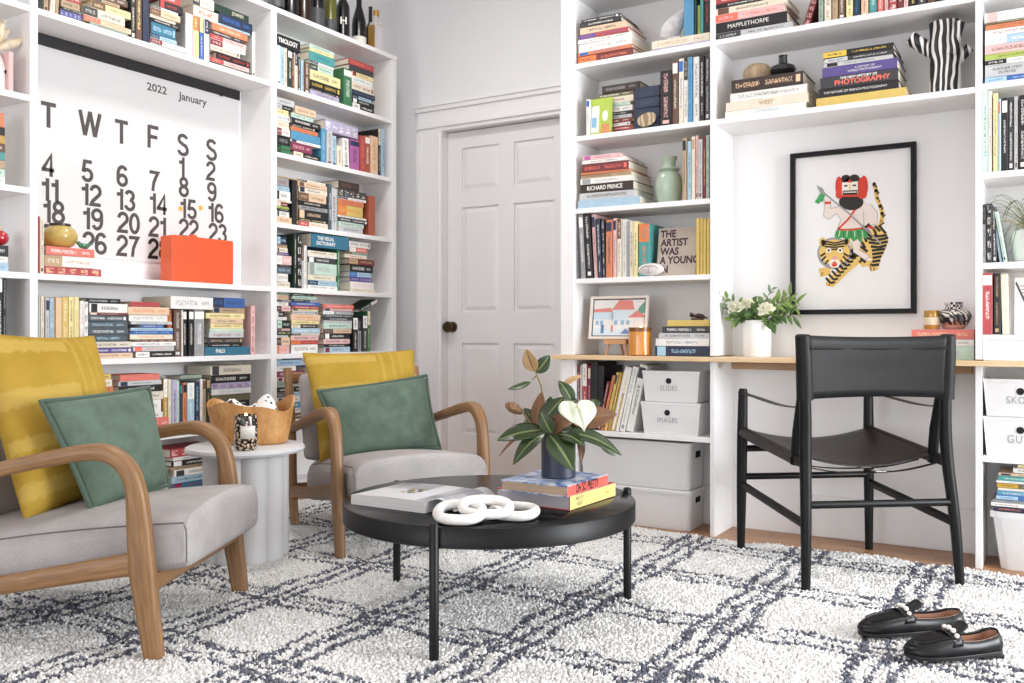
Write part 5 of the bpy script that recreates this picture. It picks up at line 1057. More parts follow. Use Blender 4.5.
# waste bin and magazine pile on the right
xb0, xb1 = xR(992, .03), xR(992, .03)+.26
zt_ = zR(1005, 512, .03)
t = thing('bin', 'white tapered bin on the floor carrying a magazine pile', 'bin', ((xb0+xb1)/2, RY+.02, .001))
m = MB(); hw = .13
def rr(z, hw, rd=.03, dep=.2, ins=0):
    out = []
    for cx_, cy_, a0 in ((hw-rd, dep-ins-rd, 0), (-hw+rd, dep-ins-rd, PI/2), (-hw+rd, ins+rd, PI), (hw-rd, ins+rd, 1.5*PI)): out += [(cx_+rd*math.cos(a0+k*PI/10), cy_+rd*math.sin(a0+k*PI/10), z) for k in range(6)]
    return out
m.rings([rr(0, .105, ins=.02), rr(zt_-.022, .128), rr(zt_-.022, .138), rr(zt_, .138), rr(zt_, .126), rr(.006, .1, ins=.024)]); m.obj('bin_body', WPL, t, ang=30)
stack(SR, zt_+.001, .022, 1003, 473, 'magazine pile on the white bin', [('nv', 4.6, 994.5, 1062, 'og', 4), ('wh', 3.6, 991, 1060), ('gy', 3, 993, 1058, 'ch', 2), ('cb', 4, 996, 1062, 'lb', 5), ('sb', 4.2, 997, 1060), ('cr', 2.4, 998, 1062), ('ol', 4.6, 997, 1060, 'md', 5), ('wh', 2.2, 996, 1062), ('tq', 4.6, 998, 1060, 'mt', 1), ('po', 2.6, 998.5, 1061)], W=.19)
zz_ = zR(1003, 473, .022)
stack(SR, zz_+.001, .03, 1020, 464.5, 'white and navy pair atop the magazine pile', [('wh', 4.4, 1013, 1060, 'ch', 1), ('nv', 3, 1016, 1058)], W=.17)
for o in list(scene.objects):
    if o.parent is None and 'label' in o and 'magazine pile' in o['label'] and o['category'] == 'book': o['category'] = 'magazine'; o['label'] = o['label'].replace(' book', ' magazine', 1); o.name = 'magazine'

# ================================================================ armchairs
def grain():
    t = NT('chair_oak'); u = t.n.new('ShaderNodeUVMap'); mp = t.n.new('ShaderNodeMapping'); mp.inputs['Scale'].default_value = (2.2, 9, 1); t.link(u.outputs[0], mp.inputs[0])
    oi = t.n.new('ShaderNodeObjectInfo'); mp2 = t.n.new('ShaderNodeVectorMath'); t.link(mp.outputs[0], mp2.inputs[0]); t.link(oi.outputs['Location'], mp2.inputs[1])
    a = t.noise(mp2.outputs[0], 2.2, 5, .65); mp3 = t.n.new('ShaderNodeMapping'); mp3.inputs['Scale'].default_value = (9, 60, 1); t.link(u.outputs[0], mp3.inputs[0]); b = t.noise(mp3.outputs[0], 2, 3)
    f = t.math('ADD', t.math('MULTIPLY', a, .7), t.math('MULTIPLY', b, .3)); t.base(t.ramp(f, [(.34, lin('6E4F33')), (.52, lin('8C6844')), (.66, lin('A37E56'))])); t.b.inputs['Roughness'].default_value = .42; t.bump(b, .06); return t.m
OAKC = grain()
LINEN = weave('grey_linen', '9A9594', 'B9B4B3', 520)
PIPE = M('seat_piping', '6B6664', .8)
def bar(m, pts, wid, dep, side=(1, 0, 0), n=3.2, seg=20, mi=0):
    pts = [Vector(p) for p in pts]; S = Vector(side); N = len(pts); rg = []
    for i, p in enumerate(pts):
        t_ = (pts[min(i+1, N-1)]-pts[max(i-1, 0)]).normalized(); a = (S-t_*S.dot(t_)).normalized(); b = t_.cross(a); w_ = wid[i]/2 if isinstance(wid, list) else wid/2; d_ = dep[i]/2 if isinstance(dep, list) else dep/2
        rg.append([p + a*(math.copysign(abs(math.cos(q))**(2/n), math.cos(q))*w_) + b*(math.copysign(abs(math.sin(q))**(2/n), math.sin(q))*d_) for q in [2*PI*k/seg for k in range(seg)]])
    f0 = len(m.f); m.rings(rg, mi); ln = [0]
    for i in range(1, N): ln.append(ln[-1]+(pts[i]-pts[i-1]).length)
    for i in range(N-1):
        for j in range(seg): m.uv[f0+i*seg+j] = [(ln[i], j/seg), (ln[i], (j+1)/seg), (ln[i+1], (j+1)/seg), (ln[i+1], j/seg)]
    return m
def smooth_path(pts, n=6):
    P = [Vector(p) for p in pts]; out = []
    for i in range(len(P)-1):
        p0, p1, p2, p3 = P[max(i-1, 0)], P[i], P[i+1], P[min(i+2, len(P)-1)]
        for k in range(n):
            u = k/n; out.append(.5*((2*p1)+(p2-p0)*u+(2*p0-5*p1+4*p2-p3)*u*u+(3*p1-p0-3*p2+p3)*u**3))
    return out+[P[-1]]
def lerp_list(vals, n): # values along path of n pts
    out = []
    for i in range(n):
        q = i/(n-1)*(len(vals)-1); k = min(int(q), len(vals)-2); out.append(vals[k]+(vals[k+1]-vals[k])*(q-k))
    return out
def pad(m, prof, hw, rnd_=.03, crown=.02, nx=16, T=None):
    """upholstered block. prof: list of (y, zbottom, ztop) along the block; rounded section, crowned top"""
    rg = []; N = len(prof)
    for i, (y, zb, zt) in enumerate(prof):
        ring = []; h = zt-zb; r = min(rnd_, h*.48)
        for k in range(nx+1): # top left to right
            q = -1+2*k/nx; x = q*hw; e = max(0, abs(x)-(hw-r)); zz = zt - r + math.sqrt(max(0, r*r-e*e)) + crown*(1-q*q)
            ring.append((x, y, zz))
        for k in range(nx+1):
            q = 1-2*k/nx; x = q*hw*.985; e = max(0, abs(x)-(hw-r*.5)); ring.append((x, y, zb + (r*.5-math.sqrt(max(0, r*r*.25-e*e)))))
        if T: ring = [T @ Vector(p) for p in ring]
        rg.append(ring)
    return m.rings(rg)
def armchair(label, loc, rz):
    t = thing('armchair', label, 'armchair', loc, rz, 'matching oak armchairs')
    path = smooth_path([(0, 0), (-.014, .10), (-.03, .22), (-.04, .35), (-.048, .425), (-.066, .475), (-.098, .507), (-.14, .521), (-.20, .517), (-.30, .498), (-.45, .465), (-.60, .432), (-.72, .405)], 4)
    for s in (1, -1):
        x = .3*s; n = len(path)
        P = [(x, y, z) for y, z in path]
        dep = lerp_list([.05, .058, .068, .06, .05, .046, .044, .044, .042, .04, .038, .036, .034], n); wid = lerp_list([.034, .038, .042, .042, .042, .044, .048, .05, .05, .048, .046, .042, .038], n)
        bar(MB(), P, wid, dep).obj('arm_and_front_leg', OAKC, t)
        rl = smooth_path([(x, -.655, 0), (x, -.685, .10), (x, -.70, .2), (x, -.705, .33), (x, -.735, .5), (x, -.79, .665)], 4)
        bar(MB(), rl, .034, lerp_list([.045, .055, .06, .052, .045, .036], len(rl))).obj('rear_leg', OAKC, t)
        m = MB(); bar(m, smooth_path([(x, -.025, .243), (x, -.08, .234), (x, -.38, .182), (x, -.62, .146), (x, -.695, .138)], 3), .032, lerp_list([.085, .058, .048, .05, .075], 13)); m.obj('side_rail', OAKC, t)
    bar(MB(), [(-.29, -.015, .186), (.29, -.015, .186)], .03, .045, (0, 1, 0)).obj('front_rail', OAKC, t)
    bar(MB(), [(-.29, -.69, .15), (.29, -.69, .15)], .028, .05, (0, 1, 0)).obj('back_rail', OAKC, t)
    bar(MB(), [(-.29, -.775, .625), (.29, -.775, .625)], .024, .05, (0, 1, 0)).obj('top_rail', OAKC, t)
    pr = []
    for i in range(15):
        q = i/14; y = .075-.70*q; zb = .215-.11*q; zt = .350+.012*math.sin(PI*q)-.085*q
        e = min(q*.70, .0)
        if i == 0: pr.append((y, zb+.012, zt-.016)); pr.append((y-.004, zb+.003, zt-.005)); continue
        pr.append((y-.006, zb, zt))
    st = pad(MB(), pr, .272, .028, .028).obj('seat_cushion', LINEN, t, sub=1)
    for s in (1,):
        x = .2715*s; tl_ = [(x, .062-.70*q, .338+.012*math.sin(PI*q)-.085*q) for q in [k/12 for k in range(10)]]
        MB().tube([(x, .0, .133)] [:0]+tl_[::-1]+[(x, .070, .322), (x, .0715, .30), (x, .0715, .235)], .0022, 6).obj('piping', PIPE, st)
    T = Matrix.Translation((0, -.605, .255)) @ Matrix.Rotation(math.radians(90+16), 4, 'X') 
    pr = [(.0, -.05, .045)]
    pr = []
    for i in range(13):
        q = i/12; yy = .015+.40*q; sh = 0 if 0 < i < 12 else .02
        pr.append((yy, -.048+sh, .045-sh))
    B = pad(MB(), pr, .275, .03, .012, T=T).obj('back_cushion', LINEN, t, sub=1)
    return t
F1 = Vector((.886, .464, 0)).normalized(); F2 = Vector((.857, -.515, 0)).normalized()
C1 = Vector((-2.115, 1.7635, .016)); C2 = Vector((-2.117, 2.773, .016))
R1 = math.atan2(F1.y, F1.x)-PI/2; R2 = math.atan2(F2.y, F2.x)-PI/2
armchair('oak framed grey armchair nearest the camera beside the white side table', C1, R1)
armchair('oak framed grey armchair between the side table and the door', C2, R2)

# ---- pillows
def pillow(name, label, corners, nrm, th, mats, group, cat='pillow', edge=.06, piping=None, flange=0, n=18, stripes=False):
    """corners TL,TR,BR,BL in the room; nrm points to the room side"""
    tl, tr, br_, bl_ = [Vector(c) for c in corners]; cen = (tl+tr+br_+bl_)/4; nn = Vector(nrm).normalized()
    t = thing(name, label, cat, cen, 0, group)
    def P(u, v, s):
        a, b = u*2-1, v*2-1
        pu = .5+.5*a*(1-edge*(1-b*b)*(abs(a)**2)); pv = .5+.5*b*(1-edge*(1-a*a)*(abs(b)**2))
        q = tl.lerp(tr, pu).lerp(bl_.lerp(br_, pu), pv)
        hgt = th*.5*max(0, (1-abs(a)**2.6))**.55*max(0, (1-abs(b)**2.6))**.55
        wr = .004*math.sin(9*a+4*b)*math.sin(5*b)*(1-abs(a))*(1-abs(b))
        return q+nn*(s*hgt+wr*s)-cen
    m = MB(); m.grid(n, n, lambda u, v: P(u, v, 1), uv=True); m.grid(n, n, lambda u, v: P(1-u, v, -1), uv=True)
    bm_o = m.obj('cover', mats, t, flip=False, ang=80); bm_o.modifiers.new('join', 'WELD').merge_threshold = .0008
    s = bm_o.modifiers.new('soft', 'SUBSURF'); s.levels = s.render_levels = 1
    ed = [P(k/n, 0, 0) for k in range(n)]+[P(1, k/n, 0) for k in range(n)]+[P(1-k/n, 1, 0) for k in range(n)]+[P(0, 1-k/n, 0) for k in range(n)]
    if piping:
        ed2 = [p+(p.normalized()*flange) for p in ed]
        MB().tube([p*.992 for p in ed], .0075, 8, closed=True, flat=(1, 1)).obj('piping', piping, t)
    return t
def mustard():
    t = NT('mustard_woven'); uv = t.n.new('ShaderNodeUVMap'); sp = t.n.new('ShaderNodeSeparateXYZ'); t.link(uv.outputs[0], sp.inputs[0])
    jt = t.math('MULTIPLY', t.math('SUBTRACT', t.noise(t.coords('Object'), 55, 3), .5), .06)
    def band(x, a, b):
        x = t.math('ADD', x, jt); n = t.n.new('ShaderNodeMapRange'); n.interpolation_type = 'SMOOTHSTEP'; n.inputs[1].default_value = (b-a)/2; n.inputs[2].default_value = (b-a)/2-.02
        t.link(t.math('ABSOLUTE', t.math('SUBTRACT', x, (a+b)/2)), n.inputs[0]); return n.outputs[0]
    f = None
    for a, b in ((.06, .16), (.34, .45), (.58, .67), (.80, .90)):
        q = band(sp.outputs[1], a, b); f = q if f is None else t.math('ADD', f, q)
    g = None
    for a, b in ((.62, .67), (.72, .76), (.80, .83)):
        q = band(sp.outputs[0], a, b); g = q if g is None else t.math('ADD', g, q)
    left = t.math('LESS_THAN', sp.outputs[0], .6); f = t.math('ADD', t.math('MULTIPLY', f, left), t.math('MULTIPLY', g, .7))
    nz = t.noise(t.coords('Object', (1, 1, 1)), 500, 2); big = t.noise(t.coords('Object'), 7, 2)
    c = t.ramp(big, [(.3, lin('A68733')), (.7, lin('BC9B45'))]); c = t.mix(t.math('MULTIPLY', f, .38), c, lin('D6BC70')); c = t.mix(t.math('MULTIPLY', nz, .35), c, lin('9A7A22'))
    t.base(c); t.b.inputs['Roughness'].default_value = .9; t.b.inputs['Specular IOR Level'].default_value = .15; t.bump(nz, .4); return t.m
MUST = mustard()
def velvet():
    t = NT('green_velvet'); big = t.noise(t.coords('Object'), 14, 4, .65)
    t.base(t.ramp(big, [(.3, lin('46584C')), (.7, lin('5E7263'))])); t.b.inputs['Roughness'].default_value = .8; t.b.inputs['Sheen Weight'].default_value = .4; t.b.inputs['Sheen Roughness'].default_value = .35; t.b.inputs['Sheen Tint'].default_value = (*lin('B9D0BE'), 1); t.bump(t.noise(t.coords('Object'), 300, 2), .15); return t.m
VEL = velvet(); VELP = M('velvet_piping', '485A4D', .8, sheen=.3)
def chair_plane(C, F, y0, z0, y1, z1):
    p0 = C+F*y0+Vector((0, 0, z0)); up_ = F*(y1-y0)+Vector((0, 0, z1-z0)); sd_ = Vector((F.y, -F.x, 0)); return p0, sd_.cross(up_).normalized()
def corners(px, pl): return [on(x, y, *pl) for x, y in px]
def yawed(v, a): return Vector((v.x*math.cos(a)-v.y*math.sin(a), v.x*math.sin(a)+v.y*math.cos(a), 0))
def chair_plane_yaw(C, F, yw, y0, z0, y1, z1):
    Fy = yawed(F, yw); p0 = C+F*y0+Vector((0, 0, z0)); up_ = Fy*(y1-y0)+Vector((0, 0, z1-z0)); sd_ = Vector((Fy.y, -Fy.x, 0)); n_ = sd_.cross(up_).normalized()
    return p0, (n_ if n_.dot(Fy) > 0 else -n_)
pl = chair_plane_yaw(C1, F1, -.36, -.40, .36, -.55, .78)
pillow('pillow', 'square mustard woven pillow on the near armchair', corners([(-32, 326), (96, 332), (128, 492), (24, 530)], pl), pl[1], .16, MUST, 'mustard woven pillows', edge=.07)
pl = chair_plane_yaw(C1, F1, -.40, -.22, .36, -.36, .72)
pillow('pillow', 'green velvet lumbar pillow on the near armchair', corners([(40, 401), (149, 387), (169, 485), (93, 515)], pl), pl[1], .12, VEL, 'green velvet pillows', edge=.04, piping=VELP, flange=.012)
pl = chair_plane(C2, F2, -.46, .36, -.62, .78); pn = pl[1]*(1 if pl[1].dot(F2) > 0 else -1)
pillow('pillow', 'square mustard woven pillow on the far armchair', corners([(299, 350), (416, 347), (428, 456), (318, 466)], pl), pn, .14, MUST, 'mustard woven pillows', edge=.06)
pl = chair_plane(C2, F2, -.33, .37, -.48, .68); pn = pl[1]*(1 if pl[1].dot(F2) > 0 else -1)
pillow('pillow', 'green velvet lumbar pillow on the far armchair', corners([(317, 391), (427, 375), (441, 449), (338, 458)], pl), pn, .11, VEL, 'green velvet pillows', edge=.05, piping=VELP, flange=.012)
# ---- the smallest and mostly hidden books: one object; books nothing is seen of are left out
REST = {0,1,2,3,4,515,6,516,8,518,520,523,12,524,16,17,18,23,25,28,30,32,39,47,51,53,55,57,62,66,68,71,72,73,77,80,81,82,83,84,85,86,87,90,92,93,95,99,100,109,110,111,112,113,114,115,116,117,118,120,122,124,129,133,135,138,142,143,144,145,147,148,149,150,153,160,164,170,171,172,174,175,176,177,178,179,180,181,182,183,184,185,186,188,190,192,193,195,196,197,199,200,201,203,208,209,210,212,215,219,220,221,222,223,224,225,226,227,228,230,235,236,242,246,260,270,275,277,283,286,294,295,296,297,299,300,301,302,309,310,318,320,321,328,334,337,338,339,340,341,342,343,344,345,346,347,348,349,350,351,362,365,366,370,371,372,373,374,375,376,377,381,418,431,432,434,437,441,442,451,453,455,457,459,460,461,462,463,464,465,466,467,468,469,493,508}
DROP = {452,293,231,232,9,10,11,233,234,298,327,336,241,19,503,504,319}
def book_filler():
    vs, fs, mi, sm, mats, uvs = [], [], [], [], [], []
    for i in sorted(REST):
        for o in [BOOKS[i]]+list(BOOKS[i].children):
            M4 = BOOKS[i].matrix_basis; me = o.data; b = len(vs); vs += [tuple(M4 @ v.co) for v in me.vertices]
            m = me.materials[0]
            if m not in mats: mats.append(m)
            uv = me.uv_layers[0].data if me.uv_layers else None
            for p in me.polygons:
                fs.append([b+v for v in p.vertices]); mi.append(mats.index(m)); uvs.append([tuple(uv[l].uv) if uv else (-1, -1) for l in p.loop_indices])
    me = bpy.data.meshes.new('small_books'); me.from_pydata(vs, [], fs)
    for m in mats: me.materials.append(m)
    me.polygons.foreach_set('material_index', mi); l = me.uv_layers.new(name='UVMap')
    l.data.foreach_set('uv', [c for u in uvs for q in u for c in q]); me.update()
    o = bpy.data.objects.new('small_books', me); COL.objects.link(o); o['kind'] = 'stuff'
    tag(o, 'thin and mostly hidden books filling the gaps of both bookcases', 'books')
    for i in list(REST)+list(DROP):
        for ch in list(BOOKS[i].children): bpy.data.objects.remove(ch)
        bpy.data.objects.remove(BOOKS[i])
book_filler()
# ================================================================ white fluted side table
RUGZ = .016
ST = at_depth(245.5, 447, 3.36); STZ = .427
t = thing('side_table', 'round white side table with fluted column base between the armchairs', 'table', (ST.x, ST.y, RUGZ))
WST = M('side_table_white', 'D3D3D4', .45, var=.02, scale=6)
h = STZ-RUGZ
MB().lathe([(0, h-.026), (.19, h-.026), (.208, h-.022), (.214, h-.013), (.211, h-.003), (.204, h), (0, h)], 64).obj('table_top', WST, t)
m = MB()
for k in range(9):
    a = 2*PI*k/9+.2; m.lathe([(0, 0), (.048, 0), (.048, h-.026), (0, h-.026)], 24, c=(.108*math.cos(a), .108*math.sin(a), 0))
m.obj('fluted_base', WST, t)
# wooden bowl with patterned cloth, candle
p = at_depth(251, 440, 3.43)
t = thing('wooden_bowl', 'burl wood bowl with wavy rim on the white side table', 'bowl', (p.x, p.y, STZ+.0005), YAW)
BW = wood('burl_wood', 'A8713A', 'D6A468', (5, 5, 2), .45)
def wavy(a): return .145+.012*math.sin(2*a+.6)+.014*math.sin(3*a)+.008*math.sin(5*a)
m = MB(); rg = []
for r0, z0_, k in ((.86, 0, 0), (.91, .006, 0), (.94, .05, .3), (.96, .1, .7), (1.0, 1, 1), (.955, 1, 1), (.91, .09, .6), (.86, .045, .3), (.5, .018, 0)):
    ring = []
    for q in range(72):
        a = 2*PI*q/72; rim = wavy(a); rr = .145*r0*(1+.09*k*math.cos(2*a)); ring.append((rr*math.cos(a)*1.04, rr*math.sin(a)*.72, rim if z0_ == 1 else z0_))
    rg.append(ring)
m.rings(rg); m.obj('bowl_body', BW, t, ang=60)
def dots():
    n = NT('dotted_cloth'); v = n.add('ShaderNodeTexVoronoi'); v.inputs['Scale'].default_value = 42; n.link(n.coords('Object'), v.inputs['Vector']); n.base(n.ramp(v.outputs['Distance'], [(.22, lin('262628')), (.26, lin('EAE7E2'))])); n.b.inputs['Roughness'].default_value = .8; return n.m
o = MB().grid(14, 14, lambda u, v: ((u-.5)*.2*(1-.3*abs(v-.5)), (v-.5)*.13, .105+.04*math.sin(5*u+1)*math.cos(4*v)+.045*(1-(2*u-1)**2)*(1-(2*v-1)**2)+.02*math.sin(9*u))).obj('napkin', dots(), flip=False); solid(o, .002)
o.location = (p.x, p.y, STZ); o.rotation_euler = (0, 0, YAW); tag(o, 'white cloth with black dots bundled in the wooden bowl', 'napkin')
p = at_depth(246, 444, 3.22)
t = thing('candle_jar', 'leopard patterned candle jar with white label and lit flame on the side table', 'candle', (p.x, p.y, STZ+.0005))
def leopard():
    n = NT('leopard_glass'); v = n.add('ShaderNodeTexVoronoi'); v.inputs['Scale'].default_value = 95; v.feature = 'F1'; n.link(n.coords('Object'), v.inputs['Vector']); nz = n.noise(n.coords('Object'), 120, 2)
    f = n.math('ADD', v.outputs['Distance'], n.math('MULTIPLY', n.math('SUBTRACT', nz, .5), .5)); n.base(n.ramp(f, [(.37, lin('E2C6A8')), (.41, lin('17120F'))])); n.b.inputs['Roughness'].default_value = .12; n.b.inputs['Coat Weight'].default_value = .5; return n.m
MB().lathe([(0, 0), (.034, 0), (.0395, .006), (.0405, .015), (.0405, .118), (.0385, .124), (.0365, .124), (.0365, .1), (0, .098)], 40).obj('glass', leopard(), t)
an = math.atan2(-p.y, -p.x); lb = MB(); lb.grid(10, 1, lambda u, v: (.0412*math.cos(an+.18+(u-.5)*1.35), .0412*math.sin(an+.18+(u-.5)*1.35), .042+.045*v)); o = lb.obj('paper_label', LBW, t, flip=False); solid(o, .0005)
lt = MB()
for zz_, w_ in ((.07, .9), (.062, .6), (.055, .8)): lt.grid(6, 1, lambda u, v: (.0416*math.cos(an+.18+(u-.5)*w_), .0416*math.sin(an+.18+(u-.5)*w_), zz_+.0012*v))
lt.obj('label_print', M('label_print_grey', 'A9A6A2', .6), o, flip=False)
MB().ball((0, 0, .118), .007, seg=10, rg=8, sq=(.8, .8, 1.8)).obj('flame', bpy.data.materials['candle_flame'], t)

# ================================================================ black round coffee table
CT = Vector((-1.473, 2.284, RUGZ)); CTZ = .35; RT = .432
t = thing('coffee_table', 'low round black coffee table with three slim legs on the rug', 'table', CT)
hh = CTZ-RUGZ
CTM = M('black_table', '0A0A0B', .2, var=.08, scale=8, spec=.35)
MB().lathe([(0, hh-.055), (RT-.004, hh-.055), (RT, hh-.052), (RT, hh-.003), (RT-.003, hh), (0, hh)], 96, mis=[1, 1, 1, 1, 0]).obj('table_top', [CTM, BLK], t, ang=50)
for fp in ((434, 658), (634, 597), (396, 580)):
    f = onZ(*fp, .02); d_ = Vector((f.x-CT.x, f.y-CT.y, 0)); d_ = d_.normalized()*(RT+.006)
    m = MB(); m.tube([(d_.x, d_.y, 0), (d_.x, d_.y, hh+(.006 if fp[0] > 400 else -.004)), (d_.x, d_.y, hh+(.011 if fp[0] > 400 else .0))], [.0125, .0125, .009], 20); m.obj('leg', BLK, t)

# ---- open magazine
z = CTZ+.0008
A_, B_ = onZ(351, 504, z), onZ(424.5, 513.5, z)
ax = (B_-A_).normalized(); Wp = (B_-A_).length; Hp = .245; Wr = .085
t = thing('open_magazine', 'thick open magazine with grey photo pages lying on the coffee table', 'magazine', A_); t.rotation_euler = (0, 0, math.atan2(ax.y, ax.x))
PGW = M('magazine_paper', 'DAD9DD', .35, var=.02, scale=6)
def page_z(x):   # thick left block, spine at Wp, a few loose curled pages right of it
    q = x/Wp
    if x <= Wp: return .026+.006*math.sin(PI*min(1, q)*.8)
    q = (x-Wp)/Wr; return .029+.012*math.sin(PI*min(1, q*1.05))-.020*q**2.2
xs_ = [Wp*i/18 for i in range(19)]
m = MB(); rg = []
for x in xs_:
    zt_ = page_z(x); rg.append([(x, 0, 0), (x, Hp, 0), (x, Hp, zt_), (x, 0, zt_)])
m.rings(rg, smooth=False); m.obj('page_block', pages_mat() if False else M('page_edge_grey', 'C9C7C6', .7, var=.12, scale=1, stretch=(2, 2, 900)), t)
def printed(x0, x1, y0, y1, mat, lift, name):
    pm = MB(); pm.grid(12, 1, lambda u, v: (x0+(x1-x0)*u, y0+(y1-y0)*v, page_z(x0+(x1-x0)*u)+lift)); pm.obj(name, mat, t, flip=False)
printed(.001, Wp*.995, .001, Hp-.001, PGW, .0006, 'left_page')
pm = MB(); pm.grid(12, 1, lambda u, v: (Wp+Wr*u, .02+(Hp-.022)*v, page_z(Wp+Wr*u)+.001)); solid(pm.obj('loose_page', PGW, t, flip=False), .002)
def photo():
    n = NT('magazine_photo'); v = n.coords('Object'); a = n.noise(v, 9, 3); n.base(n.ramp(a, [(.35, lin('7E7F86')), (.6, lin('B9BAC0'))])); n.b.inputs['Roughness'].default_value = .35; return n.m
PH = photo()
printed(.006, Wp*.62, Hp*.58, Hp*.99, PH, .0010, 'page_photo'); printed(Wp*.86, Wp*.99, .004, Hp*.99, PH, .0010, 'page_photo')
pm = MB(); pm.grid(8, 1, lambda u, v: (Wp+.006+(Wr-.03)*u, .03+(Hp*.7)*v, page_z(Wp+.006+(Wr-.03)*u)+.0026)); pm.obj('page_photo', PH, t, flip=False)
for k in range(9):
    x_, y_ = Wp*.42+.018*(k % 3)+.006*(k % 2), Hp*(.34+.1*(k//3)); printed(x_, x_+.013, y_, y_+.016, (M('magazine_yellow', 'A8964A', .4, var=.3, scale=90), M('magazine_ink', '4A4A48', .4, var=.3, scale=90))[k % 2], .0014+.0001*k, 'page_photo')
# ---- marble chain
MARB = NT('white_marble'); a = MARB.noise(MARB.coords('Object'), 14, 6, .7); MARB.base(MARB.ramp(a, [(.35, lin('D2CDC8')), (.55, lin('EBE9E6'))])); MARB.b.inputs['Roughness'].default_value = .35
c0 = onZ(486, 518, CTZ)
t = thing('marble_chain', 'white marble chain of three links lying on the coffee table', 'ornament', (c0.x, c0.y, CTZ))
def link(cen, yaw_, pitch, roll, L, W, r):
    pts = []
    for k in range(40):
        a = 2*PI*k/40; ct, st_ = math.cos(a), math.sin(a); pts.append((math.copysign(abs(ct)**.75, ct)*(L/2-r), math.copysign(abs(st_)**.85, st_)*(W/2-r), 0))
    R_ = Matrix.Translation(cen) @ Matrix.Rotation(yaw_, 4, 'Z') @ Matrix.Rotation(pitch, 4, 'Y') @ Matrix.Rotation(roll, 4, 'X')
    m = MB(); m.tube(pts, r, 16, closed=True); m.obj('link', MARB.m, t, mat=R_)
def lk(px, py, zc): q = onZ(px, py, CTZ+zc); return Vector((q.x-c0.x, q.y-c0.y, zc))
link(lk(460, 512, .027), YAW-.16, 0, .27, .142, .116, .0138)
link(lk(486, 507, .037), YAW+.06, .03, .62, .148, .078, .0132)
link(lk(514, 511, .020), YAW-.36, 0, .12, .14, .108, .0132)

# ---- two large books and navy vase with magnolia
z = CTZ+.0008
P0 = onZ(570, 511, z); P1 = onZ(615.5, 496, z); L = (P1-P0).length; ang = math.atan2(P1.y-P0.y, P1.x-P0.x)
q0 = onZ(491, 500, z)
Tk = .041
m_, p_ = book_mesh(L, Tk, .235)
ybk = NT('book_yellow_cover'); ybk.base(lin('E9DC72') + (1,)) if False else None
def plain_cover(name, c_spine, c_board):
    """spine one colour, boards another"""
    n = NT(name); uv = n.n.new('ShaderNodeUVMap'); sp = n.n.new('ShaderNodeSeparateXYZ'); n.link(uv.outputs[0], sp.inputs[0])
    n.base(n.mix(n.math('GREATER_THAN', sp.outputs[0], -.5), lin(c_board), lin(c_spine))); n.b.inputs['Roughness'].default_value = .35; return n.m
def big_book(label, P0, ang, L, T, W, z, mat, pages):
    o_, pb = book_mesh(L, T, W); b = o_.obj('book', mat, flip=False)
    c = Vector((P0.x, P0.y, 0)) + Vector((math.cos(ang), math.sin(ang), 0))*(L/2)
    b.matrix_world = Matrix.Translation((c.x, c.y, z+T/2)) @ Matrix.Rotation(ang, 4, 'Z'); tag(b, label, 'book', 'books on the coffee table'); pb.obj('page_block', pages, b, flip=False); return b
b1 = big_book('thick yellow spined book at the bottom on the coffee table', P0, ang, L, Tk, .245, z, plain_cover('yellow_spine_red_board', 'DACD84', 'B04A50'), M('pages_grey', 'BDB9BE', .8, var=.06, scale=1, stretch=(2, 2, 700)))
spine_title(b1, 'PRETTY\nUGLY', .014, 'ol', du=-L*.30, sx=.9); spine_title(b1, 'HAS', .011, 'md', du=L*.3)
z2 = z+Tk+.0006; P2 = onZ(567, 497.5, z2); P3 = onZ(608, 484.5, z2); L2 = (P3-P2).length; an2 = math.atan2(P3.y-P2.y, P3.x-P2.x); T2 = .030
blue = NT('blue_floral_cover'); uv = blue.n.new('ShaderNodeUVMap'); sp = blue.n.new('ShaderNodeSeparateXYZ'); blue.link(uv.outputs[0], sp.inputs[0]); nz = blue.noise(blue.coords('Object'), 26, 3, .6)
cb_ = blue.ramp(nz, [(.42, lin('3F62A0')), (.5, lin('9DB4D4')), (.62, lin('D9DDE6'))]); blue.base(blue.mix(blue.math('GREATER_THAN', sp.outputs[0], -.5), cb_, lin('E5675A'))); blue.b.inputs['Roughness'].default_value = .3
b2 = big_book('blue covered book with coral spine, upper on the coffee table', P2, an2, L2, T2, .215, z2, blue.m, M('pages_tan', 'B39C84', .8, var=.1, scale=1, stretch=(2, 2, 700)))
spine_title(b2, 'OH SO PRETTY', .035, 'bk', du=-.006, sx=.58, bold=.001); 
z3 = z2+T2+.0006
vp = at_depth(558, 470, 2.70)
dirp = Vector((math.cos(an2), math.sin(an2), 0)); inn = Vector((-dirp.y, dirp.x, 0)); 
cc = Vector((P2.x, P2.y, 0))+dirp*(L2*.52)+inn*.10
t = thing('magnolia_vase', 'navy cylinder vase of magnolia leaves and a white anthurium on books', 'vase', (cc.x, cc.y, z3))
VD = depth_of(t.location)
rv = 17.2*VD/911
MB().lathe([(0, 0), (rv-.003, 0), (rv, .003), (rv, .135), (rv-.003, .137), (rv-.006, .135), (rv-.006, .06), (0, .06)], 40).obj('vase_body', M('navy_glaze', '232A3E', .4, var=.08, coat=.15), t)
def V_(px, py, dd=0): q = at_depth(px, py, VD+dd); return q-Vector(t.location)
GTOP = NT('magnolia_leaf'); nz = GTOP.noise(GTOP.coords('Object'), 16, 4, .6); gg = GTOP.n.new('ShaderNodeNewGeometry')
cg = GTOP.ramp(nz, [(.3, lin('1D2E1B')), (.62, lin('34482A'))]); cbn = GTOP.ramp(nz, [(.3, lin('6E4A2C')), (.65, lin('9A7048'))]); GTOP.base(GTOP.mix(gg.outputs['Backfacing'], cg, cbn)); GTOP.b.inputs['Roughness'].default_value = .32
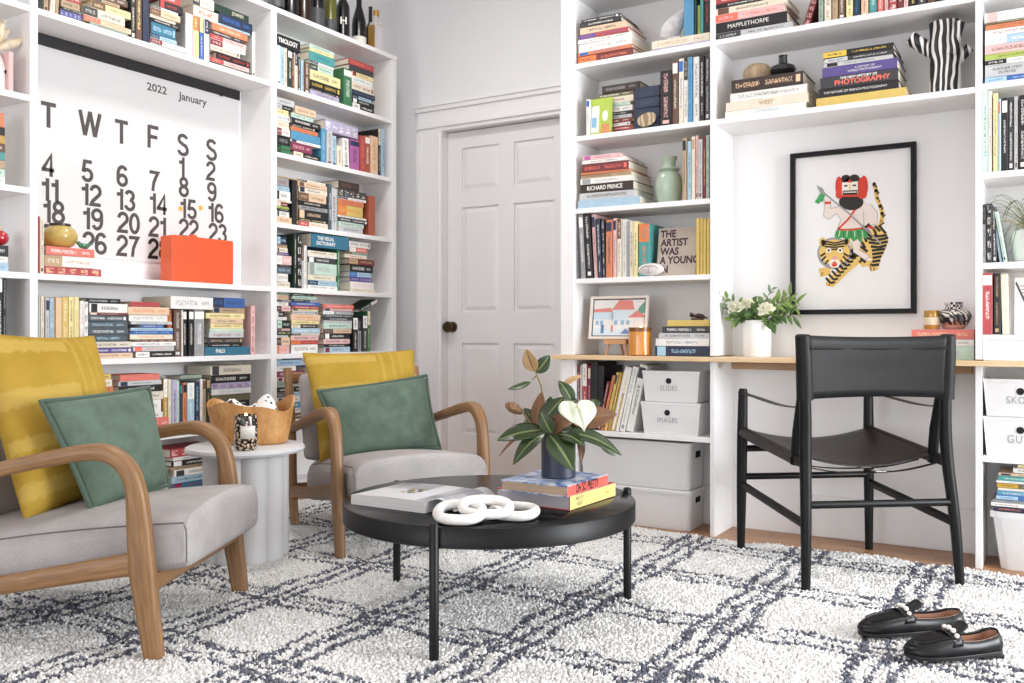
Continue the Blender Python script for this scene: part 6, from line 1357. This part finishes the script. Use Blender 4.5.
GBRN = M('magnolia_brown', '6E4A2E', .6, var=.25, scale=25); GTAN = M('magnolia_tan', 'B09066', .6, var=.12, scale=20); GRNM = M('magnolia_deep', '2A3B1D', .27, var=.25, scale=20); VEIN = M('leaf_vein', 'A9B27A', .5)
GV = M('leaf_midrib', '6C7C4A', .45); GVB = M('leaf_midrib_brown', '7E5E3C', .5); cam_ = -VDIR
def mleaf(b, tp, w, nrm, bend, mat, fold=.16, back=None):
    m = MB(); B0, T0 = V_(*b), V_(*tp); Lf = (T0-B0).length
    leaf_mesh(m, B0, T0, w, nrm, bend, 0, 12, fold, vein=1)
    o = m.obj('leaf', [mat, GV if mat is GRNM else GVB], t, flip=False); s = o.modifiers.new('soft', 'SUBSURF'); s.levels = s.render_levels = 1; solid(o, .0012)
    return o
toC = -VDIR
def nv(r, u, c=1): return RDIR*r+UP*u+toC*c
# (base px,py,depth) (tip px,py,depth) width normal bend
st_c = (549, 432)
lv = [((545, 430, -.03), (497, 439, -.06), .065, nv(-.1, .9, .8), .12, GRNM), ((546, 432, -.05), (512, 463, -.09), .052, nv(-.5, .6, .8), .18, GRNM), ((549, 434, -.06), (574, 470, -.12), .078, nv(.25, .35, 1), .10, GRNM),
      ((537, 432, -.02), (541, 391, .0), .045, nv(-.7, .2, 1), .12, GBRN), ((543, 428, -.02), (523, 408, .03), .04, nv(-.8, .5, .6), .1, GRNM), ((540, 427, -.04), (564, 396, -.04), .058, nv(-.45, .5, 1), .14, GRNM), ((547, 432, -.03), (551, 396, .02), .055, nv(.2, .1, 1), .1, GRNM),
      ((573, 404, 0), (559, 380, .02), .045, nv(.5, .3, 1), .12, GRNM), ((570, 400, .0), (578, 402, -.0), .02, nv(0, .4, 1), .1, GRNM), ((572, 424, .02), (617, 413, .03), .07, nv(.2, .55, .9), .14, GBRN), ((562, 432, -.02), (623, 452, -.03), .055, nv(.25, .85, .7), .2, GRNM),
      ((575, 432, .05), (612, 450, .05), .045, nv(.2, .7, .6), .16, GBRN), ((578, 430, .02), (582, 463, .0), .03, nv(.6, .1, .8), .1, GBRN), ((560, 428, -.05), (561, 405, .0), .075, nv(.3, .0, 1), .06, GBRN), ((545, 426, .03), (530, 432, .1), .05, nv(-.3, .5, .7), .1, GRNM),
      ((535, 372, .0), (526, 349, -.01), .048, nv(-.55, .1, .9), .08, GTAN), ((536, 373, .02), (550, 355, .02), .042, nv(.45, .4, .9), .1, GRNM), ((531, 382, 0), (508, 390, .0), .030, nv(-.1, .9, .6), -.12, GRNM), ((596, 408, .04), (592, 399, .05), .04, nv(.4, .2, 1), .05, GRNM),
      ((545, 430, .06), (497, 452, .02), .018, nv(-.3, .8, .5), .3, GBRN), ((600, 445, .02), (616, 456, .02), .022, nv(.2, .5, .9), .1, GRNM), ((552, 430, 0), (566, 424, .06), .06, nv(.1, .4, 1), .1, GRNM), ((543, 434, .05), (555, 443, -.02), .05, nv(-.1, .5, 1), .1, GRNM), ((556, 436, 0), (571, 436, .04), .05, nv(.2, .6, 1), .1, GRNM), ((547, 430, .02), (536, 402, .07), .05, nv(-.3, .2, 1), .1, GRNM), ((556, 430, .02), (570, 398, .09), .055, nv(.3, .2, 1), .1, GRNM), ((550, 432, -.02), (557, 404, .01), .045, nv(.1, .2, 1), .1, GRNM), ((552, 434, -.07), (540, 412, -.07), .045, nv(-.3, .4, 1), .1, GRNM), ((562, 434, .0), (590, 424, .05), .05, nv(.1, .7, .7), .1, GRNM), ((543, 432, .0), (524, 420, .06), .05, nv(-.2, .6, .8), .1, GRNM), ((558, 434, -.06), (585, 444, -.10), .05, nv(.2, .8, .7), .2, GRNM), ((550, 434, -.04), (560, 414, -.07), .05, nv(.1, .3, 1), .1, GBRN), ((560, 388, .06), (583, 374, .08), .02, nv(.2, .6, .6), .2, GTAN)]
for l in lv:
    mleaf(*l)
m = MB()
m.tube([V_(549, 440), V_(545, 405), V_(541, 385), V_(536, 373)], [.004, .0035, .003, .0025], 8); m.tube([V_(549, 440, .0), V_(532, 425, -.02), V_(523, 413, -.02)], [.004, .0035, .003], 8); m.tube([V_(536, 376), V_(532, 380)], .002, 6)
m.tube([V_(556, 440), V_(566, 420), V_(570, 405, -.06)], [.003, .0025, .0025], 8); m.tube([V_(554, 440), V_(580, 428, .02)], .003, 8); m.obj('stems', M('stem_brown', '7A6A48', .6), t)
s0 = V_(523, 413, -.02); ds = (V_(504, 403, -.03)-s0).normalized(); lenS = (V_(505, 404, -.03)-s0).length
MB().lathe([(0, 0), (.008, .004), (.014, lenS*.35), (.0135, lenS*.65), (.008, lenS*.92), (0, lenS)], 18, f=lambda a, z: 1+.16*math.sin(6*a+z*420)).obj('seed_pod', M('seed_pod', '7A5A3E', .7, var=.85, scale=190), t, mat=Matrix.Translation(s0) @ ds.to_track_quat('Z', 'Y').to_matrix().to_4x4())
# anthurium: heart shaped spathe
ANT = NT('anthurium_white'); nz = ANT.noise(ANT.coords('Object'), 30, 2); ANT.base(ANT.ramp(nz, [(.3, lin('C3CBB4')), (.7, lin('DDE0D0'))])); ANT.b.inputs['Roughness'].default_value = .25; ANT.b.inputs['Subsurface Weight'].default_value = .15; ANT.b.inputs['Subsurface Radius'].default_value = (.01, .01, .008)
ac = V_(579, 413, -.09); ex = (V_(597, 411, -.08)-V_(562, 413, -.10)); sc = ex.length/2; ex.normalize(); ey = (V_(576, 404, -.075)-V_(583, 428, -.115)).normalized(); en = ex.cross(ey).normalized()
if en.dot(toC) < 0: en = -en
def heart(u, v):
    a = 2*PI*u; r = v; x = 16*math.sin(a)**3/16; y = (13*math.cos(a)-5*math.cos(2*a)-2*math.cos(3*a)-math.cos(4*a))/15
    x, y = x*r, (y-.33)*r+.33
    zb = .22*(1-r*r)*-.0+.16*r*r*math.cos(2*a)*.5-.10*(abs(x)<.12)*(.12-abs(x))*8*(y < .35) + .06*math.sin(10*abs(x))
    return ac+ex*(x*sc*1.08)+ey*(y*sc*1.05)+en*(zb*sc*.8)
m = MB(); m.grid(40, 10, heart); o = m.obj('anthurium_spathe', ANT.m, t, flip=False); solid(o, .0015)
MB().tube([ac+ey*(.40*sc)+en*.003, ac+ey*(.30*sc)+en*.010, ac+ey*(.05*sc)+en*.016], [.003, .0034, .002], 10).obj('anthurium_spadix', M('spadix', 'DAD6B8', .6, var=.2, scale=200), t)

# ================================================================ black leather desk chair
DO = Vector((-.692, 3.366, 0)); dF = Vector((-.615, .79, 0)).normalized(); rzD = math.atan2(dF.y, dF.x)-PI/2
t = thing('desk_chair', 'black wooden chair with leather sling seat pulled up to the oak desk', 'chair', DO, rzD)
BW_ = M('black_stained_wood', '0A0A0B', .42, var=.12, scale=20, stretch=(8, 8, 1), spec=.3)
LEA = M('black_leather', '131315', .5, var=.15, scale=30, bump=.25, bscale=260, spec=.3); LEAB = M('brown_black_leather', '1C1516', .42, var=.15, scale=20, bump=.2, bscale=260)
rear = {}
for s in (-1, 1):
    pts = smooth_path([(s*.258+(.016 if s > 0 else .004), -.283, RUGZ), (s*.252+(.009 if s > 0 else .002), -.276, .22), (s*.243-.004, -.266, .44), (s*.240-.012, -.275, .60), (s*.246-.026, -.30, .83)], 4)
    rear[s] = pts
    MB().tube(pts, lerp_list([.0145, .0175, .0195, .019, .017], len(pts)), 18).obj('rear_leg', BW_, t)
    MB().tube([(s*.243, -.175, .405), (s*.240-.006, -.205, .52), (s*.239-.012, -.245, .635)], [.017, .0175, .015], 16).obj('back_post', BW_, t)
    MB().tube([(s*.258, .28, RUGZ if s < 0 else .0005), (s*.256, .278, .25), (s*.254, .276, .45), (s*.252, .274, .615), (s*.252, .274, .628)], [.0145, .0185, .020, .0175, .014], 18).obj('front_leg', BW_, t)
    MB().tube([(s*.255, .277, .262), (s*.252, -.272, .222)], [.0125, .0125], 14, flat=(1.25, .85)).obj('side_stretcher', BW_, t)
    bar(MB(), [(s*.252, .275, .462), (s*.243, -.266, .415)], .024, .036).obj('seat_rail', BW_, t)
    ap = smooth_path([(s*.252, .29, .612), (s*.252, .14, .604), (s*.247, -.06, .592), (s*.238, -.20, .594)], 4)
    MB().tube(ap, .016, 10, flat=(.16, 1), up=(0, 0, 1)).obj('arm_strap', LEAB, t)
MB().tube([(-.252, -.272, .285), (.252, -.272, .285)], .0125, 14).obj('rear_stretcher', BW_, t)
MB().tube([(-.255, .277, .292), (.255, .277, .292)], .0125, 14).obj('front_stretcher', BW_, t)
MB().tube([(-.252, .27, .40), (.252, .27, .40)], .0125, 14).obj('front_rail', BW_, t)
def seatp(u, v):
    x = (u-.5)*2; y = -.185+.45*v-.02*(1-x*x)*(1-v); zr = .415+.047*(y+.266)/.541
    return (x*(.244+.008*v), y, zr+.020-.040*(1-x*x)-.004)
m = MB(); m.grid(20, 12, seatp); o = m.obj('seat_sling', LEAB, t, flip=False); solid(o, .004)
for s in (-1, 1):
    pts = [(s*(.244+.008*q), -.185+.45*q, .415+.047*(-.185+.45*q+.266)/.541) for q in [k/6 for k in range(7)]]
    MB().tube(pts, .021, 12, flat=(1.05, .95)).obj('seat_sleeve', LEAB, o)
for k, yy in enumerate((-.20, -.10)):
    sb = MB(); sb.tube(smooth_path([(-.235, yy, .402), (-.1, yy, .378), (.1, yy, .378), (.235, yy, .402)], 4), .011, 8, flat=(.18, 1), up=(0, 0, 1)); so = sb.obj('under_seat_strap', LEAB, t)
    bk_ = MB(); bk_.tube([(.02, yy-.015, .38), (.055, yy-.015, .38), (.055, yy+.015, .38), (.02, yy+.015, .38)], .0022, 8, closed=True); bk_.obj('buckle', M('buckle_metal', '8E8C88', .3, .9), so)
def backp(u, v):
    z_ = .628+.205*v; q = (z_-.60)/.23; xw = .240+.006*q; y = -.275-.025*q; x = (u-.5)*2
    return (x*xw-.014-.013*v, y-.020-.012*(x**4)*0+.022*(1-x*x), z_-.006*(1-x*x)*(1 if v > .5 else -1))
m = MB(); m.grid(20, 8, backp); o = m.obj('back_sling', LEA, t, flip=False); solid(o, .004)
for s in (-1, 1):
    pts = [p_ for p_ in ((s*.2405-.014, -.278, .626), (s*.2425-.018, -.287, .70), (s*.2445-.022, -.296, .77), (s*.246-.026, -.301, .832), (s*.246-.026, -.3012, .836))]
    MB().tube(pts, [.0265, .026, .025, .024, .018], 18).obj('back_sleeve', LEA, o)
    MB().tube([(s*.19-.014, -.281, .63), (s*.195-.026, -.300, .828)], .0016, 6).obj('stitched_seam', M('seam_black', '0E0E10', .5), o)
MB().tube([(-.255, -.318, .792), (-.12, -.295, .79), (.08, -.295, .79), (.212, -.318, .792)], .0045, 8).obj('back_cord', LEA, o)

# ================================================================ loafers
def loafer(label, heel, toe, mirror=1):
    heel = Vector(heel); toe = Vector(toe); d_ = toe-heel; Ls = d_.length+.012; rz = math.atan2(d_.y, d_.x)
    t = thing('loafer', label, 'shoe', (heel.x, heel.y, .029), rz, 'pearl studded black loafers'); m = MB()
    def halfw(u):  # 0 heel .. 1 toe
        if u < .12: return .031*math.sqrt(max(0, 1-((.12-u)/.12)**2))
        if u < .72: return .031+.0095*(.5-.5*math.cos(PI*(u-.12)/.60))
        return .0405*max(0, 1-((u-.72)/.28)**2.6)**.46
    N = 24; us = [.5-.5*math.cos(PI*i/N) for i in range(N+1)]
    loop = [(u, -1) for u in us]+[(u, 1) for u in us[::-1][1:-1]]
    def cen(u): return mirror*.008*math.sin(PI*u)
    def P(u, s, wk, z): return (Ls*(.5+(u-.5)*wk[1]), cen(u)+s*halfw(u)*wk[0], z)
    sole = MB(); sole.rings([[P(u, s, (1.03, 1.012), .0) for u, s in loop], [P(u, s, (1.03, 1.012), .010 if u > .3 else .010) for u, s in loop]], smooth=False); sole.bb((.004, -.024+cen(.1), -.012), (.065, .024+cen(.1), 0)); sole.obj('sole', M('sole_black', '121113', .5), t, bevel=.0015)
    def rim(u): # height of top line
        if u > .5: return .050-.020*((u-.5)/.5)**1.3
        return .047+.010*((.5-u)/.5)**2-.006*math.sin(PI*u/.5)
    up_ = MB(); rings = []
    for fr_, wk in ((0, (1, 1)), (.3, (1.05, 1.02)), (.62, (1.0, 1.0)), (1, (.80, .93))):
        rings.append([P(u, s, (wk[0] if u < .5 else (1.05 if fr_ == .3 else 1-.10*fr_), wk[1]), .010+(rim(u)-.010)*fr_) for u, s in loop])
    up_.rings(rings, cap=False)
    ub = [u for u in us if u >= .5]
    up_.grid(len(ub)-1, 8, lambda a, b: (lambda u, s: (Ls*(.5+(u-.5)*.93), cen(u)+s*halfw(u)*.90, rim(u)+.010*(1-s*s)*(1-.4*(u-.5)/.5)*(1 if u < .98 else .0)))(ub[round(a*(len(ub)-1))], -1+2*b))
    o = up_.obj('upper', M('black_shoe_leather', '0C0C0F', .33, var=.1, spec=.4), t, flip=False, ang=70); solid(o, .002)
    ins = MB(); ins.rings([[P(u, s, (.93, .97), .012) for u, s in loop], [P(u, s, (.93, .97), .015) for u, s in loop]]); ins.obj('insole', M('insole_tan', 'A97F6A', .55), t)
    ln = MB(); ln.rings([[P(u, s, (.97 if u < .5 else .9, .975), .014) for u, s in loop if u < .52], [P(u, s, (.86 if u < .5 else .85, .94), rim(u)*.98) for u, s in loop if u < .52]], closed=False, cap=False); ln.obj('lining', M('lining_tan', 'B98C74', .6), t, flip=False)
    sd = MB(); sd.grid(4, 14, lambda a, b: (lambda u, th: (Ls*(.5+(u-.5)*.95), cen(u)-math.cos(th)*halfw(u)*1.03, .014+(rim(u)-.014+.014)*math.sin(th)**.55))(.52+.11*a, PI*(.06+.88*b))); so = sd.obj('saddle_strap', M('black_shoe_leather', '17171B', .25), t, flip=False); solid(so, .002)
    tg = MB(); tg.grid(6, 6, lambda a, b: (Ls*(.53-.115*a), cen(.5)+(b-.5)*.05*(1-.15*a), .063+.020*a-.006*((b-.5)*2)**2)); to = tg.obj('tongue', M('black_shoe_leather', '17171B', .25), t, flip=False); solid(to, .003)
    so_ = MB(); so_.tube([(Ls*(.5+(u-.5)*.93), cen(u)+s*halfw(u)*.72, rim(u)+.0065) for u, s in [(x, -1) for x in (.64, .72, .8, .88, .93)]+[(.955, 0)]+[(x, 1) for x in (.93, .88, .8, .72, .64)]], .0016, 6); so_.obj('apron_seam', M('black_shoe_leather', '17171B', .25), t)
    for th, r in ((.36, .006), (.50, .0066), (.64, .0066), (.78, .006)):
        th *= PI; u = .575; MB().ball((Ls*(.5+(u-.5)*.95), cen(u)-math.cos(th)*halfw(u)*1.05, .016+(rim(u)+.002)*math.sin(th)**.55+r*.55), r, seg=14, rg=10).obj('pearl', M('pearl_white', 'E8E3DA', .2, coat=.5), t)
    return t
loafer('black pearl studded loafer in front, toe toward the coffee table', onZ(999, 650, .03), onZ(911, 656, .03), 1)
loafer('black pearl studded loafer behind the other, nearer the desk chair', onZ(962, 629, .03), onZ(864, 634, .03), -1)

# ================================================================ shag rug
rug = thing('rug', 'cream shag rug with charcoal crossing triple lines covering the floor', 'rug', (-1, 1.9, 0))
X0, X1, Y0, Y1 = -3.22, 1.25, .1, 3.575
rng = np.random.default_rng(3)
sp_ = .0076
gx, gy = np.meshgrid(np.arange(X0, X1, sp_), np.arange(Y0, Y1, sp_)); n = gx.size
px = gx.ravel()+rng.uniform(-.5, .5, n)*sp_; py = gy.ravel()+rng.uniform(-.5, .5, n)*sp_
edge_w = .018*np.sin(px*7)+.012*np.sin(px*19+1)
keep = py < Y1-.02+edge_w; px, py = px[keep], py[keep]; n = px.size
def wob(a, b): return .010*np.sin(a*23+b*5)+.008*np.sin(b*31-a*11)
jx = px+wob(py, px)*.8+rng.normal(0, .0042, n); jy = py+wob(px, py)*.8+rng.normal(0, .0042, n)
dark = np.zeros(n, bool)
for k in range(-3, 8):
    for o_ in (-.056, 0, .056): dark |= (np.abs(jx-(-.40-.431*k+o_)) < .0125) & (rng.random(n) < .82)
    for o_, pr in ((-.046, .8), (0, .45), (.046, .8)): dark |= (np.abs(jy-(3.385-.447*k+o_)) < .0115) & (rng.random(n) < pr)
hgt = rng.uniform(.017, .0235, n)*(1+.12*np.sin(px*40)*np.sin(py*37)); lean_a = rng.uniform(0, 2*np.pi, n); lean = rng.uniform(.003, .012, n); wdt = rng.uniform(.0046, .0066, n); rot = rng.uniform(0, 2*np.pi, n)
V = np.zeros((n, 7, 3), np.float32)
for k in range(3):
    a = rot+k*2*np.pi/3
    V[:, k, 0] = px+np.cos(a)*wdt*.8; V[:, k, 1] = py+np.sin(a)*wdt*.8; V[:, k, 2] = .003
    V[:, 3+k, 0] = px+np.cos(a)*wdt+np.cos(lean_a)*lean*.45; V[:, 3+k, 1] = py+np.sin(a)*wdt+np.sin(lean_a)*lean*.45; V[:, 3+k, 2] = hgt*.8
V[:, 6, 0] = px+np.cos(lean_a)*lean; V[:, 6, 1] = py+np.sin(lean_a)*lean; V[:, 6, 2] = hgt
V[:, :, 0] += 1; V[:, :, 1] -= 1.9
base = (np.arange(n)*7)[:, None]
quads = np.array([[0, 1, 4, 3], [1, 2, 5, 4], [2, 0, 3, 5]]); tris = np.array([[3, 4, 6], [4, 5, 6], [5, 3, 6]])
Q = (base[:, :, None]+quads[None]).reshape(-1, 4); Tt = (base[:, :, None]+tris[None]).reshape(-1, 3)
me = bpy.data.meshes.new('pile'); me.vertices.add(n*7); me.vertices.foreach_set('co', V.ravel())
li = np.concatenate([Q.ravel(), Tt.ravel()]).astype(np.int32); me.loops.add(li.size); me.loops.foreach_set('vertex_index', li)
nq, nt_ = len(Q), len(Tt); ls = np.concatenate([np.arange(nq)*4, nq*4+np.arange(nt_)*3]).astype(np.int32)
me.polygons.add(nq+nt_); me.polygons.foreach_set('loop_start', ls)
try: me.polygons.foreach_set('loop_total', np.concatenate([np.full(nq, 4), np.full(nt_, 3)]).astype(np.int32))
except Exception: pass
me.polygons.foreach_set('use_smooth', np.ones(nq+nt_, bool)); me.update(calc_edges=True); me.validate()
ca = me.color_attributes.new('yarn', 'FLOAT_COLOR', 'POINT')
cr = np.array(lin('F3F2F0')); dk_ = np.array(lin('6A6C78')); tint = rng.uniform(.9, 1.07, n)[:, None]
colr = np.where(dark[:, None], dk_*rng.uniform(.7, 1.5, n)[:, None], np.minimum(1, cr*tint))
ca.data.foreach_set('color', np.repeat(np.concatenate([colr, np.ones((n, 1))], 1), 7, axis=0).astype(np.float32).ravel())
YARN = NT('shag_yarn'); at_ = YARN.n.new('ShaderNodeAttribute'); at_.attribute_name = 'yarn'; YARN.base(at_.outputs['Color']); YARN.b.inputs['Roughness'].default_value = .95; YARN.b.inputs['Specular IOR Level'].default_value = .1
me.materials.append(YARN.m); o = bpy.data.objects.new('pile', me); COL.objects.link(o); o.parent = rug; o['kind'] = 'stuff'
MB().bb((X0+1, Y0-1.9, .0005), (X1+1, Y1-1.9-.015, .006)).obj('backing', M('rug_backing', 'B9B3AC', .95), rug)

# ================================================================ daylight and camera
w = bpy.data.worlds.new('sky'); scene.world = w; w.use_nodes = True
bg = w.node_tree.nodes['Background']; bg.inputs[0].default_value = (.86, .93, 1, 1); bg.inputs[1].default_value = 1.6
def day(name, loc, rot, sx_, sy_, pw, col=(.93, .97, 1)):
    l = bpy.data.lights.new(name, 'AREA'); l.shape = 'RECTANGLE'; l.size = sx_; l.size_y = sy_; l.energy = pw; l.color = col
    o = bpy.data.objects.new(name, l); COL.objects.link(o); o.location = loc; o.rotation_euler = rot; return o
ER = (4, 12, 200); EF = (74, 30, 14)
for i, h in enumerate(WIN_R): day('window_daylight', (2.79, (h[0]+h[1])/2, (h[2]+h[3])/2), (0, PI/2, 0), h[3]-h[2]-.1, h[1]-h[0]-.1, ER[i])
for i, h in enumerate(WIN_F): day('window_daylight', ((h[0]+h[1])/2, -4.44, (h[2]+h[3])/2), (PI/2, 0, 0), h[1]-h[0]-.1, h[3]-h[2]-.1, EF[i])
cl = thing('ceiling_fill_light', 'round white ceiling fill lamp, added unseen above the armchairs', 'lamp', (-2.5, 2.9, 3.02))  # added unseen fixture, its fill light brightens the door
MB().lathe([(0, .08), (.2, .08), (.21, .06), (.21, .03), (.195, .03)], 40).obj('fill_lamp_base', TRIM, cl)
DIF = NT('fill_lamp_diffuser'); DIF.b.inputs['Base Color'].default_value = (.9, .9, .88, 1); DIF.b.inputs['Emission Color'].default_value = (1, .97, .93, 1); DIF.b.inputs['Emission Strength'].default_value = 3
MB().lathe([(.2, .035), (.195, .012), (.15, .0), (0, -.008)], 40).obj('fill_diffuser', DIF.m, cl)
ll = day('fill_lamp_light', (-2.5, 2.9, 3.005), (0, 0, 0), .38, .38, 23, (1, .97, .94)); ll.data.shape = 'DISK'; ll.parent = None  # fill light of the added ceiling fixture
cd = bpy.data.cameras.new('camera'); cam = bpy.data.objects.new('camera', cd); COL.objects.link(cam)
cam.location = EYE; cam.rotation_euler = (PI/2, 0, YAW); cd.sensor_width = 36; cd.lens = FOC/1024*36; cd.shift_y = (HOR-341.5)/1024; cd.clip_start = .05
scene.camera = cam
vs = scene.view_settings; vs.view_transform = 'Standard'; vs.look = 'None'; vs.gamma = 1; vs.exposure = -.13; vs.use_curve_mapping = False
scene.cycles.use_denoising = True
scene.cycles.max_bounces = 10; scene.cycles.diffuse_bounces = 6
print('BOOKS', NBOOK[0])
